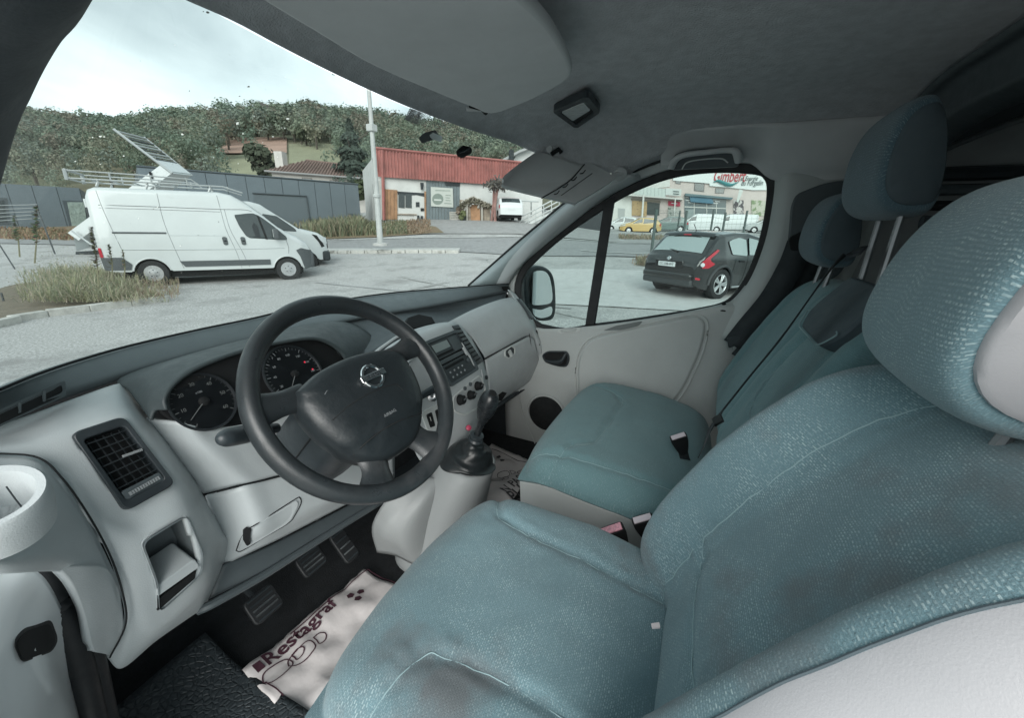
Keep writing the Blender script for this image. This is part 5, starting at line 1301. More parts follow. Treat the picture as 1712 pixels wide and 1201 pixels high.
for k_, (a_, b_) in enumerate((((5.2, -4.6), (12.0, -1.2)), ((6.0, -4.9), (12.6, -1.9)), ((7.5, 1.5), (13.5, -3.5)))):
    sheet('tyre_track', [(a_[0], a_[1]), ((a_[0] + b_[0]) / 2 + .3, (a_[1] + b_[1]) / 2), b_], [(a_[0] + .1, a_[1] - .2), ((a_[0] + b_[0]) / 2 + .4, (a_[1] + b_[1]) / 2 - .2), (b_[0] + .1, b_[1] - .2)], mat('track_dust', (.36, .355, .345), .95, bump=(40, .6, .01), var=(9, .25)), .006 + .002 * k_, m_=3)
# ------------------------------------------------------------------ vehicles
TYRE = mat('tyre', (.022, .023, .024), .85, bump=(60, .4, .004))
STEEL = mat('wheel_silver', (.52, .53, .54), .35, metal=.7, var=(30, .15))
CARGL = mat('dark_car_glass', (.035, .045, .047), .06, spec=.8)
PALEGL = mat('pale_car_glass', (.32, .38, .38), .08, spec=.9)
VTRIM = mat('grey_bumper', (.075, .085, .09), .6, bump=(200, .2, .001))
LAMPC = mat('headlamp', (.6, .63, .64), .1, spec=.9)
LAMPR = mat('tail_lamp', (.45, .012, .03), .2, coat=.5)
class Car:
    """car body from a roof line, a plan outline and a side section; local x forward from the tail, y to the left, z up"""
    def __init__(s, e, L, W, top, plan, sill, axles, R_, belt, tumble, paint, rc=.10, bellow=.04, n=110):
        s.e, s.L, s.W, s.top, s.plan, s.sill, s.ax, s.R, s.belt, s.tum, s.rc, s.bel = e, L, W, top, plan, sill, axles, R_, belt, tumble, rc, bellow
        xs = sorted(set([round(L * i / n, 3) for i in range(n + 1)] + [t[0] for t in top]))
        V = []; s.rows = 0
        for x in xs:
            P = s.section(x); s.rows = len(P); V += P
        F = grid_faces(len(xs), s.rows)
        F += [tuple(range(s.rows)), tuple((len(xs) - 1) * s.rows + i for i in range(s.rows))[::-1]]
        s.body = mesh('body', V, F, paint, e, ang=35)
    def lin(s, t, x):
        if x <= t[0][0]: return t[0][1]
        for (a, b), (c, d) in zip(t, t[1:]):
            if x <= c: return b + (d - b) * (x - a) / max(c - a, 1e-6)
        return t[-1][1]
    def zt(s, x): return s.lin(s.top, x)
    def half(s, x, z):
        w = s.W / 2 * s.lin(s.plan, x)
        if z > s.belt: w -= s.tum * (z - s.belt) ** 1.15
        else: w -= s.bel * ((s.belt - z) / s.belt) ** 2
        return w
    def zb(s, x):
        z = s.lin(s.sill, x)
        for a in s.ax:
            q = (s.R * 1.16) ** 2 - (x - a) ** 2
            if q > 0: z = max(z, s.R + math.sqrt(q) * .98)
        return z
    def section(s, x):
        zt, zb = s.zt(x), s.zb(x); r_ = min(s.rc, max(.01, (zt - zb) * .4)); P = []
        zs = zt - r_
        for i in range(13):
            z = zb + (zs - zb) * i / 12; P.append((s.half(x, z), z))
        y0 = s.half(x, zs)
        for a in (20, 40, 60, 78):
            P.append((y0 - r_ * (1 - math.cos(R(a))), zs + r_ * math.sin(R(a))))
        ye = y0 - r_
        for t in (.8, .5, .2): P.append((ye * t, zt + .035 * (1 - t * t) * min(1, zt)))
        right = [Vector((x, -y, z)) for y, z in P]; return right + [Vector((x, y, z)) for y, z in P[::-1]]
    def side(s, x, z, sg=-1, lift=.006): return Vector((x, sg * (s.half(x, z) + lift), z))
    def sidepoly(s, name, pts, mt, sg=-1, lift=.008, parent=None, rnd=0, n=0, nz=10):
        """patch lying on the body side: pts (x,z) outline, filled in strips so that it follows the curve"""
        Q = [Vector((a, b, 0)) for a, b in pts]
        if rnd: Q = roundpoly(Q, rnd, 4)
        z0, z1 = min(q.y for q in Q), max(q.y for q in Q); rows = []
        for j in range(nz + 1):
            z = z0 + (z1 - z0) * (.002 + .996 * j / nz); xs = []
            for a, b in zip(Q, Q[1:] + Q[:1]):
                if (a.y - z) * (b.y - z) < 0: xs.append(a.x + (b.x - a.x) * (z - a.y) / (b.y - a.y))
            if len(xs) >= 2: rows.append([s.side(min(xs) + (max(xs) - min(xs)) * i / 6, z, sg, lift) for i in range(7)])
        V = [v for r_ in rows for v in r_]; F = grid_faces(len(rows), 7)
        if sg > 0: F = [f[::-1] for f in F]
        return mesh(name, V, F, mt, parent or s.e, ang=180)
    def toppoly(s, name, x0, x1, w0, w1, mt, lift=.008, nx=8):
        """patch on the upper skin between two stations; w: share of the width"""
        V = []
        for i in range(nx + 1):
            x = x0 + (x1 - x0) * i / nx; w = w0 + (w1 - w0) * i / nx; zt = s.zt(x); sl = (s.zt(x + .02) - s.zt(x - .02)) / .04
            nrm = Vector((-sl, 0, 1)).normalized(); y0 = s.half(x, zt - .1) - s.rc * .6
            for j in range(9):
                t = -1 + j / 4; y = y0 * w * t; V.append(Vector((x, y, zt + .035 * (1 - min(1, abs(y / max(y0, .01))) ** 2) * min(1, zt))) + nrm * lift)
        F = grid_faces(nx + 1, 9)
        if (V[9] - V[0]).cross(V[1] - V[0]).z > 0: F = [f[::-1] for f in F]
        return mesh(name, V, [f[::-1] for f in F], mt, s.e, ang=180)
    def line(s, name, pts, r_=.0038, mt=None, sg=-1, n=14, parent=None):
        P = crom([Vector((a, b, 0)) for a, b in pts], n); return tube(name, [s.side(p.x, p.y, sg, .001) for p in P], r_, mt or SEAM, parent or s.e, seg=5)
    def wheels(s, tw=.2, style='steel', rim=.62, inset=.02, both=True):
        for a in s.ax:
            for sg in ((-1, 1) if both else (-1,)):
                y = sg * (s.half(a, s.R) - inset); c = Vector((a, y, s.R)); r_ = s.R; ax = (0, sg, 0)
                w = lathe('wheel', [(r_ * rim, -tw), (r_ * .95, -tw), (r_, -tw * .85), (r_, -tw * .15), (r_ * .95, 0), (r_ * .8, .004), (r_ * rim, -.004), (r_ * rim * .98, -.02), (r_ * rim * .9, -.07), (0, -.075)], TYRE, s.e, c, ax, 40)
                if style == 'steel':
                    d = lathe('rim', [(r_ * rim * .99, -.012), (r_ * rim * .92, -.018), (r_ * rim * .86, -.045), (r_ * .42, -.03), (r_ * .36, -.006), (r_ * .16, -.002), (r_ * .14, .01), (0, .012)], STEEL, w, c, ax, 36)
                    for k in range(10):
                        t = 2 * math.pi * k / 10; p = c + Vector((math.cos(t), 0, math.sin(t))) * r_ * .50 + Vector((0, sg * -.026, 0)); lathe('rim_hole', [(r_ * .055, 0), (r_ * .05, .002), (0, .002)], BLACK, w, p, ax, 8)
                    for k in range(5):
                        t = 2 * math.pi * k / 5 + .3; p = c + Vector((math.cos(t), 0, math.sin(t))) * r_ * .25 + Vector((0, sg * -.003, 0)); lathe('hub_hole', [(r_ * .05, 0), (r_ * .045, .002), (0, .002)], VTRIM, w, p, ax, 8)
                else:
                    lathe('rim', [(r_ * rim * 1.0, -.006), (r_ * rim * .95, .0), (r_ * rim * .9, -.012), (r_ * rim * .86, -.05)], STEEL, w, c, ax, 40, cap=False)
                    lathe('hub', [(r_ * .16, -.03), (r_ * .15, -.004), (0, .0)], STEEL, w, c, ax, 16)
                    for k in range(10):
                        t = 2 * math.pi * (k // 2) / 5 + (.16 if k % 2 else -.16); d = Vector((math.cos(t), 0, math.sin(t)))
                        tube('spoke', [c + d * r_ * .12 - Vector((0, sg * .01, 0)), c + d * r_ * rim * .95 - Vector((0, sg * .012, 0))], [.022, .028], STEEL, w, seg=6, up=ax, flat=.5)
                xs = [a - s.R * 1.1, a + s.R * 1.1]
        box('underside', (s.L / 2, 0, s.R * .95), (s.L * .86, s.W * .8, .22), BLACK, s.e)
        for a in s.ax: box('arch_liner', (a, 0, s.R * 1.25), (s.R * 2.2, s.W * .72, s.R * 1.5), BLACK, s.e)
def place(e, p, heading, pivot=(0, 0)):
    """put the thing's local point `pivot` (x,y) at p, turned to heading"""
    m_ = Matrix.Rotation(heading, 3, 'Z'); e.location = Vector(p) - m_ @ Vector((pivot[0], pivot[1], 0)); e.rotation_euler = (0, 0, heading)
WPAINT = mat('white_van_paint', (.57, .60, .60), .3, coat=.4, var=(1.5, .03), wear=(2.2, .62, (.46, .47, .46), .2))
# --- white panel van with the roof rack
wv = empty('panel_van', (0, 0, 0), 'white high-roof panel van with a roof rack, parked side-on beyond the weeds', 'van')
VT = [(0, 2.28), (.06, 2.42), (.2, 2.48), (2.75, 2.50), (3.05, 2.44), (3.4, 2.22), (3.75, 1.92), (4.1, 1.60), (4.3, 1.45), (4.6, 1.30), (4.85, 1.12), (4.98, .92), (5.02, .75)]
vv = Car(wv, 5.02, 1.98, VT, [(0, .93), (.08, .97), (.3, 1), (3.6, 1), (4.3, .97), (4.7, .90), (4.9, .80), (5.02, .66)], [(0, .5), (.15, .42), (.5, .40), (4.6, .40), (4.8, .34), (5.02, .42)], (.98, 4.24), .345, 1.22, .115, WPAINT, rc=.13)
vv.wheels()
vv.sidepoly('window', [(3.10, 1.96), (3.05, 1.90), (3.13, 1.60), (3.26, 1.32), (3.42, 1.235), (4.33, 1.22), (4.30, 1.32), (3.95, 1.67), (3.68, 1.90), (3.55, 1.97)], CARGL, rnd=.05, nz=14)
vv.sidepoly('window_post', [(3.74, 1.24), (3.80, 1.24), (3.66, 1.90), (3.60, 1.93)], BLACK, lift=.012)
vv.sidepoly('seat_seen_through', [(3.5, 1.28), (3.62, 1.28), (3.60, 1.6), (3.50, 1.72), (3.44, 1.60)], DARKM, lift=.009)
vv.sidepoly('rubbing_strip', [(1.62, .62), (1.70, .50), (3.78, .50), (3.78, .66), (1.60, .66)], VTRIM, lift=.016)
vv.sidepoly('rear_corner_trim', [(.0, .78), (.02, .45), (.55, .45), (.60, .60), (.42, .78)], VTRIM, lift=.012)
vv.sidepoly('front_bumper', [(4.50, .95), (4.66, .98), (4.95, .96), (5.02, .75), (5.0, .40), (4.72, .32), (4.66, .55), (4.62, .72)], VTRIM, lift=.012)
box('nose_bumper', (4.93, 0, .62), (.2, 1.5, .5), VTRIM, wv, bevel=.08, bseg=3)
vv.sidepoly('head_lamp', [(4.36, 1.34), (4.56, 1.28), (4.78, 1.12), (4.80, 1.02), (4.68, 1.05), (4.50, 1.18), (4.38, 1.28)], LAMPC, lift=.012)
vv.sidepoly('tail_lamp', [(.0, 1.02), (.0, .78), (.07, .78), (.06, 1.02)], LAMPR, lift=.016)
vv.line('panel_line', [(.24, 2.40), (.30, 1.9), (.46, 1.0), (.48, .80)]); vv.line('panel_line', [(1.42, 2.40), (1.44, 1.7), (1.55, 1.0), (1.66, .45)])
vv.line('panel_line', [(2.72, 2.42), (2.75, 2.08)], .004); vv.line('panel_line', [(2.75, 2.06), (2.80, 1.5), (2.95, .9), (3.02, .43)]); vv.line('panel_line', [(2.84, 2.06), (2.90, 1.5), (3.08, .95), (3.22, .45)])
vv.line('panel_line', [(.22, 2.06), (1.4, 2.06), (2.75, 2.05), (3.3, 2.06), (3.5, 2.02)], .006); vv.line('panel_line', [(.22, 1.99), (1.4, 1.99), (2.74, 1.98)], .004)
vv.line('panel_line', [(4.28, 1.22), (4.32, 1.0), (4.30, .82)], .005)
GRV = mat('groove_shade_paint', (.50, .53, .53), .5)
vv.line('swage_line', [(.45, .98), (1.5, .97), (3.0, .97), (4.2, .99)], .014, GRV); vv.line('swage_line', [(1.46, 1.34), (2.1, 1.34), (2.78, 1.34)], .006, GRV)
tube('slide_rail', [vv.side(x, 1.40, -1, .004) for x in (.36, .9, 1.44)], .022, VTRIM, wv, seg=8)
for x in (2.66, 3.10):
    h_ = vv.sidepoly('door_handle', [(x, 1.31), (x + .02, 1.08), (x + .13, 1.08), (x + .12, 1.31)], VTRIM, lift=.012, rnd=.04); tube('pull', [vv.side(x + .04, 1.2, -1, .02), vv.side(x + .10, 1.2, -1, .02)], .014, BLACK, h_, seg=6)
mo_ = box('mirror', (4.02, -1.13, 1.40), (.14, .2, .30), VTRIM, wv, bevel=.03); box('mirror_face', (3.945, -1.13, 1.42), (.006, .15, .22), mat('pale_mirror', (.7, .74, .74), .1), mo_)
vv.toppoly('windscreen', 3.12, 4.18, .86, .95, CARGL); tube('wiper', [Vector((4.15, .5, 1.60)), Vector((4.0, -.4, 1.74))], .012, BLACK, wv)
for a in (.98, 4.24):
    tube('arch_edge', [vv.side(a + .40 * math.cos(t), .345 + .40 * math.sin(t), -1, .0) for t in [math.pi * k / 16 for k in range(1, 16)]], .016, WPAINT, wv, seg=6)
tube('tow_mirror_bulge', [Vector((-.02, -.7, 2.2)), Vector((-.02, -.7, 2.0))], .05, WPAINT, wv)
A_, B_ = at(262, 479, z=-.25), at(487, 469, z=-.25)
hd_ = math.atan2(B_.y - A_.y, B_.x - A_.x)
sc_ = (B_ - A_).length / (4.24 - .98)
place(wv, A_, hd_, (.98, -.98)); wv.scale = (1, 1, 1)
VM = Matrix.Translation(wv.location) @ Matrix.Rotation(hd_, 4, 'Z')
# --- its roof rack
ALU = mat('rack_aluminium', (.42, .44, .44), .45, metal=.5)
rk = empty('roof_rack', VM @ Vector((1.8, 0, 2.5)), 'grey tubular ladder rack on the roof of the white panel van', 'roof rack')
vp = lambda x, y, z: VM @ Vector((x, y, z))
for y in (-.72, .72):
    tube('side_rail', [vp(-.25, y, 2.66), vp(1.5, y, 2.66), vp(2.9, y, 2.66), vp(3.35, y, 2.52)], .022, ALU, rk, seg=6); tube('side_rail', [vp(-.25, y, 2.84), vp(1.2, y, 2.83), vp(2.2, y, 2.80), vp(2.35, y, 2.68)], .018, ALU, rk, seg=6)
    tube('end_post', [vp(-.25, y, 2.62), vp(-.25, y, 2.86)], .04, ALU, rk, seg=6)
    for x in (.55, 1.35, 2.1): tube('stanchion', [vp(x, y, 2.64), vp(x, y, 2.83)], .02, ALU, rk, seg=6)
    for x in (.3, 1.25, 2.6): tube('foot', [vp(x - .05, y, 2.50), vp(x, y, 2.60), vp(x, y, 2.66)], .03, ALU, rk, seg=6)
for x in (-.25, .15, .55, .95, 1.35, 1.75, 2.15, 2.6, 3.0): tube('cross_bar', [vp(x, -.72, 2.65), vp(x, .72, 2.65)], .02, ALU, rk, seg=6)
tube('roller', [vp(-.25, -.72, 2.85), vp(-.25, .72, 2.85)], .03, ALU, rk, seg=8)
# --- second white van, nose just ahead of the first
w2 = empty('panel_van', (0, 0, 0), 'white van with black grille and bumper, its nose peeping out behind the rack van', 'van')
VT2 = [(0, 2.2), (.1, 2.36), (2.9, 2.38), (3.2, 2.30), (3.55, 2.05), (4.3, 1.52), (4.55, 1.46), (4.95, 1.36), (5.12, 1.25), (5.2, 1.05), (5.22, .8)]
v2 = Car(w2, 5.22, 2.0, VT2, [(0, .93), (.3, 1), (3.8, 1), (4.5, .98), (4.9, .94), (5.1, .86), (5.22, .78)], [(0, .45), (4.9, .42), (5.22, .40)], (1.1, 4.45), .345, 1.3, .11, WPAINT, rc=.12, n=80)
v2.wheels(); v2.toppoly('windscreen', 3.30, 4.25, .85, .95, PALEGL); tube('wiper_cowl', [Vector((4.3, -.8, 1.54)), Vector((4.3, .8, 1.54))], .03, BLACK, w2)
v2.sidepoly('window', [(3.2, 2.0), (3.2, 1.45), (4.25, 1.42), (4.15, 1.55), (3.6, 1.98)], CARGL, rnd=.05)
v2.sidepoly('head_lamp', [(4.86, 1.32), (5.20, 1.22), (5.22, .98), (5.10, 1.0), (4.98, 1.12)], LAMPC, lift=.014); v2.sidepoly('lamp_surround', [(4.70, 1.34), (4.90, 1.32), (5.02, 1.1), (5.12, .9), (5.0, .86), (4.92, 1.05)], BLACK, lift=.012)
box('grille', (5.2, 0, .98), (.10, 1.5, .34), BLACK, w2, bevel=.04); box('bumper', (5.14, 0, .55), (.28, 1.84, .36), DARKM, w2, bevel=.07); tube('number_strip', [Vector((5.27, -.5, .72)), Vector((5.27, .5, .72))], .03, DARK, w2)
place(w2, VM @ Vector((.85, 2.55, 0)), hd_, (.2, 0))
# --- tipper body raised behind
tp = empty('tipper_bed', H(200, 420, 18), 'raised white tipper bed with a slatted grey headboard, behind the rack van', 'tipper truck')
TW = mat('tipper_white', (.62, .65, .65), .4, wear=(5, .58, (.4, .4, .38), .1))
n0, n1 = H(128, 400, 17.2), H(284, 287, 17.2); f0, f1 = H(175, 400, 19.0), H(318, 291, 19.0)
hb0, hb1 = H(190, 216, 17.2), H(241, 229, 19.0)
up_ = (hb0 - n1).normalized()
prism('bed_floor', [n0, n1, f1, f0], -up_ * .08, TW, tp)
prism('drop_side', [n0, n1, n1 + up_ * .38, n0 + up_ * .38], (f0 - n0).normalized() * .04, TW, tp, bevel=.01); prism('drop_side', [f0, f1, f1 + up_ * .38, f0 + up_ * .38], (n0 - f0).normalized() * .04, TW, tp, bevel=.01)
prism('bulkhead_plate', [n1, f1, f1 + up_ * .62, n1 + up_ * .62], (n1 - n0).normalized() * .03, TW, tp)
tube('headboard_rail', [n1 - up_ * .1, hb0], .05, ALU, tp, seg=4); tube('headboard_rail', [f1 - up_ * .1, hb1], .03, ALU, tp, seg=4)
for k in range(9):
    t = .30 + .66 * k / 8; tube('headboard_slat', [n1.lerp(hb0, t), f1.lerp(hb1, t)], .022 if k % 2 else .034, ALU if k % 3 else DARK, tp, seg=4)
prism('tailboard', [H(122, 392, 17.2), H(134, 385, 17.2), H(160, 410, 18.0), H(128, 420, 17.2)], (.04, .04, 0), TW, tp); tube('tail_bar', [H(120, 386, 17), H(165, 418, 17)], .04, ALU, tp, seg=4)
box('latch', n1.lerp(n0, .12) + up_ * .25 - _h * .06, (.06, .06, .25), BLACK, tp); tube('tipping_ram', [H(220, 400, 18), H(262, 320, 18)], .06, DARKM, tp); tube('chassis', [H(130, 425, 17.6), H(420, 410, 19)], .12, DARKM, tp, seg=6)
# --- black small crossover, rear three-quarter view
JP = mat('black_car_paint', (.004, .006, .007), .12, coat=.7, spec=.6)
JTR = mat('dark_cladding', (.035, .040, .043), .5)
jk = empty('parked_car', (0, 0, 0), 'black crossover car with red boomerang tail lamps outside the passenger window', 'car')
JT = [(0, .78), (.03, .88), (.08, .96), (.16, 1.02), (.28, 1.14), (.50, 1.38), (.62, 1.485), (.80, 1.53), (1.35, 1.57), (1.9, 1.56), (2.35, 1.47), (3.0, 1.10), (3.3, 1.02), (3.8, .94), (4.05, .80), (4.13, .60)]
jc = Car(jk, 4.13, 1.80, JT, [(0, .86), (.06, .92), (.2, .97), (.45, 1.01), (.85, 1.035), (1.25, .985), (1.6, .96), (2.4, .97), (3.2, 1), (3.8, .93), (4.13, .70)], [(0, .38), (.12, .30), (.4, .24), (3.8, .22), (4.13, .35)], (.82, 3.34), .368, .95, .26, JP, rc=.10, bellow=.02, n=120)
jc.wheels(.22, 'alloy', .66, inset=.0)
jc.toppoly('rear_window', .22, .565, .90, .82, PALEGL, lift=.010); jc.toppoly('windscreen', 2.38, 2.95, .85, .92, CARGL)
sp_ = jc.toppoly('spoiler', .555, .70, .98, .96, JP, lift=.045); tube('spoiler_lip', [Vector((.545, y, 1.465 - .10 * (abs(y) / .6) ** 3)) for y in (-.60, -.45, -.2, 0, .2, .45, .60)], .022, BLACK, jk, n=20)
box('brake_light', (.535, 0, 1.50), (.04, .22, .03), LAMPR, jk, bevel=.008)
jc.sidepoly('window', [(.98, 1.38), (1.0, 1.30), (1.12, 1.06), (1.74, 1.02), (1.70, 1.44), (1.4, 1.45)], PALEGL, rnd=.04, lift=.020); jc.sidepoly('window', [(1.82, 1.45), (1.82, 1.02), (2.95, 1.0), (2.4, 1.36)], PALEGL, rnd=.04, lift=.020)
for sg in (-1, 1):
    jc.sidepoly('tail_lamp', [(.10, .90), (.13, .76), (.30, .76), (.50, .86), (.36, .91), (.32, .98), (.62, 1.16), (.55, 1.19), (.22, 1.0)], LAMPR, sg=sg, lift=.02, nz=16)
    lathe('reverse_lamp', [(.05, 0), (.045, .012), (0, .014)], LAMPC, jk, jc.side(.13, .84, sg, .02), (-.6, sg * .8, 0), 16)
    jc.sidepoly('fog_reflector', [(.02, .55), (.02, .50), (.12, .49), (.12, .53)], LAMPR, sg=sg, lift=.02)
    for a in (.82, 3.34): tube('arch_cladding', [jc.side(a + .435 * math.cos(t), .368 + .435 * math.sin(t), sg, .004) for t in [math.pi * k / 18 for k in range(0, 19)]], .034, JTR, jk, seg=8)
box('tailgate_plinth', (.005, 0, .82), (.05, .86, .17), JP, jk, bevel=.02)
box('rear_bumper', (.0, 0, .54), (.20, 1.50, .16), JP, jk, bevel=.05, bseg=3); box('bumper_cladding', (.03, 0, .40), (.20, 1.52, .18), JTR, jk, bevel=.05, bseg=3)
box('bumper_bar', (-.075, 0, .60), (.05, 1.34, .035), JTR, jk, bevel=.015)
npl = box('number_plate', (-.03, .04, .80), (.015, .52, .11), mat('plate_white', (.72, .74, .74), .4), jk, bevel=.004)
text('plate_number', 'CC-338-WY', .085, BLACK, jk, Matrix.Translation((-.0385, .04, .80)) @ frame4((0, 0, 0), (0, -1, 0), (-1, 0, 0)), depth=.0006, bold=.0012, sx=1.0)
jb_ = lathe('badge', [(.035, 0), (.045, .006), (.05, 0)], CHROME, jk, (-.012, 0, .945), (-1, 0, .35), 20); tube('badge_bar', [Vector((-.02, -.058, .945)), Vector((-.02, .058, .945))], .010, CHROME, jb_, seg=6)
tube('rear_wiper', [Vector((.20, -.06, 1.09)), Vector((.25, .22, 1.135)), Vector((.30, .36, 1.185))], [.03, .018, .008], BLACK, jk); tube('aerial', [Vector((.86, 0, 1.56)), Vector((.70, .0, 1.76))], .008, BLACK, jk)
jc.line('door_line', [(1.78, 1.42), (1.78, .9), (1.72, .5), (1.6, .32)], .005); jc.line('door_line', [(1.30, .95), (1.26, .75), (1.2, .5)], .005); jc.line('fuel_flap', [(.72, .86), (.90, .88), (.92, .74), (.74, .72), (.72, .86)], .004, n=24)
jc.sidepoly('door_handle', [(1.45, .92), (1.45, .88), (1.66, .87), (1.66, .91)], BLACK, lift=.02); tube('sill_strip', [jc.side(x, .28, -1, .006) for x in (1.3, 2.0, 2.8)], .02, STEEL, jk, seg=6)
jA, jB = at(1193, 500, z=-.1), at(1103, 484, z=-.1)
jr = (jA - jB); jr.z = 0; jr.normalize(); jf = Vector((0, 0, 1)).cross(jr)
place(jk, jA, math.atan2(jf.y, jf.x), (.82, -.80)); jk.scale = (1.0, 1.0, 1.0)
# --- far cars, simple hatchbacks and vans in one builder
def hatch(label, p, heading, paint, kind='hatch', grp='cars parked across the road'):
    e = empty('parked_car' if kind != 'van' else 'parked_van', (0, 0, 0), label, 'car' if kind != 'van' else 'van', grp)
    if kind == 'hatch': L_, W_, top, belt = 3.9, 1.70, [(0, .8), (.05, .95), (.2, 1.1), (.5, 1.38), (.8, 1.47), (1.6, 1.50), (2.1, 1.44), (2.9, 1.02), (3.3, .95), (3.7, .82), (3.9, .6)], .93
    else: L_, W_, top, belt = 4.9, 1.95, [(0, 1.8), (.1, 1.93), (2.9, 1.96), (3.3, 1.80), (4.0, 1.25), (4.5, 1.08), (4.8, .85), (4.9, .6)], 1.1
    c = Car(e, L_, W_, top, [(0, .90), (.2, .97), (.6, 1), (L_ * .7, 1), (L_ * .92, .92), (L_, .72)], [(0, .35), (.4, .25), (L_ - .4, .25), (L_, .35)], (.75, L_ - .85), .31, belt, .22 if kind == 'hatch' else .1, paint, n=44)
    c.wheels(.18, 'steel')
    if kind == 'hatch':
        for sg in (-1, 1):
            c.sidepoly('window', [(.75, 1.36), (.85, .98), (1.75, .96), (1.70, 1.42)], CARGL, sg=sg, nz=5); c.sidepoly('window', [(1.82, 1.42), (1.85, .96), (2.75, .95), (2.15, 1.38)], CARGL, sg=sg, nz=5)
            c.sidepoly('tail_lamp', [(.06, 1.02), (.08, .75), (.2, .75), (.2, 1.0)], LAMPR, sg=sg, lift=.015, nz=3); c.sidepoly('head_lamp', [(3.4, .88), (3.45, .72), (3.8, .66), (3.78, .76)], LAMPC, sg=sg, lift=.015, nz=3)
        c.toppoly('windscreen', 2.12, 2.82, .88, .95, CARGL, nx=4); c.toppoly('rear_window', .22, .5, .85, .85, CARGL, nx=4); box('grille', (3.86, 0, .55), (.1, .9, .16), BLACK, e); box('number_plate', (-.01, 0, .72), (.02, .5, .11), TICK, e)
    else:
        for sg in (-1, 1):
            c.sidepoly('window', [(3.0, 1.72), (3.0, 1.18), (3.9, 1.15), (3.35, 1.68)], CARGL, sg=sg, nz=5); c.sidepoly('head_lamp', [(4.4, 1.02), (4.5, .82), (4.8, .78), (4.75, .9)], LAMPC, sg=sg, lift=.015, nz=3)
        c.toppoly('windscreen', 3.32, 3.95, .88, .95, CARGL, nx=4); box('grille', (4.85, 0, .6), (.12, 1.1, .2), BLACK, e)
    place(e, p, heading, (L_ / 2, 0)); return e
# ------------------------------------------------------------------ hill and wood
def leafmat(name, rough=.8):
    M = bpy.data.materials.new(name); M.use_nodes = True; N, L = M.node_tree.nodes, M.node_tree.links; b = N['Principled BSDF']
    a = N.new('ShaderNodeVertexColor'); a.layer_name = 'tint'; L.new(a.outputs['Color'], b.inputs['Base Color'])
    b.inputs['Roughness'].default_value = rough; b.inputs['Specular IOR Level'].default_value = .2
    tr = N.new('ShaderNodeBsdfTranslucent'); L.new(a.outputs['Color'], tr.inputs[0]); mx_ = N.new('ShaderNodeMixShader'); mx_.inputs[0].default_value = .3
    L.new(b.outputs[0], mx_.inputs[1]); L.new(tr.outputs[0], mx_.inputs[2]); L.new(mx_.outputs[0], N['Material Output'].inputs[0]); return M
LEAF = leafmat('leaves'); BARK = mat('bark', (.10, .085, .07), .9, var=(5, .3))
class Leaves:
    def __init__(s): s.V, s.F, s.C = [], [], []
    def quad(s, c, n, size, col, rnd, asp=1.0):
        n = n.normalized(); a = n.orthogonal().normalized(); b = n.cross(a); t = rnd.random() * 6.283
        u_, v_ = (a * math.cos(t) + b * math.sin(t)) * size, (b * math.cos(t) - a * math.sin(t)) * size * asp
        o = len(s.V); s.V += [c - u_ - v_ * .6, c + u_ * .9 - v_ * .7, c + u_ + v_ * .8, c - u_ * .7 + v_ + n * size * .3]; s.F.append((o, o + 1, o + 2, o + 3)); s.C.append(col)
    def blade(s, p, d, L_, w, col, bend=.3):
        d = d.normalized(); sd = d.cross(Vector((0, 0, 1))); sd = sd.normalized() if sd.length > .01 else Vector((1, 0, 0)); o = len(s.V); out = Vector((d.x, d.y, 0))
        m_ = p + d * L_ * .55; e = p + d * L_ * .85 + out * L_ * bend - Vector((0, 0, L_ * bend * .4))
        s.V += [p - sd * w, p + sd * w, m_ - sd * w * .8, m_ + sd * w * .8, e]; s.F += [(o, o + 1, o + 3, o + 2), (o + 2, o + 3, o + 4)]; s.C += [col, col]
    def crown(s, c, rx, rz, n, size, col, rnd, lobes=7):
        L0 = [(Vector((rnd.uniform(-.6, .6) * rx, rnd.uniform(-.6, .6) * rx, rnd.uniform(-.5, .6) * rz)), rnd.uniform(.35, .62), rnd.uniform(.86, 1.14)) for _ in range(lobes)]
        for i in range(n):
            lc, lr, lt = L0[i % lobes]; d = Vector((rnd.gauss(0, 1), rnd.gauss(0, 1), rnd.gauss(0, 1))).normalized(); q = rnd.random() ** .35
            p = c + lc + Vector((d.x * rx, d.y * rx, d.z * rz * .8)) * lr * q
            k = lt * rnd.uniform(.9, 1.1); s.quad(p, d + Vector((0, 0, .5)), size * rnd.uniform(.6, 1.3), tuple(min(1, x * k) for x in col), rnd)
    def build(s, name, parent=None, mt=None):
        me = bpy.data.meshes.new(name); me.from_pydata(s.V, [], s.F); me.update(); ca = me.color_attributes.new('tint', 'FLOAT_COLOR', 'CORNER')
        arr = []
        for f, c in zip(s.F, s.C): arr += [c[0], c[1], c[2], 1.0] * len(f)
        ca.data.foreach_set('color', arr); return link(name, me, mt or LEAF, parent)
rt = random.Random(11)
GREENS = [(.225, .21, .165), (0.201, 0.244, 0.183), (0.177, 0.226, 0.177), (0.22, 0.256, 0.189), (0.232, 0.25, 0.189), (0.25, 0.25, 0.189), (0.207, 0.238, 0.201), (0.189, 0.232, 0.183), (0.207, 0.244, 0.189)]  # tints paled and greyed to stand in for haze over the hill
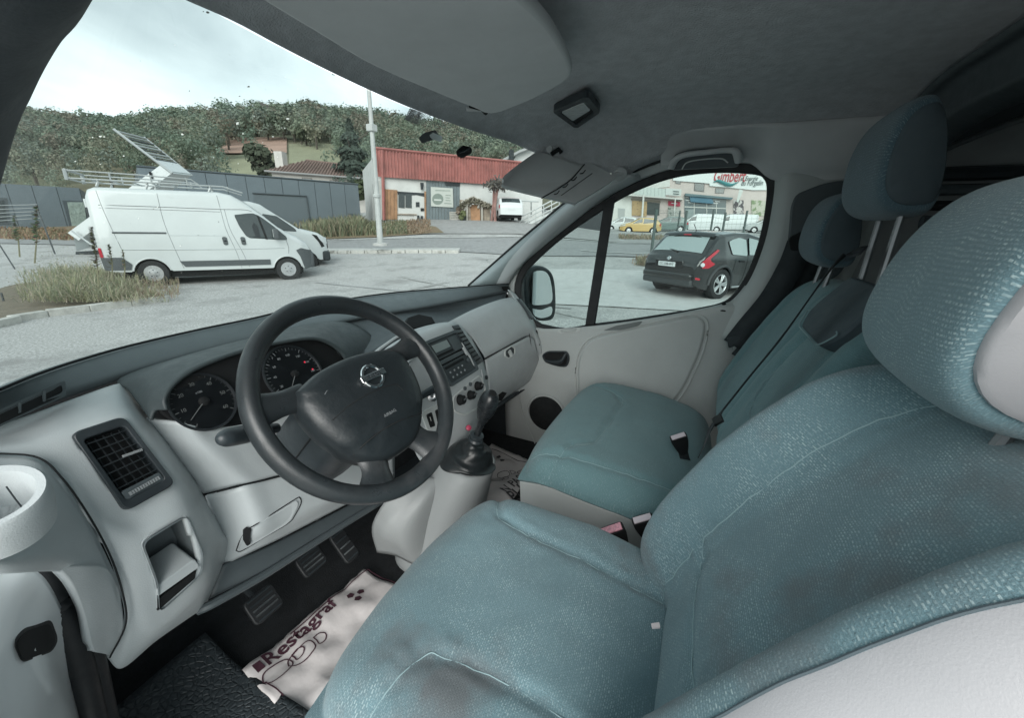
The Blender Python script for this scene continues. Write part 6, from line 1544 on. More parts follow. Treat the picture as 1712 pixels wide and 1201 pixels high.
# hill surface: columns by bearing, rows by distance up to the skyline
sky_y = [(-300, 215), (-60, 205), (30, 190), (90, 200), (150, 208), (210, 213), (290, 205), (340, 196), (420, 192), (480, 190), (560, 194), (620, 200), (700, 212), (790, 228), (860, 236), (940, 262), (1100, 300), (1300, 330), (1500, 345), (1800, 350)]
def sk(px):
    for (a, b), (c, d) in zip(sky_y, sky_y[1:]):
        if px <= c: return b + (d - b) * max(0, (px - a)) / (c - a)
    return sky_y[-1][1]
def hill(px, t):
    """t 0 foot .. 1 skyline (ground, trees stand on it)"""
    D0 = 52 + 26 * min(1, max(0, (px - 860) / 80)); D = D0 + (170 - D0) * t; foot = H(px, 345, D0); topp = H(px, sk(px) + 26, 170)
    p = H(px, 300, D); z = foot.z + (topp.z - foot.z) * (t ** .9); return Vector((p.x, p.y, z))
MEADOW = mat('wooded_slope', (.13, .15, .095), .95, bump=(3, .6, .2), var=(.05, .2, (.17, .15, .10)))
pxs = [-300 + 60 * i for i in range(36)]; ts = [i / 14 for i in range(15)]
V = [hill(p, t) + Vector((0, 0, noise.noise((p * .02, t * 5, 0)) * .8)) for t in ts for p in pxs]
V += [hill(p, 1) + Vector((0, 0, -40)) + _h * 60 for p in pxs]
F = grid_faces(len(ts) + 1, len(pxs))
if (V[1] - V[0]).cross(V[len(pxs)] - V[0]).z < 0: F = [f[::-1] for f in F]
hl_ = mesh('hill', V, F, MEADOW, ang=180); hl_['kind'] = 'structure'
be = patch('bare_earth', [on(hl_, [(x, y) for x in (362, 390, 420, 450, 480)], .25) for y in (231, 240, 249, 258)], mat('red_earth', (.36, .235, .185), .95, var=(.15, .2)), None, solid=0); be['kind'] = 'structure'
MDW = mat('pale_meadow', (.26, .26, .17), .95, bump=(3, .6, .2), var=(.2, .12))
for ys, xs in (((243, 252, 262, 276), (484, 510, 540, 572)), ((268, 278, 288, 300), (345, 380, 420, 462))):
    me_ = patch('meadow', [on(hl_, [(x, y) for x in xs], .3) for y in ys], MDW, None, solid=0); me_['kind'] = 'structure'
clear = [[(362, 238), (420, 226), (476, 228), (560, 240), (578, 278), (500, 283), (470, 268), (372, 266)], [(350, 262), (455, 264), (475, 300), (345, 300)]]
wood = Leaves(); trunks = []; cnt = 0
for k in range(2100):
    px = rt.uniform(-80, 1300); t = rt.random() ** .8; p = hill(px, t); hgt = rt.uniform(6.5, 10.5) * (.55 + .45 * t); q = pix(p + Vector((0, 0, hgt * .25)))
    q2 = pix(p + Vector((0, 0, hgt * .95)))
    if any(inpoly(q[0], q[1], c) or inpoly(q2[0], q2[1], c) for c in clear) and rt.random() < .97: continue
    if t < .12 and rt.random() < .5: continue
    if px > 900 and t < .6: continue
    col = rt.choice(GREENS if t < .75 else GREENS[:4]); rx = hgt * rt.uniform(.30, .45)
    wood.crown(p + Vector((0, 0, hgt * .58)), rx, hgt * .46, 290, hgt * .033 * (.65 + .45 * t), col, rt, 10); cnt += 1
    trunks.append((p, hgt))
wo_ = wood.build('wood'); tag(wo_, 'mixed green and rust autumn wood covering the hillside', 'wood', None, 'stuff')
parts = []
for p, hgt in trunks[::3]: parts.append(boxm(p + Vector((0, 0, hgt * .22)), (.28, .28, hgt * .5)))
V, F = join(parts); o = mesh('wood_trunks', V, F, BARK); tag(o, 'thin trunks standing inside the hillside wood', 'trunks', None, 'stuff')
def tree(name, label, base, hgt, rx, col, n=900, size=.22, conifer=False, grp=None):
    e = empty(name, base, label, 'tree', grp); rn_ = random.Random(hash(label) % 999 if False else len(label) * 7)
    tube('trunk', [base, base + Vector((.1, .05, hgt * .3)), base + Vector((0, .1, hgt * .75))], [hgt * .03, hgt * .022, hgt * .008], BARK, e, seg=7)
    for k in range(5):
        a = 6.28 * k / 5; z = hgt * (.3 + .1 * k); tube('limb', [base + Vector((0, 0, z)), base + Vector((math.cos(a) * rx * .6, math.sin(a) * rx * .6, z + hgt * .15))], [hgt * .012, hgt * .004], BARK, e, seg=5)
    lv = Leaves()
    if conifer:
        for k in range(n):
            t = rn_.random(); z = hgt * (.12 + .88 * t); r_ = rx * (1 - t) ** .8 * (.75 + .25 * math.sin(t * 34)); a = rn_.random() * 6.28; q = rn_.random() ** .4
            kk = rn_.uniform(.7, 1.25); lv.quad(base + Vector((math.cos(a) * r_ * q, math.sin(a) * r_ * q, z - .3 * q)), Vector((math.cos(a), math.sin(a), .6)), size, tuple(c * kk for c in col), rn_, .5)
    else: lv.crown(base + Vector((0, 0, hgt * .6)), rx, hgt * .42, n, size, col, rn_, 11)
    lv.build('crown', e); return e
def gpt(px, py, D): p = H(px, py, D); return p
tree('conifer_tree', 'feathery dark conifer beside the red-clad shop', H(596, 345, 48), 8.6, 3.4, (.085, .11, .09), 2200, .26, True)
tree('leafy_tree', 'bushy tree between the grey hall and the red-clad shop', H(617, 362, 40), 3.6, 1.3, (.09, .11, .06), 500, .16)
tree('round_bush_tree', 'round green tree standing alone on the hillside meadow', hill(484, .55) + Vector((0, 0, 0)), 7.5, 3.0, (.085, .105, .075), 700, .4)
tree('garden_tree', 'dark garden tree by the chimney of the tiled house', H(452, 330, 50), 5.6, 2.4, (.085, .10, .07), 700, .26)
tree('meadow_shrub', 'low shrub on the pale meadow above the tiled roof', hill(525, .42), 4.2, 2.6, (.10, .115, .075), 420, .3)
# ------------------------------------------------------------------ grey hall
CLAD = mat('slate_cladding', (.135, .165, .185), .6, var=(.8, .06)); CLADD = mat('dark_opening', (.07, .085, .095), .5)
hall = empty('grey_hall', H(460, 372, 28), 'long low slate-grey clad hall behind the parked vans', 'building')
def wallpanels(e, a0, a1, zt0, zt1, base, n, mt, back, name='panel', gap=.03, th=.1):
    """row of upright sheets between two ground points"""
    for k in range(n):
        p, q = a0.lerp(a1, k / n), a0.lerp(a1, (k + 1) / n); d = (q - p); d.z = 0; d.normalize(); q2 = q - d * gap
        z0, z1 = zt0 + (zt1 - zt0) * k / n, zt0 + (zt1 - zt0) * (k + 1) / n
        prism(name, [Vector((p.x, p.y, base)), Vector((q2.x, q2.y, base)), Vector((q2.x, q2.y, z1)), Vector((p.x, p.y, z0))], back * th, mt, e)
a0, a1 = H(250, 372, 24.0), H(604, 366, 32); tz = H(316, 284, 25.4).z; tz2 = H(604, 309, 32).z
bk_ = Vector((-(a1 - a0).y, (a1 - a0).x, 0)).normalized()
wallpanels(hall, a0, a1, tz - .05, tz2, -.3, 12, CLAD, bk_)
prism('core', [Vector((a0.x, a0.y, -.3)) + bk_ * .06, Vector((a1.x, a1.y, -.3)) + bk_ * .06, Vector((a1.x, a1.y, tz2 - .03)) + bk_ * .06, Vector((a0.x, a0.y, tz - .08)) + bk_ * .06], bk_ * 9, CLADD, hall)
tube('roof_edge', [Vector((a0.x, a0.y, tz - .02)), Vector((a1.x, a1.y, tz2 + .03))], .06, mat('edge_strip', (.07, .085, .095), .5), hall, seg=4)
def onwall(px, py, a, b, off=-.03):
    """sight line meets the upright plane through a-b"""
    d = (b - a); d.z = 0; nn = Vector((-d.y, d.x, 0)).normalized(); v = ray(px, py); t = (a - CAM).dot(nn) / v.dot(nn); n2 = nn if nn.dot(v) < 0 else -nn
    return CAM + v * t + n2 * abs(off)
def wp(name, e, pts, a, b, mt, off=-.03, th=.05):
    P = [onwall(x, y, a, b, off) for x, y in pts]; d = (b - a); d.z = 0; nn = Vector((-d.y, d.x, 0)).normalized()
    if nn.dot(ray(*pts[0])) < 0: nn = -nn
    return prism(name, P, nn * th, mt, e)
sd_ = wp('sliding_door', hall, [(424, 324), (511, 329), (518, 380), (424, 380)], a0, a1, mat('door_slate', (.115, .14, .155), .6), -.02)
tube('door_track', [onwall(422, 323, a0, a1, -.06), onwall(512, 328, a0, a1, -.06), onwall(518, 372, a0, a1, -.06)], .05, CLADD, sd_, seg=4)
wp('low_window', hall, [(582, 357), (596, 358), (597, 366), (583, 366)], a0, a1, CLADD)
b0, b1 = H(-60, 378, 26.5), H(150, 377, 31); tl0, tl1 = H(0, 306, 27.8).z, H(137, 314, 30.7).z
wallpanels(hall, b0, b1, tl0, tl1, -.3, 5, CLAD, bk_)
prism('core', [Vector((b0.x, b0.y, -.3)) + bk_ * .06, Vector((b1.x, b1.y, -.3)) + bk_ * .06, Vector((b1.x, b1.y, tl1 - .04)) + bk_ * .06, Vector((b0.x, b0.y, tl0 - .04)) + bk_ * .06], bk_ * 9, CLADD, hall)
wn_o = wp('door_opening', hall, [(104, 335), (140, 336), (146, 379), (116, 378)], b0, b1, CLADD, -.02)
wp('curtain', wn_o, [(112, 338), (140, 338), (146, 378), (120, 378)], b0, b1, mat('green_curtain', (.26, .32, .29), .8, bump=(4, .8, .1), var=(6, .15)), -.05, .02)
wn_w = wp('window', hall, [(-40, 328), (12, 331), (18, 376), (-40, 376)], b0, b1, CLADD, -.02)
wp('pane', wn_w, [(-30, 333), (7, 335), (12, 372), (-30, 372)], b0, b1, CARGL, -.04, .02)
# ------------------------------------------------------------------ tiled house
house = empty('tiled_house', H(540, 340, 46), 'cream house with a brown tiled hip roof between hall and shop', 'house')
CREAM = mat('cream_render', (.55, .52, .49), .9, var=(2, .06)); TILE = mat('brown_tile', (.20, .135, .115), .9, var=(3, .25))
h0, h1 = H(462, 345, 45), H(616, 345, 47); hz = H(463, 287, 45).z; hz1 = H(614, 300, 47).z; hb = Vector((-(h1 - h0).y, (h1 - h0).x, 0)).normalized()
prism('wall', [Vector((h0.x, h0.y, 0)), Vector((h1.x, h1.y, 0)), Vector((h1.x, h1.y, hz1)), Vector((h0.x, h0.y, hz))], hb * 8, CREAM, house)
dh = (h1 - h0).normalized(); e0, e1_ = Vector((h0.x, h0.y, hz)) - dh * .5 - hb * .5, Vector((h1.x, h1.y, hz1)) + dh * .5 - hb * .5
r0_, r1_ = H(512, 268, 49), H(580, 276, 50); bk0, bk1 = e0 + hb * 9, e1_ + hb * 9
rf = mesh('roof', [e0, e1_, bk1, bk0, r0_, r1_], [(0, 1, 5, 4), (0, 4, 3), (1, 2, 5), (2, 3, 4, 5), (3, 2, 1, 0)], TILE, house, smooth=False)
for k in range(34):
    t = (k + .5) / 34; a_ = e0.lerp(e1_, t); b_ = r0_.lerp(r1_, min(1, max(0, (t - .28) / .45))) if .28 < t < .73 else (e0.lerp(r0_, t / .28) if t <= .28 else e1_.lerp(r1_, (1 - t) / .27))
    tube('tile_row', [a_ + Vector((0, 0, .03)), b_ + Vector((0, 0, .03))], .07, TILE, rf, seg=5)
tube('ridge', [r0_, r1_], .12, TILE, rf, seg=6); tube('gutter', [e0, e1_], .08, mat('grey_gutter', (.3, .3, .3), .6), house, seg=5)
box('chimney', H(471, 276, 49), (.9, .9, 2.6), CREAM, rf, rot=Matrix.Rotation(R(20), 3, 'Z'))
for x0, x1, y0 in ((505, 522, 297), (551, 566, 301), (582, 597, 304)):
    w_ = wp('window', house, [(x0, y0), (x1, y0 + 1), (x1, y0 + 8), (x0, y0 + 7)], h0, h1, mat('window_brown', (.12, .09, .075), .6), -.04); wp('pane', w_, [(x0 + 1, y0 + 1), (x1 - 1, y0 + 2), (x1 - 1, y0 + 7), (x0 + 1, y0 + 6)], h0, h1, CARGL, -.07, .02)
# ------------------------------------------------------------------ red-clad shop
shop = empty('red_clad_shop', H(720, 370, 31), 'shop with a rust-red corrugated fascia and timber shutter beyond the road', 'shop')
s0, s1 = H(636, 366, 29.5), H(905, 380, 34.5); zt_ = H(636, 249, 29.5).z; zt1 = H(866, 273, 33.7).z; zm0, zm1 = H(637, 296, 29.5).z, H(820, 310, 33).z
sbk = Vector((-(s1 - s0).y, (s1 - s0).x, 0)).normalized(); sdir = (s1 - s0); sdir.z = 0; sL = sdir.length; sdir.normalize()
OFFW = mat('white_render', (.62, .62, .60), .9, var=(1.5, .08), wear=(2, .6, (.45, .45, .43), .2)); RUST = mat('rust_red_sheet', (.33, .125, .11), .65, var=(1.2, .22), wear=(3, .60, (.42, .22, .18), .2))
prism('wall', [Vector((s0.x, s0.y, 0)), Vector((s1.x, s1.y, 0)), Vector((s1.x, s1.y, zt1 - .3)), Vector((s0.x, s0.y, zt_ - .3))], sbk * 10, OFFW, shop)
nr_ = 58; V = []
for k in range(nr_ * 4 + 1):
    ph = k % 4; off = (-.30, -.30, -.22, -.22)[ph] ; t = k / (nr_ * 4); p = s0 + sdir * sL * t + sbk * off
    ztt = zt_ + (zt1 - zt_) * t * 1.0; zmm = zm0 + (zm1 - zm0) * t * 1.25
    V += [Vector((p.x, p.y, zmm)), Vector((p.x, p.y, ztt))]
mesh('corrugated_fascia', V, [(2 * i, 2 * i + 2, 2 * i + 3, 2 * i + 1) for i in range(nr_ * 4)], RUST, shop, smooth=False, solid=.02)
tube('fascia_cap', [s0 + Vector((0, 0, zt_ - s0.z)) - sbk * .28, s1 + Vector((0, 0, zt1 - s1.z)) - sbk * .28], .09, RUST, shop, seg=4)
wp('side_wall', shop, [(627, 305), (638, 300), (638, 368), (630, 368)], s0, s1, mat('grey_render', (.42, .42, .40), .9, var=(2, .1)), -.3, 2)
tube('corner_post', [onwall(638, 252, s0, s1, -.34), onwall(641, 368, s0, s1, -.34)], .10, RUST, shop, seg=4)
WOODM = mat('orange_timber', (.34, .19, .105), .8, var=(3, .25)); WEATH = mat('weathered_timber', (.30, .25, .20), .85, var=(4, .3))
for k in range(4):
    x0 = 642 + k * 5.6; wp('shutter_board', shop, [(x0, 316 + k * .5), (x0 + 5.1, 316.5 + k * .5), (x0 + 5.1, 367), (x0, 367)], s0, s1, WOODM, -.12, .06)
sw = wp('shop_window', shop, [(664, 320), (711, 323), (712, 369), (664, 368)], s0, s1, mat('recess_white', (.60, .60, .58), .9), -.03, .02)
for x0, x1 in ((666, 676.4), (677.6, 688)): wp('pane', sw, [(x0, 324), (x1, 325), (x1, 348), (x0, 347)], s0, s1, CARGL, -.07, .03)
wp('window_sill', sw, [(664, 357), (696, 358), (696, 360), (664, 359)], s0, s1, WEATH, -.15, .1); wp('valance', sw, [(664, 320), (711, 323), (710, 329), (696, 326), (680, 327), (665, 325)], s0, s1, DARKM, -.06, .02)
wp('notice', sw, [(695, 338), (701, 338), (701, 346), (695, 346)], s0, s1, DARKM, -.07, .02); wp('letter_box', sw, [(703, 348), (708, 348), (708, 353), (703, 353)], s0, s1, BLACK, -.15, .1); wp('door', sw, [(692, 352), (711, 353), (711, 369), (692, 368)], s0, s1, OFFW, -.08, .03)
wp('frame_post', shop, [(709, 320), (711.5, 320), (712, 370), (709.5, 370)], s0, s1, WOODM, -.14, .08)
wp('planter_dark', sw, [(697, 360), (700, 360), (700, 369), (697, 369)], s0, s1, DARKM, -.25, .2); wp('planter_dark', sw, [(703, 361), (706, 361), (706, 369), (703, 369)], s0, s1, DARKM, -.25, .2)
SLT = mat('slate_boards', (.15, .18, .19), .7, var=(2, .1))
for k in range(11):
    x0 = 712.5 + k * 5.1; wp('slate_board', shop, [(x0, 303 + k * .35), (x0 + 4.6, 303.3 + k * .35), (x0 + 4.8, 371 + k * .2), (x0 + .2, 371 + k * .2)], s0, s1, SLT, -.06, .06)
sg_ = wp('shop_board', shop, [(719.5, 312.5), (756, 315), (757, 347), (720, 345)], s0, s1, mat('board_cream', (.52, .54, .50), .7), -.14, .04)
SG = mat('sign_grey_green', (.22, .26, .23), .7)
def disc(px, py, r_px, mt, off, nme='disc', par=None):
    return wp(nme, par, [(px + r_px * math.cos(6.283 * k / 20), py + r_px * math.sin(6.283 * k / 20)) for k in range(20)], s0, s1, mt, off, .01)
disc(731, 333, 9.3, SG, -.155, 'round_logo', sg_); wp('logo_bar', sg_, [(725, 333), (737, 333.6), (737, 336), (725, 335.6)], s0, s1, mat('logo_pale', (.6, .62, .58), .7), -.17, .01)
for x0, x1, y0 in ((727, 752, 318), (744, 753, 326), (744, 751, 330), (744, 752, 334.5), (742, 754, 339.5)): wp('board_writing', sg_, [(x0, y0), (x1, y0 + .6), (x1, y0 + 1.6), (x0, y0 + 1)], s0, s1, SG, -.155, .01)
wp('lantern', shop, [(702, 306), (707, 306), (706, 317), (703, 317)], s0, s1, DARKM, -.3, .2)
wp('ventilation_panel', shop, [(744, 305), (768, 306), (768, 311), (744, 310)], s0, s1, DARKM, -.14, .03)
# pallet crate, timber hut, props and stairs in front of the shop
pc = empty('slatted_crate', H(762, 371, 31.2), 'pale slatted timber crate beside the shop hut', 'crate'); cp = H(762, 371, 31.2)
CR = mat('pale_pallet', (.45, .43, .39), .8, var=(6, .2))
for k in range(6): box('slat', cp + Vector((0, 0, .06 + k * .115)), (.06, .82, .08), CR, pc, rot=Matrix.Rotation(math.atan2(sdir.y, sdir.x) - R(90), 3, 'Z'))
for s_ in (-.38, 0, .38): box('upright', cp + sdir * s_ + sbk * .06 + Vector((0, 0, .33)), (.07, .07, .68), CR, pc)
hu = empty('timber_hut', H(796, 373, 31), 'small rustic timber hut with a thatch-strewn gable by the shop', 'hut')
def HP(x, y, D=31): return H(x, y, D)
for k in range(9):
    x0 = 772 + k * 5.3
    if 784 < x0 < 802: continue
    prism('plank', [HP(x0, 340), HP(x0 + 4.8, 340), HP(x0 + 5, 373), HP(x0 + .2, 373)], sbk * .15, WEATH, hu)
prism('door', [HP(786, 342), HP(802, 342), HP(803, 371), HP(787, 371)], sbk * .08, WOODM, hu); prism('door_header', [HP(770, 334), HP(820, 340), HP(820, 343), HP(770, 338)], sbk * .3, WEATH, hu)
prism('gable', [HP(772, 339), HP(792, 329.5), HP(820, 342)], sbk * .08, mat('gable_dark', (.16, .14, .12), .9), hu)
for a, b, c, d in ((768, 341, 791, 329), (791, 329, 823, 344), (776, 352, 786, 336), (791, 331, 786, 345), (803, 336, 799, 348), (786, 335, 800, 340), (781, 340, 781, 373), (806, 345, 806, 373)): tube('pole', [HP(a, b, 30.8), HP(c, d, 30.8)], .07, mat('bleached_pole', (.42, .40, .36), .9), hu, seg=5)
lv = Leaves(); rn_ = random.Random(5)
for k in range(260):
    t = rn_.random(); x_, y_ = 770 + 52 * t, (330 + abs(t - .42) * 22) + rn_.uniform(0, 9); lv.quad(HP(x_, y_, 30.7 + rn_.uniform(-.2, .3)), Vector((rn_.gauss(0, 1), rn_.gauss(0, 1), 1)), .14, (.33, .30, .24) if rn_.random() < .6 else (.15, .14, .10), rn_, .4)
lv.build('thatch', hu)['kind'] = 'stuff'
pl_ = empty('potted_plant', H(774, 372, 30.6), 'leafy potted plant between the crate and the hut', 'plant')
lathe('pot', [(.16, 0), (.22, .4), (.2, .42), (0, .40)], DARKM, pl_, H(774, 372, 30.6), (0, 0, 1), 14); lv = Leaves(); lv.crown(H(773, 361, 30.6), .4, .4, 160, .10, (.20, .22, .11), rn_, 5); lv.build('foliage', pl_)
sh_ = Leaves(); sh_.crown(H(766, 351, 31.5), .55, .45, 160, .12, (.24, .19, .15), rn_, 5); so_ = sh_.build('dry_shrub'); tag(so_, 'dry brownish shrub above the slatted crate', 'shrub')
pp_ = empty('leaning_props', H(826, 374, 30.5), 'pair of rusty props holding up a bare vine canopy', 'props')
PROP = mat('rusty_prop', (.30, .17, .15), .7, var=(3, .2)); tube('prop', [H(821, 376, 30.5), H(825, 340, 30.5), H(826, 310, 30.5)], .09, PROP, pp_, seg=6); tube('prop', [H(828, 377, 30.2), H(827, 345, 30.2), H(832, 312, 30.4)], .11, PROP, pp_, seg=6)
lv = Leaves()
for k in range(420): lv.quad(H(rn_.gauss(834, 11), rn_.gauss(309, 4.5), 30.3 + rn_.uniform(-.8, .8)), Vector((rn_.gauss(0, 1), rn_.gauss(0, 1), 1)), .16, (.16, .15, .14) if rn_.random() < .7 else (.25, .23, .2), rn_, .35)
lv.build('vine_canopy', pp_)['kind'] = 'stuff'
stair = empty('outside_stair', H(900, 372, 31), 'white railed outside stair climbing past the shop end', 'stair'); RAILM = mat('pale_rail', (.50, .52, .51), .5)
for a, b, c, d in ((868, 378, 985, 318), (868, 371, 985, 310), (868, 364, 985, 303), (868, 384, 985, 326), (850, 335, 900, 337), (888, 336, 888, 362)): tube('rail', [H(a, b, 30.8), H(c, d, 32)], .05 if b != 384 else .12, RAILM, stair, seg=5)
for k in range(9): x_ = 870 + 13 * k; tube('baluster', [H(x_, 384 - 6.4 * k, 30.8), H(x_, 362 - 6.3 * k, 30.8)], .03, RAILM, stair, seg=5)
gh_ = empty('pale_gable', H(900, 300, 60), 'pale gabled building end with a black flue above the red fascia', 'building')
prism('wall', [H(838, 300, 52), H(960, 300, 52), H(960, 245, 52), H(905, 238, 52), H(868, 252, 52)], _h * 6, mat('pale_gable_wall', (.60, .61, .60), .9), gh_); tube('flue', [H(854.5, 290, 50), H(855, 251, 50)], .28, DARKM, gh_, seg=8); prism('roof_slope', [H(836, 268, 51), H(868, 251, 51), H(905, 237, 51), H(905, 241, 51), H(868, 255, 51), H(838, 272, 51)], _h * 7, mat('grey_roof_edge', (.35, .36, .36), .8), gh_)
WCAR, YCAR, GCAR, TEAL = mat('white_car', (.64, .66, .66), .3, coat=.3), mat('yellow_car', (.58, .40, .16), .3, coat=.3), mat('grey_green_car', (.10, .13, .12), .3, coat=.3), mat('teal_car', (.16, .22, .21), .3, coat=.3)
hY = math.atan2(_h.y, _h.x)
hatch('small white van-backed car parked by the outside stair', Vector((H(846, 377, 31.5).x, H(846, 377, 31.5).y, T(H(846, 377, 31.5)) + .05)), hY + R(12), WCAR)
# ------------------------------------------------------------------ lamp post, island, verge growth
lpst = empty('lamp_post', H(636, 409, 19.1), 'tall pale lamp post on the kerbed island in front of the red-clad shop', 'lamp post')
POLE = mat('galvanised_pole', (.46, .47, .46), .6, var=(2, .12)); lb = H(636, 409, 19.1)
tube('pole', [lb, Vector((lb.x, lb.y, lb.z + 2.0)), Vector((lb.x, lb.y, lb.z + 5)), Vector((lb.x, lb.y, lb.z + 9))], [.13, .115, .085, .06], POLE, lpst, seg=12, n=12)
lathe('collar', [(.13, 0), (.16, .03), (.16, .12), (.12, .16)], POLE, lpst, Vector((lb.x, lb.y, lb.z + 1.95)), (0, 0, 1), 14); lathe('foot', [(.34, -.05), (.34, .05), (.16, .09)], CONC, lpst, lb, (0, 0, 1), 14)
box('junction_box', Vector((lb.x, lb.y, H(624, 213, 19).z)), (.32, .32, .26), POLE, lpst, bevel=.02); tube('cable', [Vector((lb.x - .12, lb.y, lb.z + .1)), Vector((lb.x - .12, lb.y, lb.z + 3.5))], .02, POLE, lpst, seg=5)
tube('lamp_arm', [Vector((lb.x, lb.y, lb.z + 8.9)), Vector((lb.x - .4, lb.y - .6, lb.z + 9.3)), Vector((lb.x - .8, lb.y - 1.4, lb.z + 9.35))], .045, POLE, lpst, seg=8); box('lamp_head', Vector((lb.x - .95, lb.y - 1.7, lb.z + 9.34)), (.3, .7, .12), POLE, lpst, bevel=.03)
isl = empty('traffic_island', H(655, 414, 18.9), 'low whitewashed kerbed island carrying the lamp post', 'island'); WK = mat('whitewashed_kerb', (.48, .47, .44), .9, bump=(12, .6, .02), var=(5, .2), wear=(3, .55, (.22, .21, .19), .1))
ia, ib = H(470, 414, 18.9), H(767, 410, 19.4); idr = (ib - ia).normalized(); ibk = Vector((-idr.y, idr.x, 0))
for k in range(13):
    p = ia.lerp(ib, k / 13) + ibk * noise.noise((k, 0, 0)) * .04; q = ia.lerp(ib, (k + .96) / 13); zz_ = max(T(p), T(q)) + .14
    P = [Vector((a.x, a.y, zz_ + .02 * noise.noise((k * 3, 1, 0)))) for a in (p, q, q + ibk * .28, p + ibk * .28)]; prism('kerb_stone', P, (0, 0, -.4), WK, isl, bevel=.03)
prism('island_fill', [Vector((a.x, a.y, T(a) + .12)) for a in (ia + ibk * .28, ib + ibk * .28, ib + ibk * .9, ia + ibk * .9)], (0, 0, -.3), CONC, isl)
# near kerb by the weeds
kb_ = empty('kerb', H(140, 515, 6.5), 'broken whitewashed kerb running along the weed bed', 'kerb')
kpts = [at(-60, 545, z=-.12), at(20, 528, z=-.12), at(80, 519, z=-.12), at(150, 511, z=-.12), at(220, 502, z=-.12), at(262, 497, z=-.12), at(284, 494, z=-.12)]
kc_ = crom(kpts, 7)
for k in range(6):
    p, q = kc_[k], kc_[k].lerp(kc_[k + 1], .985); dd = (q - p).normalized(); bb = Vector((-dd.y, dd.x, 0)) * .14
    if bb.dot(_h) < 0: bb = -bb
    lo_ = .03 * noise.noise((k * 2.1, 0, 5)); prism('kerb_stone', [a + Vector((0, 0, lo_)) for a in (p, q, q + bb, p + bb)], (0, 0, -.16), WK, kb_, bevel=.012)
def dsof(p): v = p - CAM; return (v.dot(_h), v.dot(_r0))
bedm = sheet('weed_bed', [dsof(at(a, b, z=-.2)) for a, b in ((-60, 548), (20, 531), (150, 514), (284, 497))], [dsof(at(a, b, z=-.2)) for a, b in ((-60, 500), (40, 472), (150, 470), (262, 486))], mat('bed_soil', (.19, .16, .12), .95, bump=(30, .8, .02), var=(5, .2)), .03)
rw = random.Random(21); wl_ = Leaves(); ww = []
BC = [(.33, .34, .21), (.42, .40, .27), (.27, .30, .19), (.50, .46, .35), (.22, .25, .17), (.45, .39, .31)]
for k in range(5200):
    px, py = rw.gauss(150, 55), rw.uniform(455, 506); 
    if px < 30 or px > 285: continue
    p = at(px, py, z=-.12); hgt = rw.uniform(.22, .60) * (1.6 - abs(px - 130) / 140) * (.7 + .6 * noise.noise((px * .05, py * .09, 2))); wl_.blade(p, Vector((rw.gauss(0, .6), rw.gauss(0, .6), 1)), max(.08, hgt), rw.uniform(.003, .010), rw.choice(BC), rw.uniform(.1, .5))
for k in range(2000):
    px = rw.gauss(110, 42); py = rw.uniform(400, 490); p = at(px, py + 20, z=-.12); z_ = rw.uniform(.05, .8) ** 1.4 * max(.1, 1 - abs(px - 105) / 100); wl_.quad(p + Vector((0, 0, z_)), Vector((rw.gauss(0, 1), rw.gauss(0, 1), .6)), rw.uniform(.008, .018), rw.choice([(.27, .29, .21), (.32, .32, .24), (.38, .34, .28), (.23, .25, .19)]), rw, .5)
for k in range(900):
    px = rw.uniform(180, 300); py = rw.uniform(470, 500); p = at(px, py, z=-.12); wl_.blade(p, Vector((rw.gauss(0, .6), rw.gauss(0, .6), 1)), rw.uniform(.12, .3), .006, rw.choice([(.36, .30, .22), (.30, .22, .17), (.33, .31, .2)]), .4)
tag(wl_.build('weeds'), 'tangle of pale dry grass and weeds in the bed by the kerb', 'weeds', None, 'stuff')
def tallweed(px0, py0, px1, py1, D, label, n=60, s_=.05, col=(.16, .19, .12)):
    b, t = H(px0, py0, D), H(px1, py1, D); e = empty('tall_weed', b, label, 'weed', 'tall weeds by the kerb'); tube('stem', [b, b.lerp(t, .5) + Vector((.02, 0, 0)), t], [.012, .009, .004], mat('weed_stem', (.2, .19, .12), .9), e, seg=5)
    lv = Leaves(); rn = random.Random(px0)
    for k in range(n):
        q = .35 + .65 * rn.random() ** .8; p = b.lerp(t, q); a = rn.random() * 6.28; lv.blade(p, Vector((math.cos(a), math.sin(a), .35)), s_ * (4.6 - 3.2 * q), s_ * .34, tuple(c * rn.uniform(.7, 1.35) for c in col), .3)
    lv.build('leaves', e)
tallweed(58, 440, 60, 345, 7.6, 'tall dark-leaved weed standing highest left of the rack van', 90, .055)
tallweed(33, 430, 22, 360, 7.8, 'thin leafy weed nearest the wire fence end', 60, .05)
tallweed(165, 480, 152, 380, 7.0, 'dark seeding dock stalk in front of the van tail lamp', 130, .045, (.14, .12, .09))
tallweed(188, 470, 182, 408, 7.2, 'short seeding stalk between dock and rear wheel', 70, .035, (.17, .16, .11))
tallweed(208, 470, 205, 418, 7.2, 'slender stalk just before the rear wheel of the rack van', 50, .03, (.2, .18, .12))
wf_ = empty('wire_fence', H(40, 430, 8.6), 'strained wire fence with leaning grey posts behind the weeds', 'fence')
for a, b, c, d, r_ in ((60, 342, 92, 425, .014), (2, 490, 9, 514, .02), (-10, 395, 25, 450, .013)): tube('post', [H(a, b, 8.6), H(c, d, 8.6)], r_, VTRIM, wf_, seg=6)
for k in range(5): tube('wire', [H(-60, 343 + 7 * k, 8.8), H(0, 343.5 + 6.4 * k, 8.7), H(62 + 2 * k, 342 + 5.6 * k, 8.6)], .006, ALU, wf_, seg=4)
vg = Leaves()
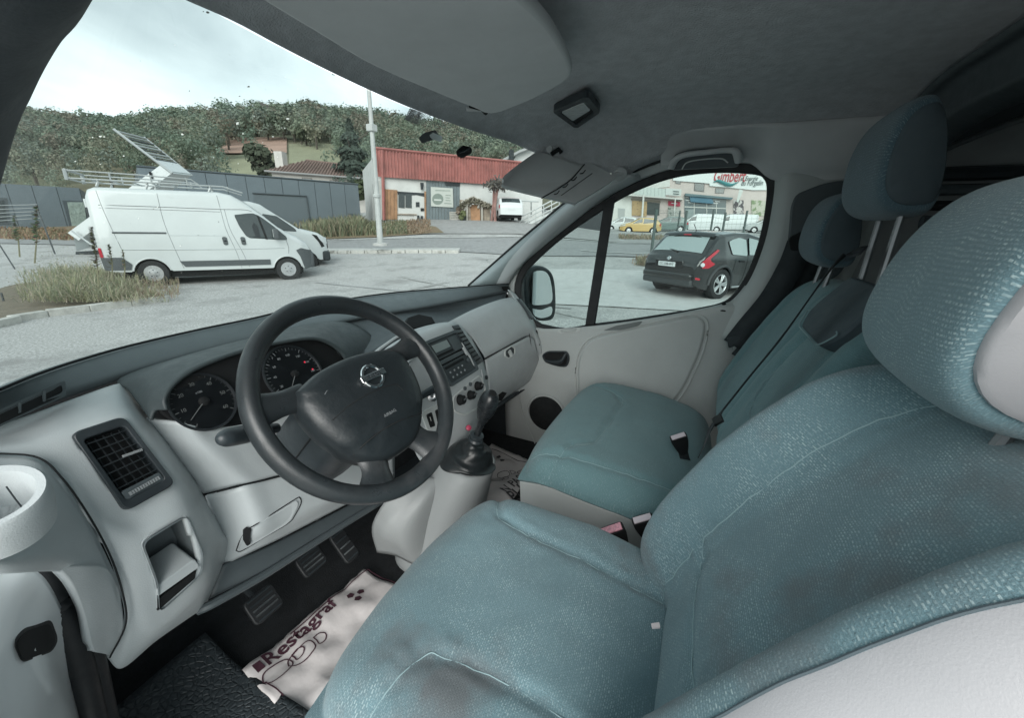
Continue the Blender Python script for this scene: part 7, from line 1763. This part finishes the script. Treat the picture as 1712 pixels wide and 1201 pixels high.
for k in range(5200):
    px = rw.choice([rw.uniform(515, 640), rw.gauss(560, 40), rw.uniform(645, 720)]); D = rw.uniform(25.4, 30); p = H(px, 380, D); p.z = T(p) + .02
    tall = (1.25 if px < 610 else .75) * (1 - max(0, px - 600) / 160); vg.blade(p, Vector((rw.gauss(0, .3), rw.gauss(0, .3), 1)), rw.uniform(.4, 1.15) * tall, .035, rw.choice([(.25, .27, .17), (.30, .29, .19), (.20, .23, .15), (.36, .31, .22)] if px < 680 else [(.36, .27, .19), (.40, .28, .2), (.33, .27, .2)]), .3)
tag(vg.build('verge_grass'), 'tall grey-green grass on the verge before the grey hall', 'grass', None, 'stuff')
bg_ = Leaves()
for k in range(2200):
    px = rw.uniform(-40, 150); D = rw.uniform(22, 27); p = H(px, 380, D); p.z = T(p) + .02; bg_.blade(p, Vector((rw.gauss(0, .4), rw.gauss(0, .4), 1)), rw.uniform(.15, .5), .035, rw.choice([(.36, .22, .15), (.30, .22, .14), (.25, .23, .14), (.40, .30, .2)]), .4)
tag(bg_.build('bank_grass'), 'rusty dry grass on the bank below the hall door', 'grass', None, 'stuff')
# ------------------------------------------------------------------ right: fence, shops across the road
FG = mat('green_post', (.07, .10, .095), .6)
mfen = empty('mesh_fence', H(1088, 430, 16.6), 'dark green mesh fence on slim posts behind the black crossover', 'fence')
posts = [(1096, 350, 1088, 432, 16.6, .06), (1134, 352, 1130, 405, 23, .045), (1147, 352, 1141, 405, 22, .06), (1189, 350, 1185, 405, 21.5, .05), (1209, 355, 1205, 405, 22, .055), (1244, 352, 1239, 410, 21, .05), (1300, 350, 1294, 415, 20.5, .05)]
pb2 = []
for a, b, c, d, D, r_ in posts: p = H(c, d, D); q = H(a, b, D); tube('post', [p - Vector((0, 0, .3)), Vector((p.x, p.y, q.z))], r_, FG, mfen, seg=4); pb2.append((p, q.z))
V, F = [], []
def wire(a, b, r_=.008):
    d = (b - a).normalized(); s = d.orthogonal().normalized() * r_; t = d.cross(s); o = len(V)
    V.extend([a + s, a + t, a - s, a - t, b + s, b + t, b - s, b - t]); F.extend([(o + i, o + (i + 1) % 4, o + 4 + (i + 1) % 4, o + 4 + i) for i in range(4)])
for (p, zp), (q, zq) in zip(pb2, pb2[1:]):
    for k in range(7): wire(Vector((p.x, p.y, p.z + (zp - p.z) * k / 6.5)), Vector((q.x, q.y, q.z + (zq - q.z) * k / 6.5)), .006)
    m_ = int((q - p).length / .22)
    for k in range(1, m_): a = p.lerp(q, k / m_); wire(a, Vector((a.x, a.y, zp + (zq - zp) * k / m_)), .004)
mesh('wire_mesh', V, F, FG, mfen, smooth=False)['kind'] = 'stuff'
dg_ = Leaves()
for k in range(900): px = rw.gauss(1082, 8); p = H(px, 425, rw.uniform(15.5, 17)); p.z = T(p) + .02; dg_.blade(p, Vector((rw.gauss(0, .5), rw.gauss(0, .5), 1)), rw.uniform(.12, .4), .014, rw.choice([(.40, .33, .24), (.34, .26, .19), (.30, .30, .2)]), .4)
tag(dg_.build('fence_tuft'), 'tuft of dry straw grass at the foot of the first fence post', 'grass', None, 'stuff')
ps = empty('shop_row', H(1150, 385, 46), 'pale pink two-storey shop row with blue awning and a Gimbert signboard', 'building')
q0, q1 = H(985, 384, 60), H(1330, 388, 53); qd = (q1 - q0); qd.z = 0; qd.normalize(); qb = Vector((-qd.y, qd.x, 0)); qb = qb if qb.dot(_h) > 0 else -qb
PINK = mat('pale_pink_render', (.58, .50, .47), .9, var=(1, .05)); PALEW = mat('pale_white_render', (.62, .61, .58), .9, var=(1, .05))
def qp(nm, pts, mt, off=.05, th=.05, par=None): return wp(nm, par or ps, pts, q0, q1, mt, -off, th)
zq = H(1150, 255, 56).z
prism('wall', [Vector((q0.x, q0.y, 0)), Vector((q1.x, q1.y, 0)), Vector((q1.x, q1.y, zq)), Vector((q0.x, q0.y, zq))], qb * 10, PINK, ps)
qp('white_wing', [(985, 315), (1056, 328), (1056, 392), (985, 388)], PALEW, .1)
qp('upper_wing', [(985, 270), (1120, 280), (1120, 312), (1056, 320), (985, 318)], PALEW, .08)
sgn = qp('signboard', [(1127, 270), (1330, 278), (1330, 318), (1256, 318), (1255, 317.5), (1186, 311), (1186, 307), (1125, 302)], mat('sign_white', (.72, .74, .73), .6), .2, .08)
def qtext(s_, px, py, size, mt, sh=.2, bold=.0, off=.30, sx=1.0):
    o_ = onwall(px, py, q0, q1, -off); return text('sign_word', s_, size, mt, sgn, frame4(o_, qd, -qb), 'LEFT', .01, sh, bold, sx)
SRED, STEAL, SINK = mat('sign_red', (.42, .06, .07), .6), mat('sign_teal', (.07, .24, .25), .6), mat('sign_ink', (.07, .09, .09), .6)
qtext('Gimbert', 1192, 296, 1.9, SRED, .15, .02, sx=.55); qtext('et Energie', 1237, 299, .75, SINK, .25, sx=.62); qtext('du Forgelin', 1238, 306.5, .85, SINK, .25, sx=.62)
tube('sign_swoosh', [onwall(x, y, q0, q1, -.32) for x, y in ((1192, 305), (1199, 302.5), (1206, 305), (1216, 309), (1224, 309), (1234, 304.5))], [.03, .15, .2, .22, .15, .03], STEAL, sgn, seg=6, n=16)
for pts, nm in (([(1161, 305), (1178, 307), (1177, 321), (1160, 319)], 0), ([(1196, 314), (1212, 315), (1210, 324), (1195, 323)], 0), ([(1129, 302), (1138, 303), (1138, 308), (1129, 307)], 0)):
    w_ = qp('window', pts, mat('upper_window', (.16, .14, .135), .5), .04, .06); c_ = [((a + sum(p[0] for p in pts) / 4 * .15) / 1.15, (b + sum(p[1] for p in pts) / 4 * .15) / 1.15) for a, b in pts]; qp('pane', c_, CARGL, .08, .02, w_)
BLUE = mat('awning_blue', (.09, .19, .26), .7, var=(3, .1))
sf = qp('shopfront', [(1144, 325), (1214, 333), (1213, 366), (1144, 366)], mat('shop_glass_dark', (.10, .13, .14), .2), .06); qp('awning_box', [(1145, 324), (1224, 331), (1222, 334), (1145, 328)], mat('awning_edge', (.10, .16, .18), .6), .7, .6)
qp('awning', [(1152, 328), (1190, 331), (1192, 341), (1154, 338)], BLUE, .5, .1, sf)
for x_ in (1160, 1181, 1197): qp('mullion', [(x_, 338), (x_ + 1, 338), (x_ + 1, 366), (x_, 366)], PALEW, .12, .05, sf)
qp('transom', [(1144, 345), (1214, 348), (1214, 349.5), (1144, 346.5)], PALEW, .12, .05, sf)
for a, b in ((1146, 329), (1146, 334), (1150, 338), (1190, 333), (1195, 336), (1192, 339)): qp('shop_sticker', [(a, b), (a + 8, b + .5), (a + 8, b + 2), (a, b + 1.5)], TICK, .16, .02, sf)
qp('lower_glazing', [(1146, 350), (1160, 350), (1160, 368), (1146, 368)], mat('dull_glass', (.22, .27, .27), .2), .1, .03, sf)
dk = qp('doorway', [(1082, 338), (1103, 340), (1102, 360), (1081, 359)], mat('shop_dark', (.05, .06, .06), .7), .14, .06); qp('timber_front', [(1057, 335), (1082, 337), (1081, 362), (1056, 360)], mat('ochre_board', (.46, .32, .17), .8, wear=(8, .55, (.15, .1, .06), .05)), .14, .06)
qp('doorway_frame', [(1055, 332), (1104, 336), (1104, 339), (1055, 335)], mat('brown_beam', (.22, .19, .16), .8), .18, .1); qp('window', [(1033, 348), (1045, 349), (1044, 365), (1033, 364)], mat('grey_shutter', (.38, .39, .38), .7), .14, .05)
qp('balcony_slab', [(1040, 327), (1140, 335), (1140, 333), (1040, 324)], PALEW, 1.2, 1.2); bl_ = qp('balcony_panel', [(1060, 313), (1112, 317), (1112, 331), (1060, 327)], mat('pale_green_panel', (.52, .56, .53), .7), 1.2, .05)
for x_ in range(1052, 1140, 6): tube('baluster', [onwall(x_, 312 + (x_ - 1052) * .07, q0, q1, -1.22), onwall(x_, 326 + (x_ - 1052) * .07, q0, q1, -1.22)], .025, RAILM, bl_, seg=4)
tube('column', [onwall(1076, 327, q0, q1, -1.2), onwall(1073, 372, q0, q1, -1.2)], .12, PALEW, ps, seg=8); tube('column', [onwall(1128, 333, q0, q1, -1.2), onwall(1125, 372, q0, q1, -1.2)], .08, PALEW, ps, seg=8)
bb_ = qp('side_board', [(1112, 316), (1138, 318), (1137, 329), (1112, 327)], mat('grey_white_board', (.56, .58, .56), .7), 1.3, .06)
for a, b in ((1124, 320.5), (1124, 324.5)): qp('board_writing', [(a, b), (a + 10, b + .8), (a + 10, b + 2), (a, b + 1.2)], SINK, 1.4, .01, bb_)
rb_ = qp('red_board', [(1117, 336), (1137, 337.5), (1137, 345), (1117, 343.5)], mat('board_red', (.45, .05, .09), .6), .16, .05); qp('board_writing', [(1122, 339), (1132, 340), (1132, 341.4), (1122, 340.4)], TICK, .2, .01, rb_)
mu = qp('mural', [(1117, 347), (1137, 348), (1138, 364), (1116, 363)], mat('mural_mix', (.45, .45, .42), .8, wear=(1.4, .5, (.12, .16, .13), .04)), .16, .03)
m2 = qp('mural', [(1226, 334), (1243, 335), (1243, 360), (1226, 358)], mat('mural_ink', (.56, .52, .50), .8, wear=(1.6, .5, (.08, .07, .08), .03)), .10, .03); m3 = qp('mural', [(1256, 334), (1280, 336), (1280, 362), (1256, 360)], mat('mural_green', (.50, .48, .40), .8, wear=(1.3, .5, (.20, .26, .14), .05)), .10, .03)
qp('banner_flag', [(1232, 318), (1238, 320), (1230, 340), (1227, 338)], mat('flag_pale', (.58, .60, .57), .8), 1.5, .03)
# dark workshop bay seen through the quarter light, then the cars
wb = empty('workshop_bay', H(985, 385, 38), 'dark open workshop bay with a blue jamb seen through the quarter light', 'building')
prism('bay', [H(962, 386, 38), H(1012, 386, 38), H(1012, 342, 38), H(962, 356, 38)], _h * 3, mat('bay_dark', (.03, .035, .04), .7), wb); prism('jamb', [H(959, 387, 37.8), H(964, 387, 37.8), H(964, 378, 37.8), H(959, 378, 37.8)], _h * .3, mat('jamb_blue', (.05, .22, .45), .6), wb); prism('lintel', [H(955, 356, 37.6), H(1015, 340, 37.6), H(1015, 300, 37.6), H(955, 310, 37.6)], _h * 4, mat('bay_wall', (.4, .4, .39), .9), wb)
for k in range(5): tube('stacked_goods', [H(968 + 9 * k, 384, 38.5), H(968 + 9 * k, 372 - 2 * (k % 3), 38.5)], .35, mat('goods%d' % k, (.08 + .03 * (k % 3), .09, .10), .7), wb, seg=7)
def far(label, px, py, D, rot, paint, kind='hatch'):
    p = H(px, py, D); return hatch(label, p, rot, paint, kind)
rr_ = math.atan2(-qd.y, -qd.x)
far('white hatchback parked at the left of the far row, nose to the yellow car', 1037, 388, 46, rr_ + R(10), WCAR); far('yellow hatchback parked across the road by the green fence post', 1068, 391, 43, rr_ + R(8), YCAR)
far('dark green hatchback behind the mesh fence beside the yellow car', 1115, 388, 45, rr_, TEAL); far('white delivery van behind the mesh fence', 1168, 388, 50, rr_, WCAR, 'van'); far('white box-backed van half hidden by the crossover roof', 1222, 388, 51, rr_, WCAR, 'van'); far('pale car at the far end behind the fence', 1276, 390, 46, rr_, mat('silver_car', (.45, .47, .47), .3, coat=.3))
hg = Leaves()
for k in range(700): p = H(rw.uniform(1036, 1120), 388, rw.uniform(30, 33)); p.z = T(p); hg.blade(p, Vector((rw.gauss(0, .4), rw.gauss(0, .4), 1)), rw.uniform(.2, .6), .03, rw.choice([(.36, .30, .22), (.30, .28, .2), (.42, .33, .26)]), .3)
tag(hg.build('kerbside_scrub'), 'dry straw-coloured scrub along the road edge before the yellow car', 'scrub', None, 'stuff')
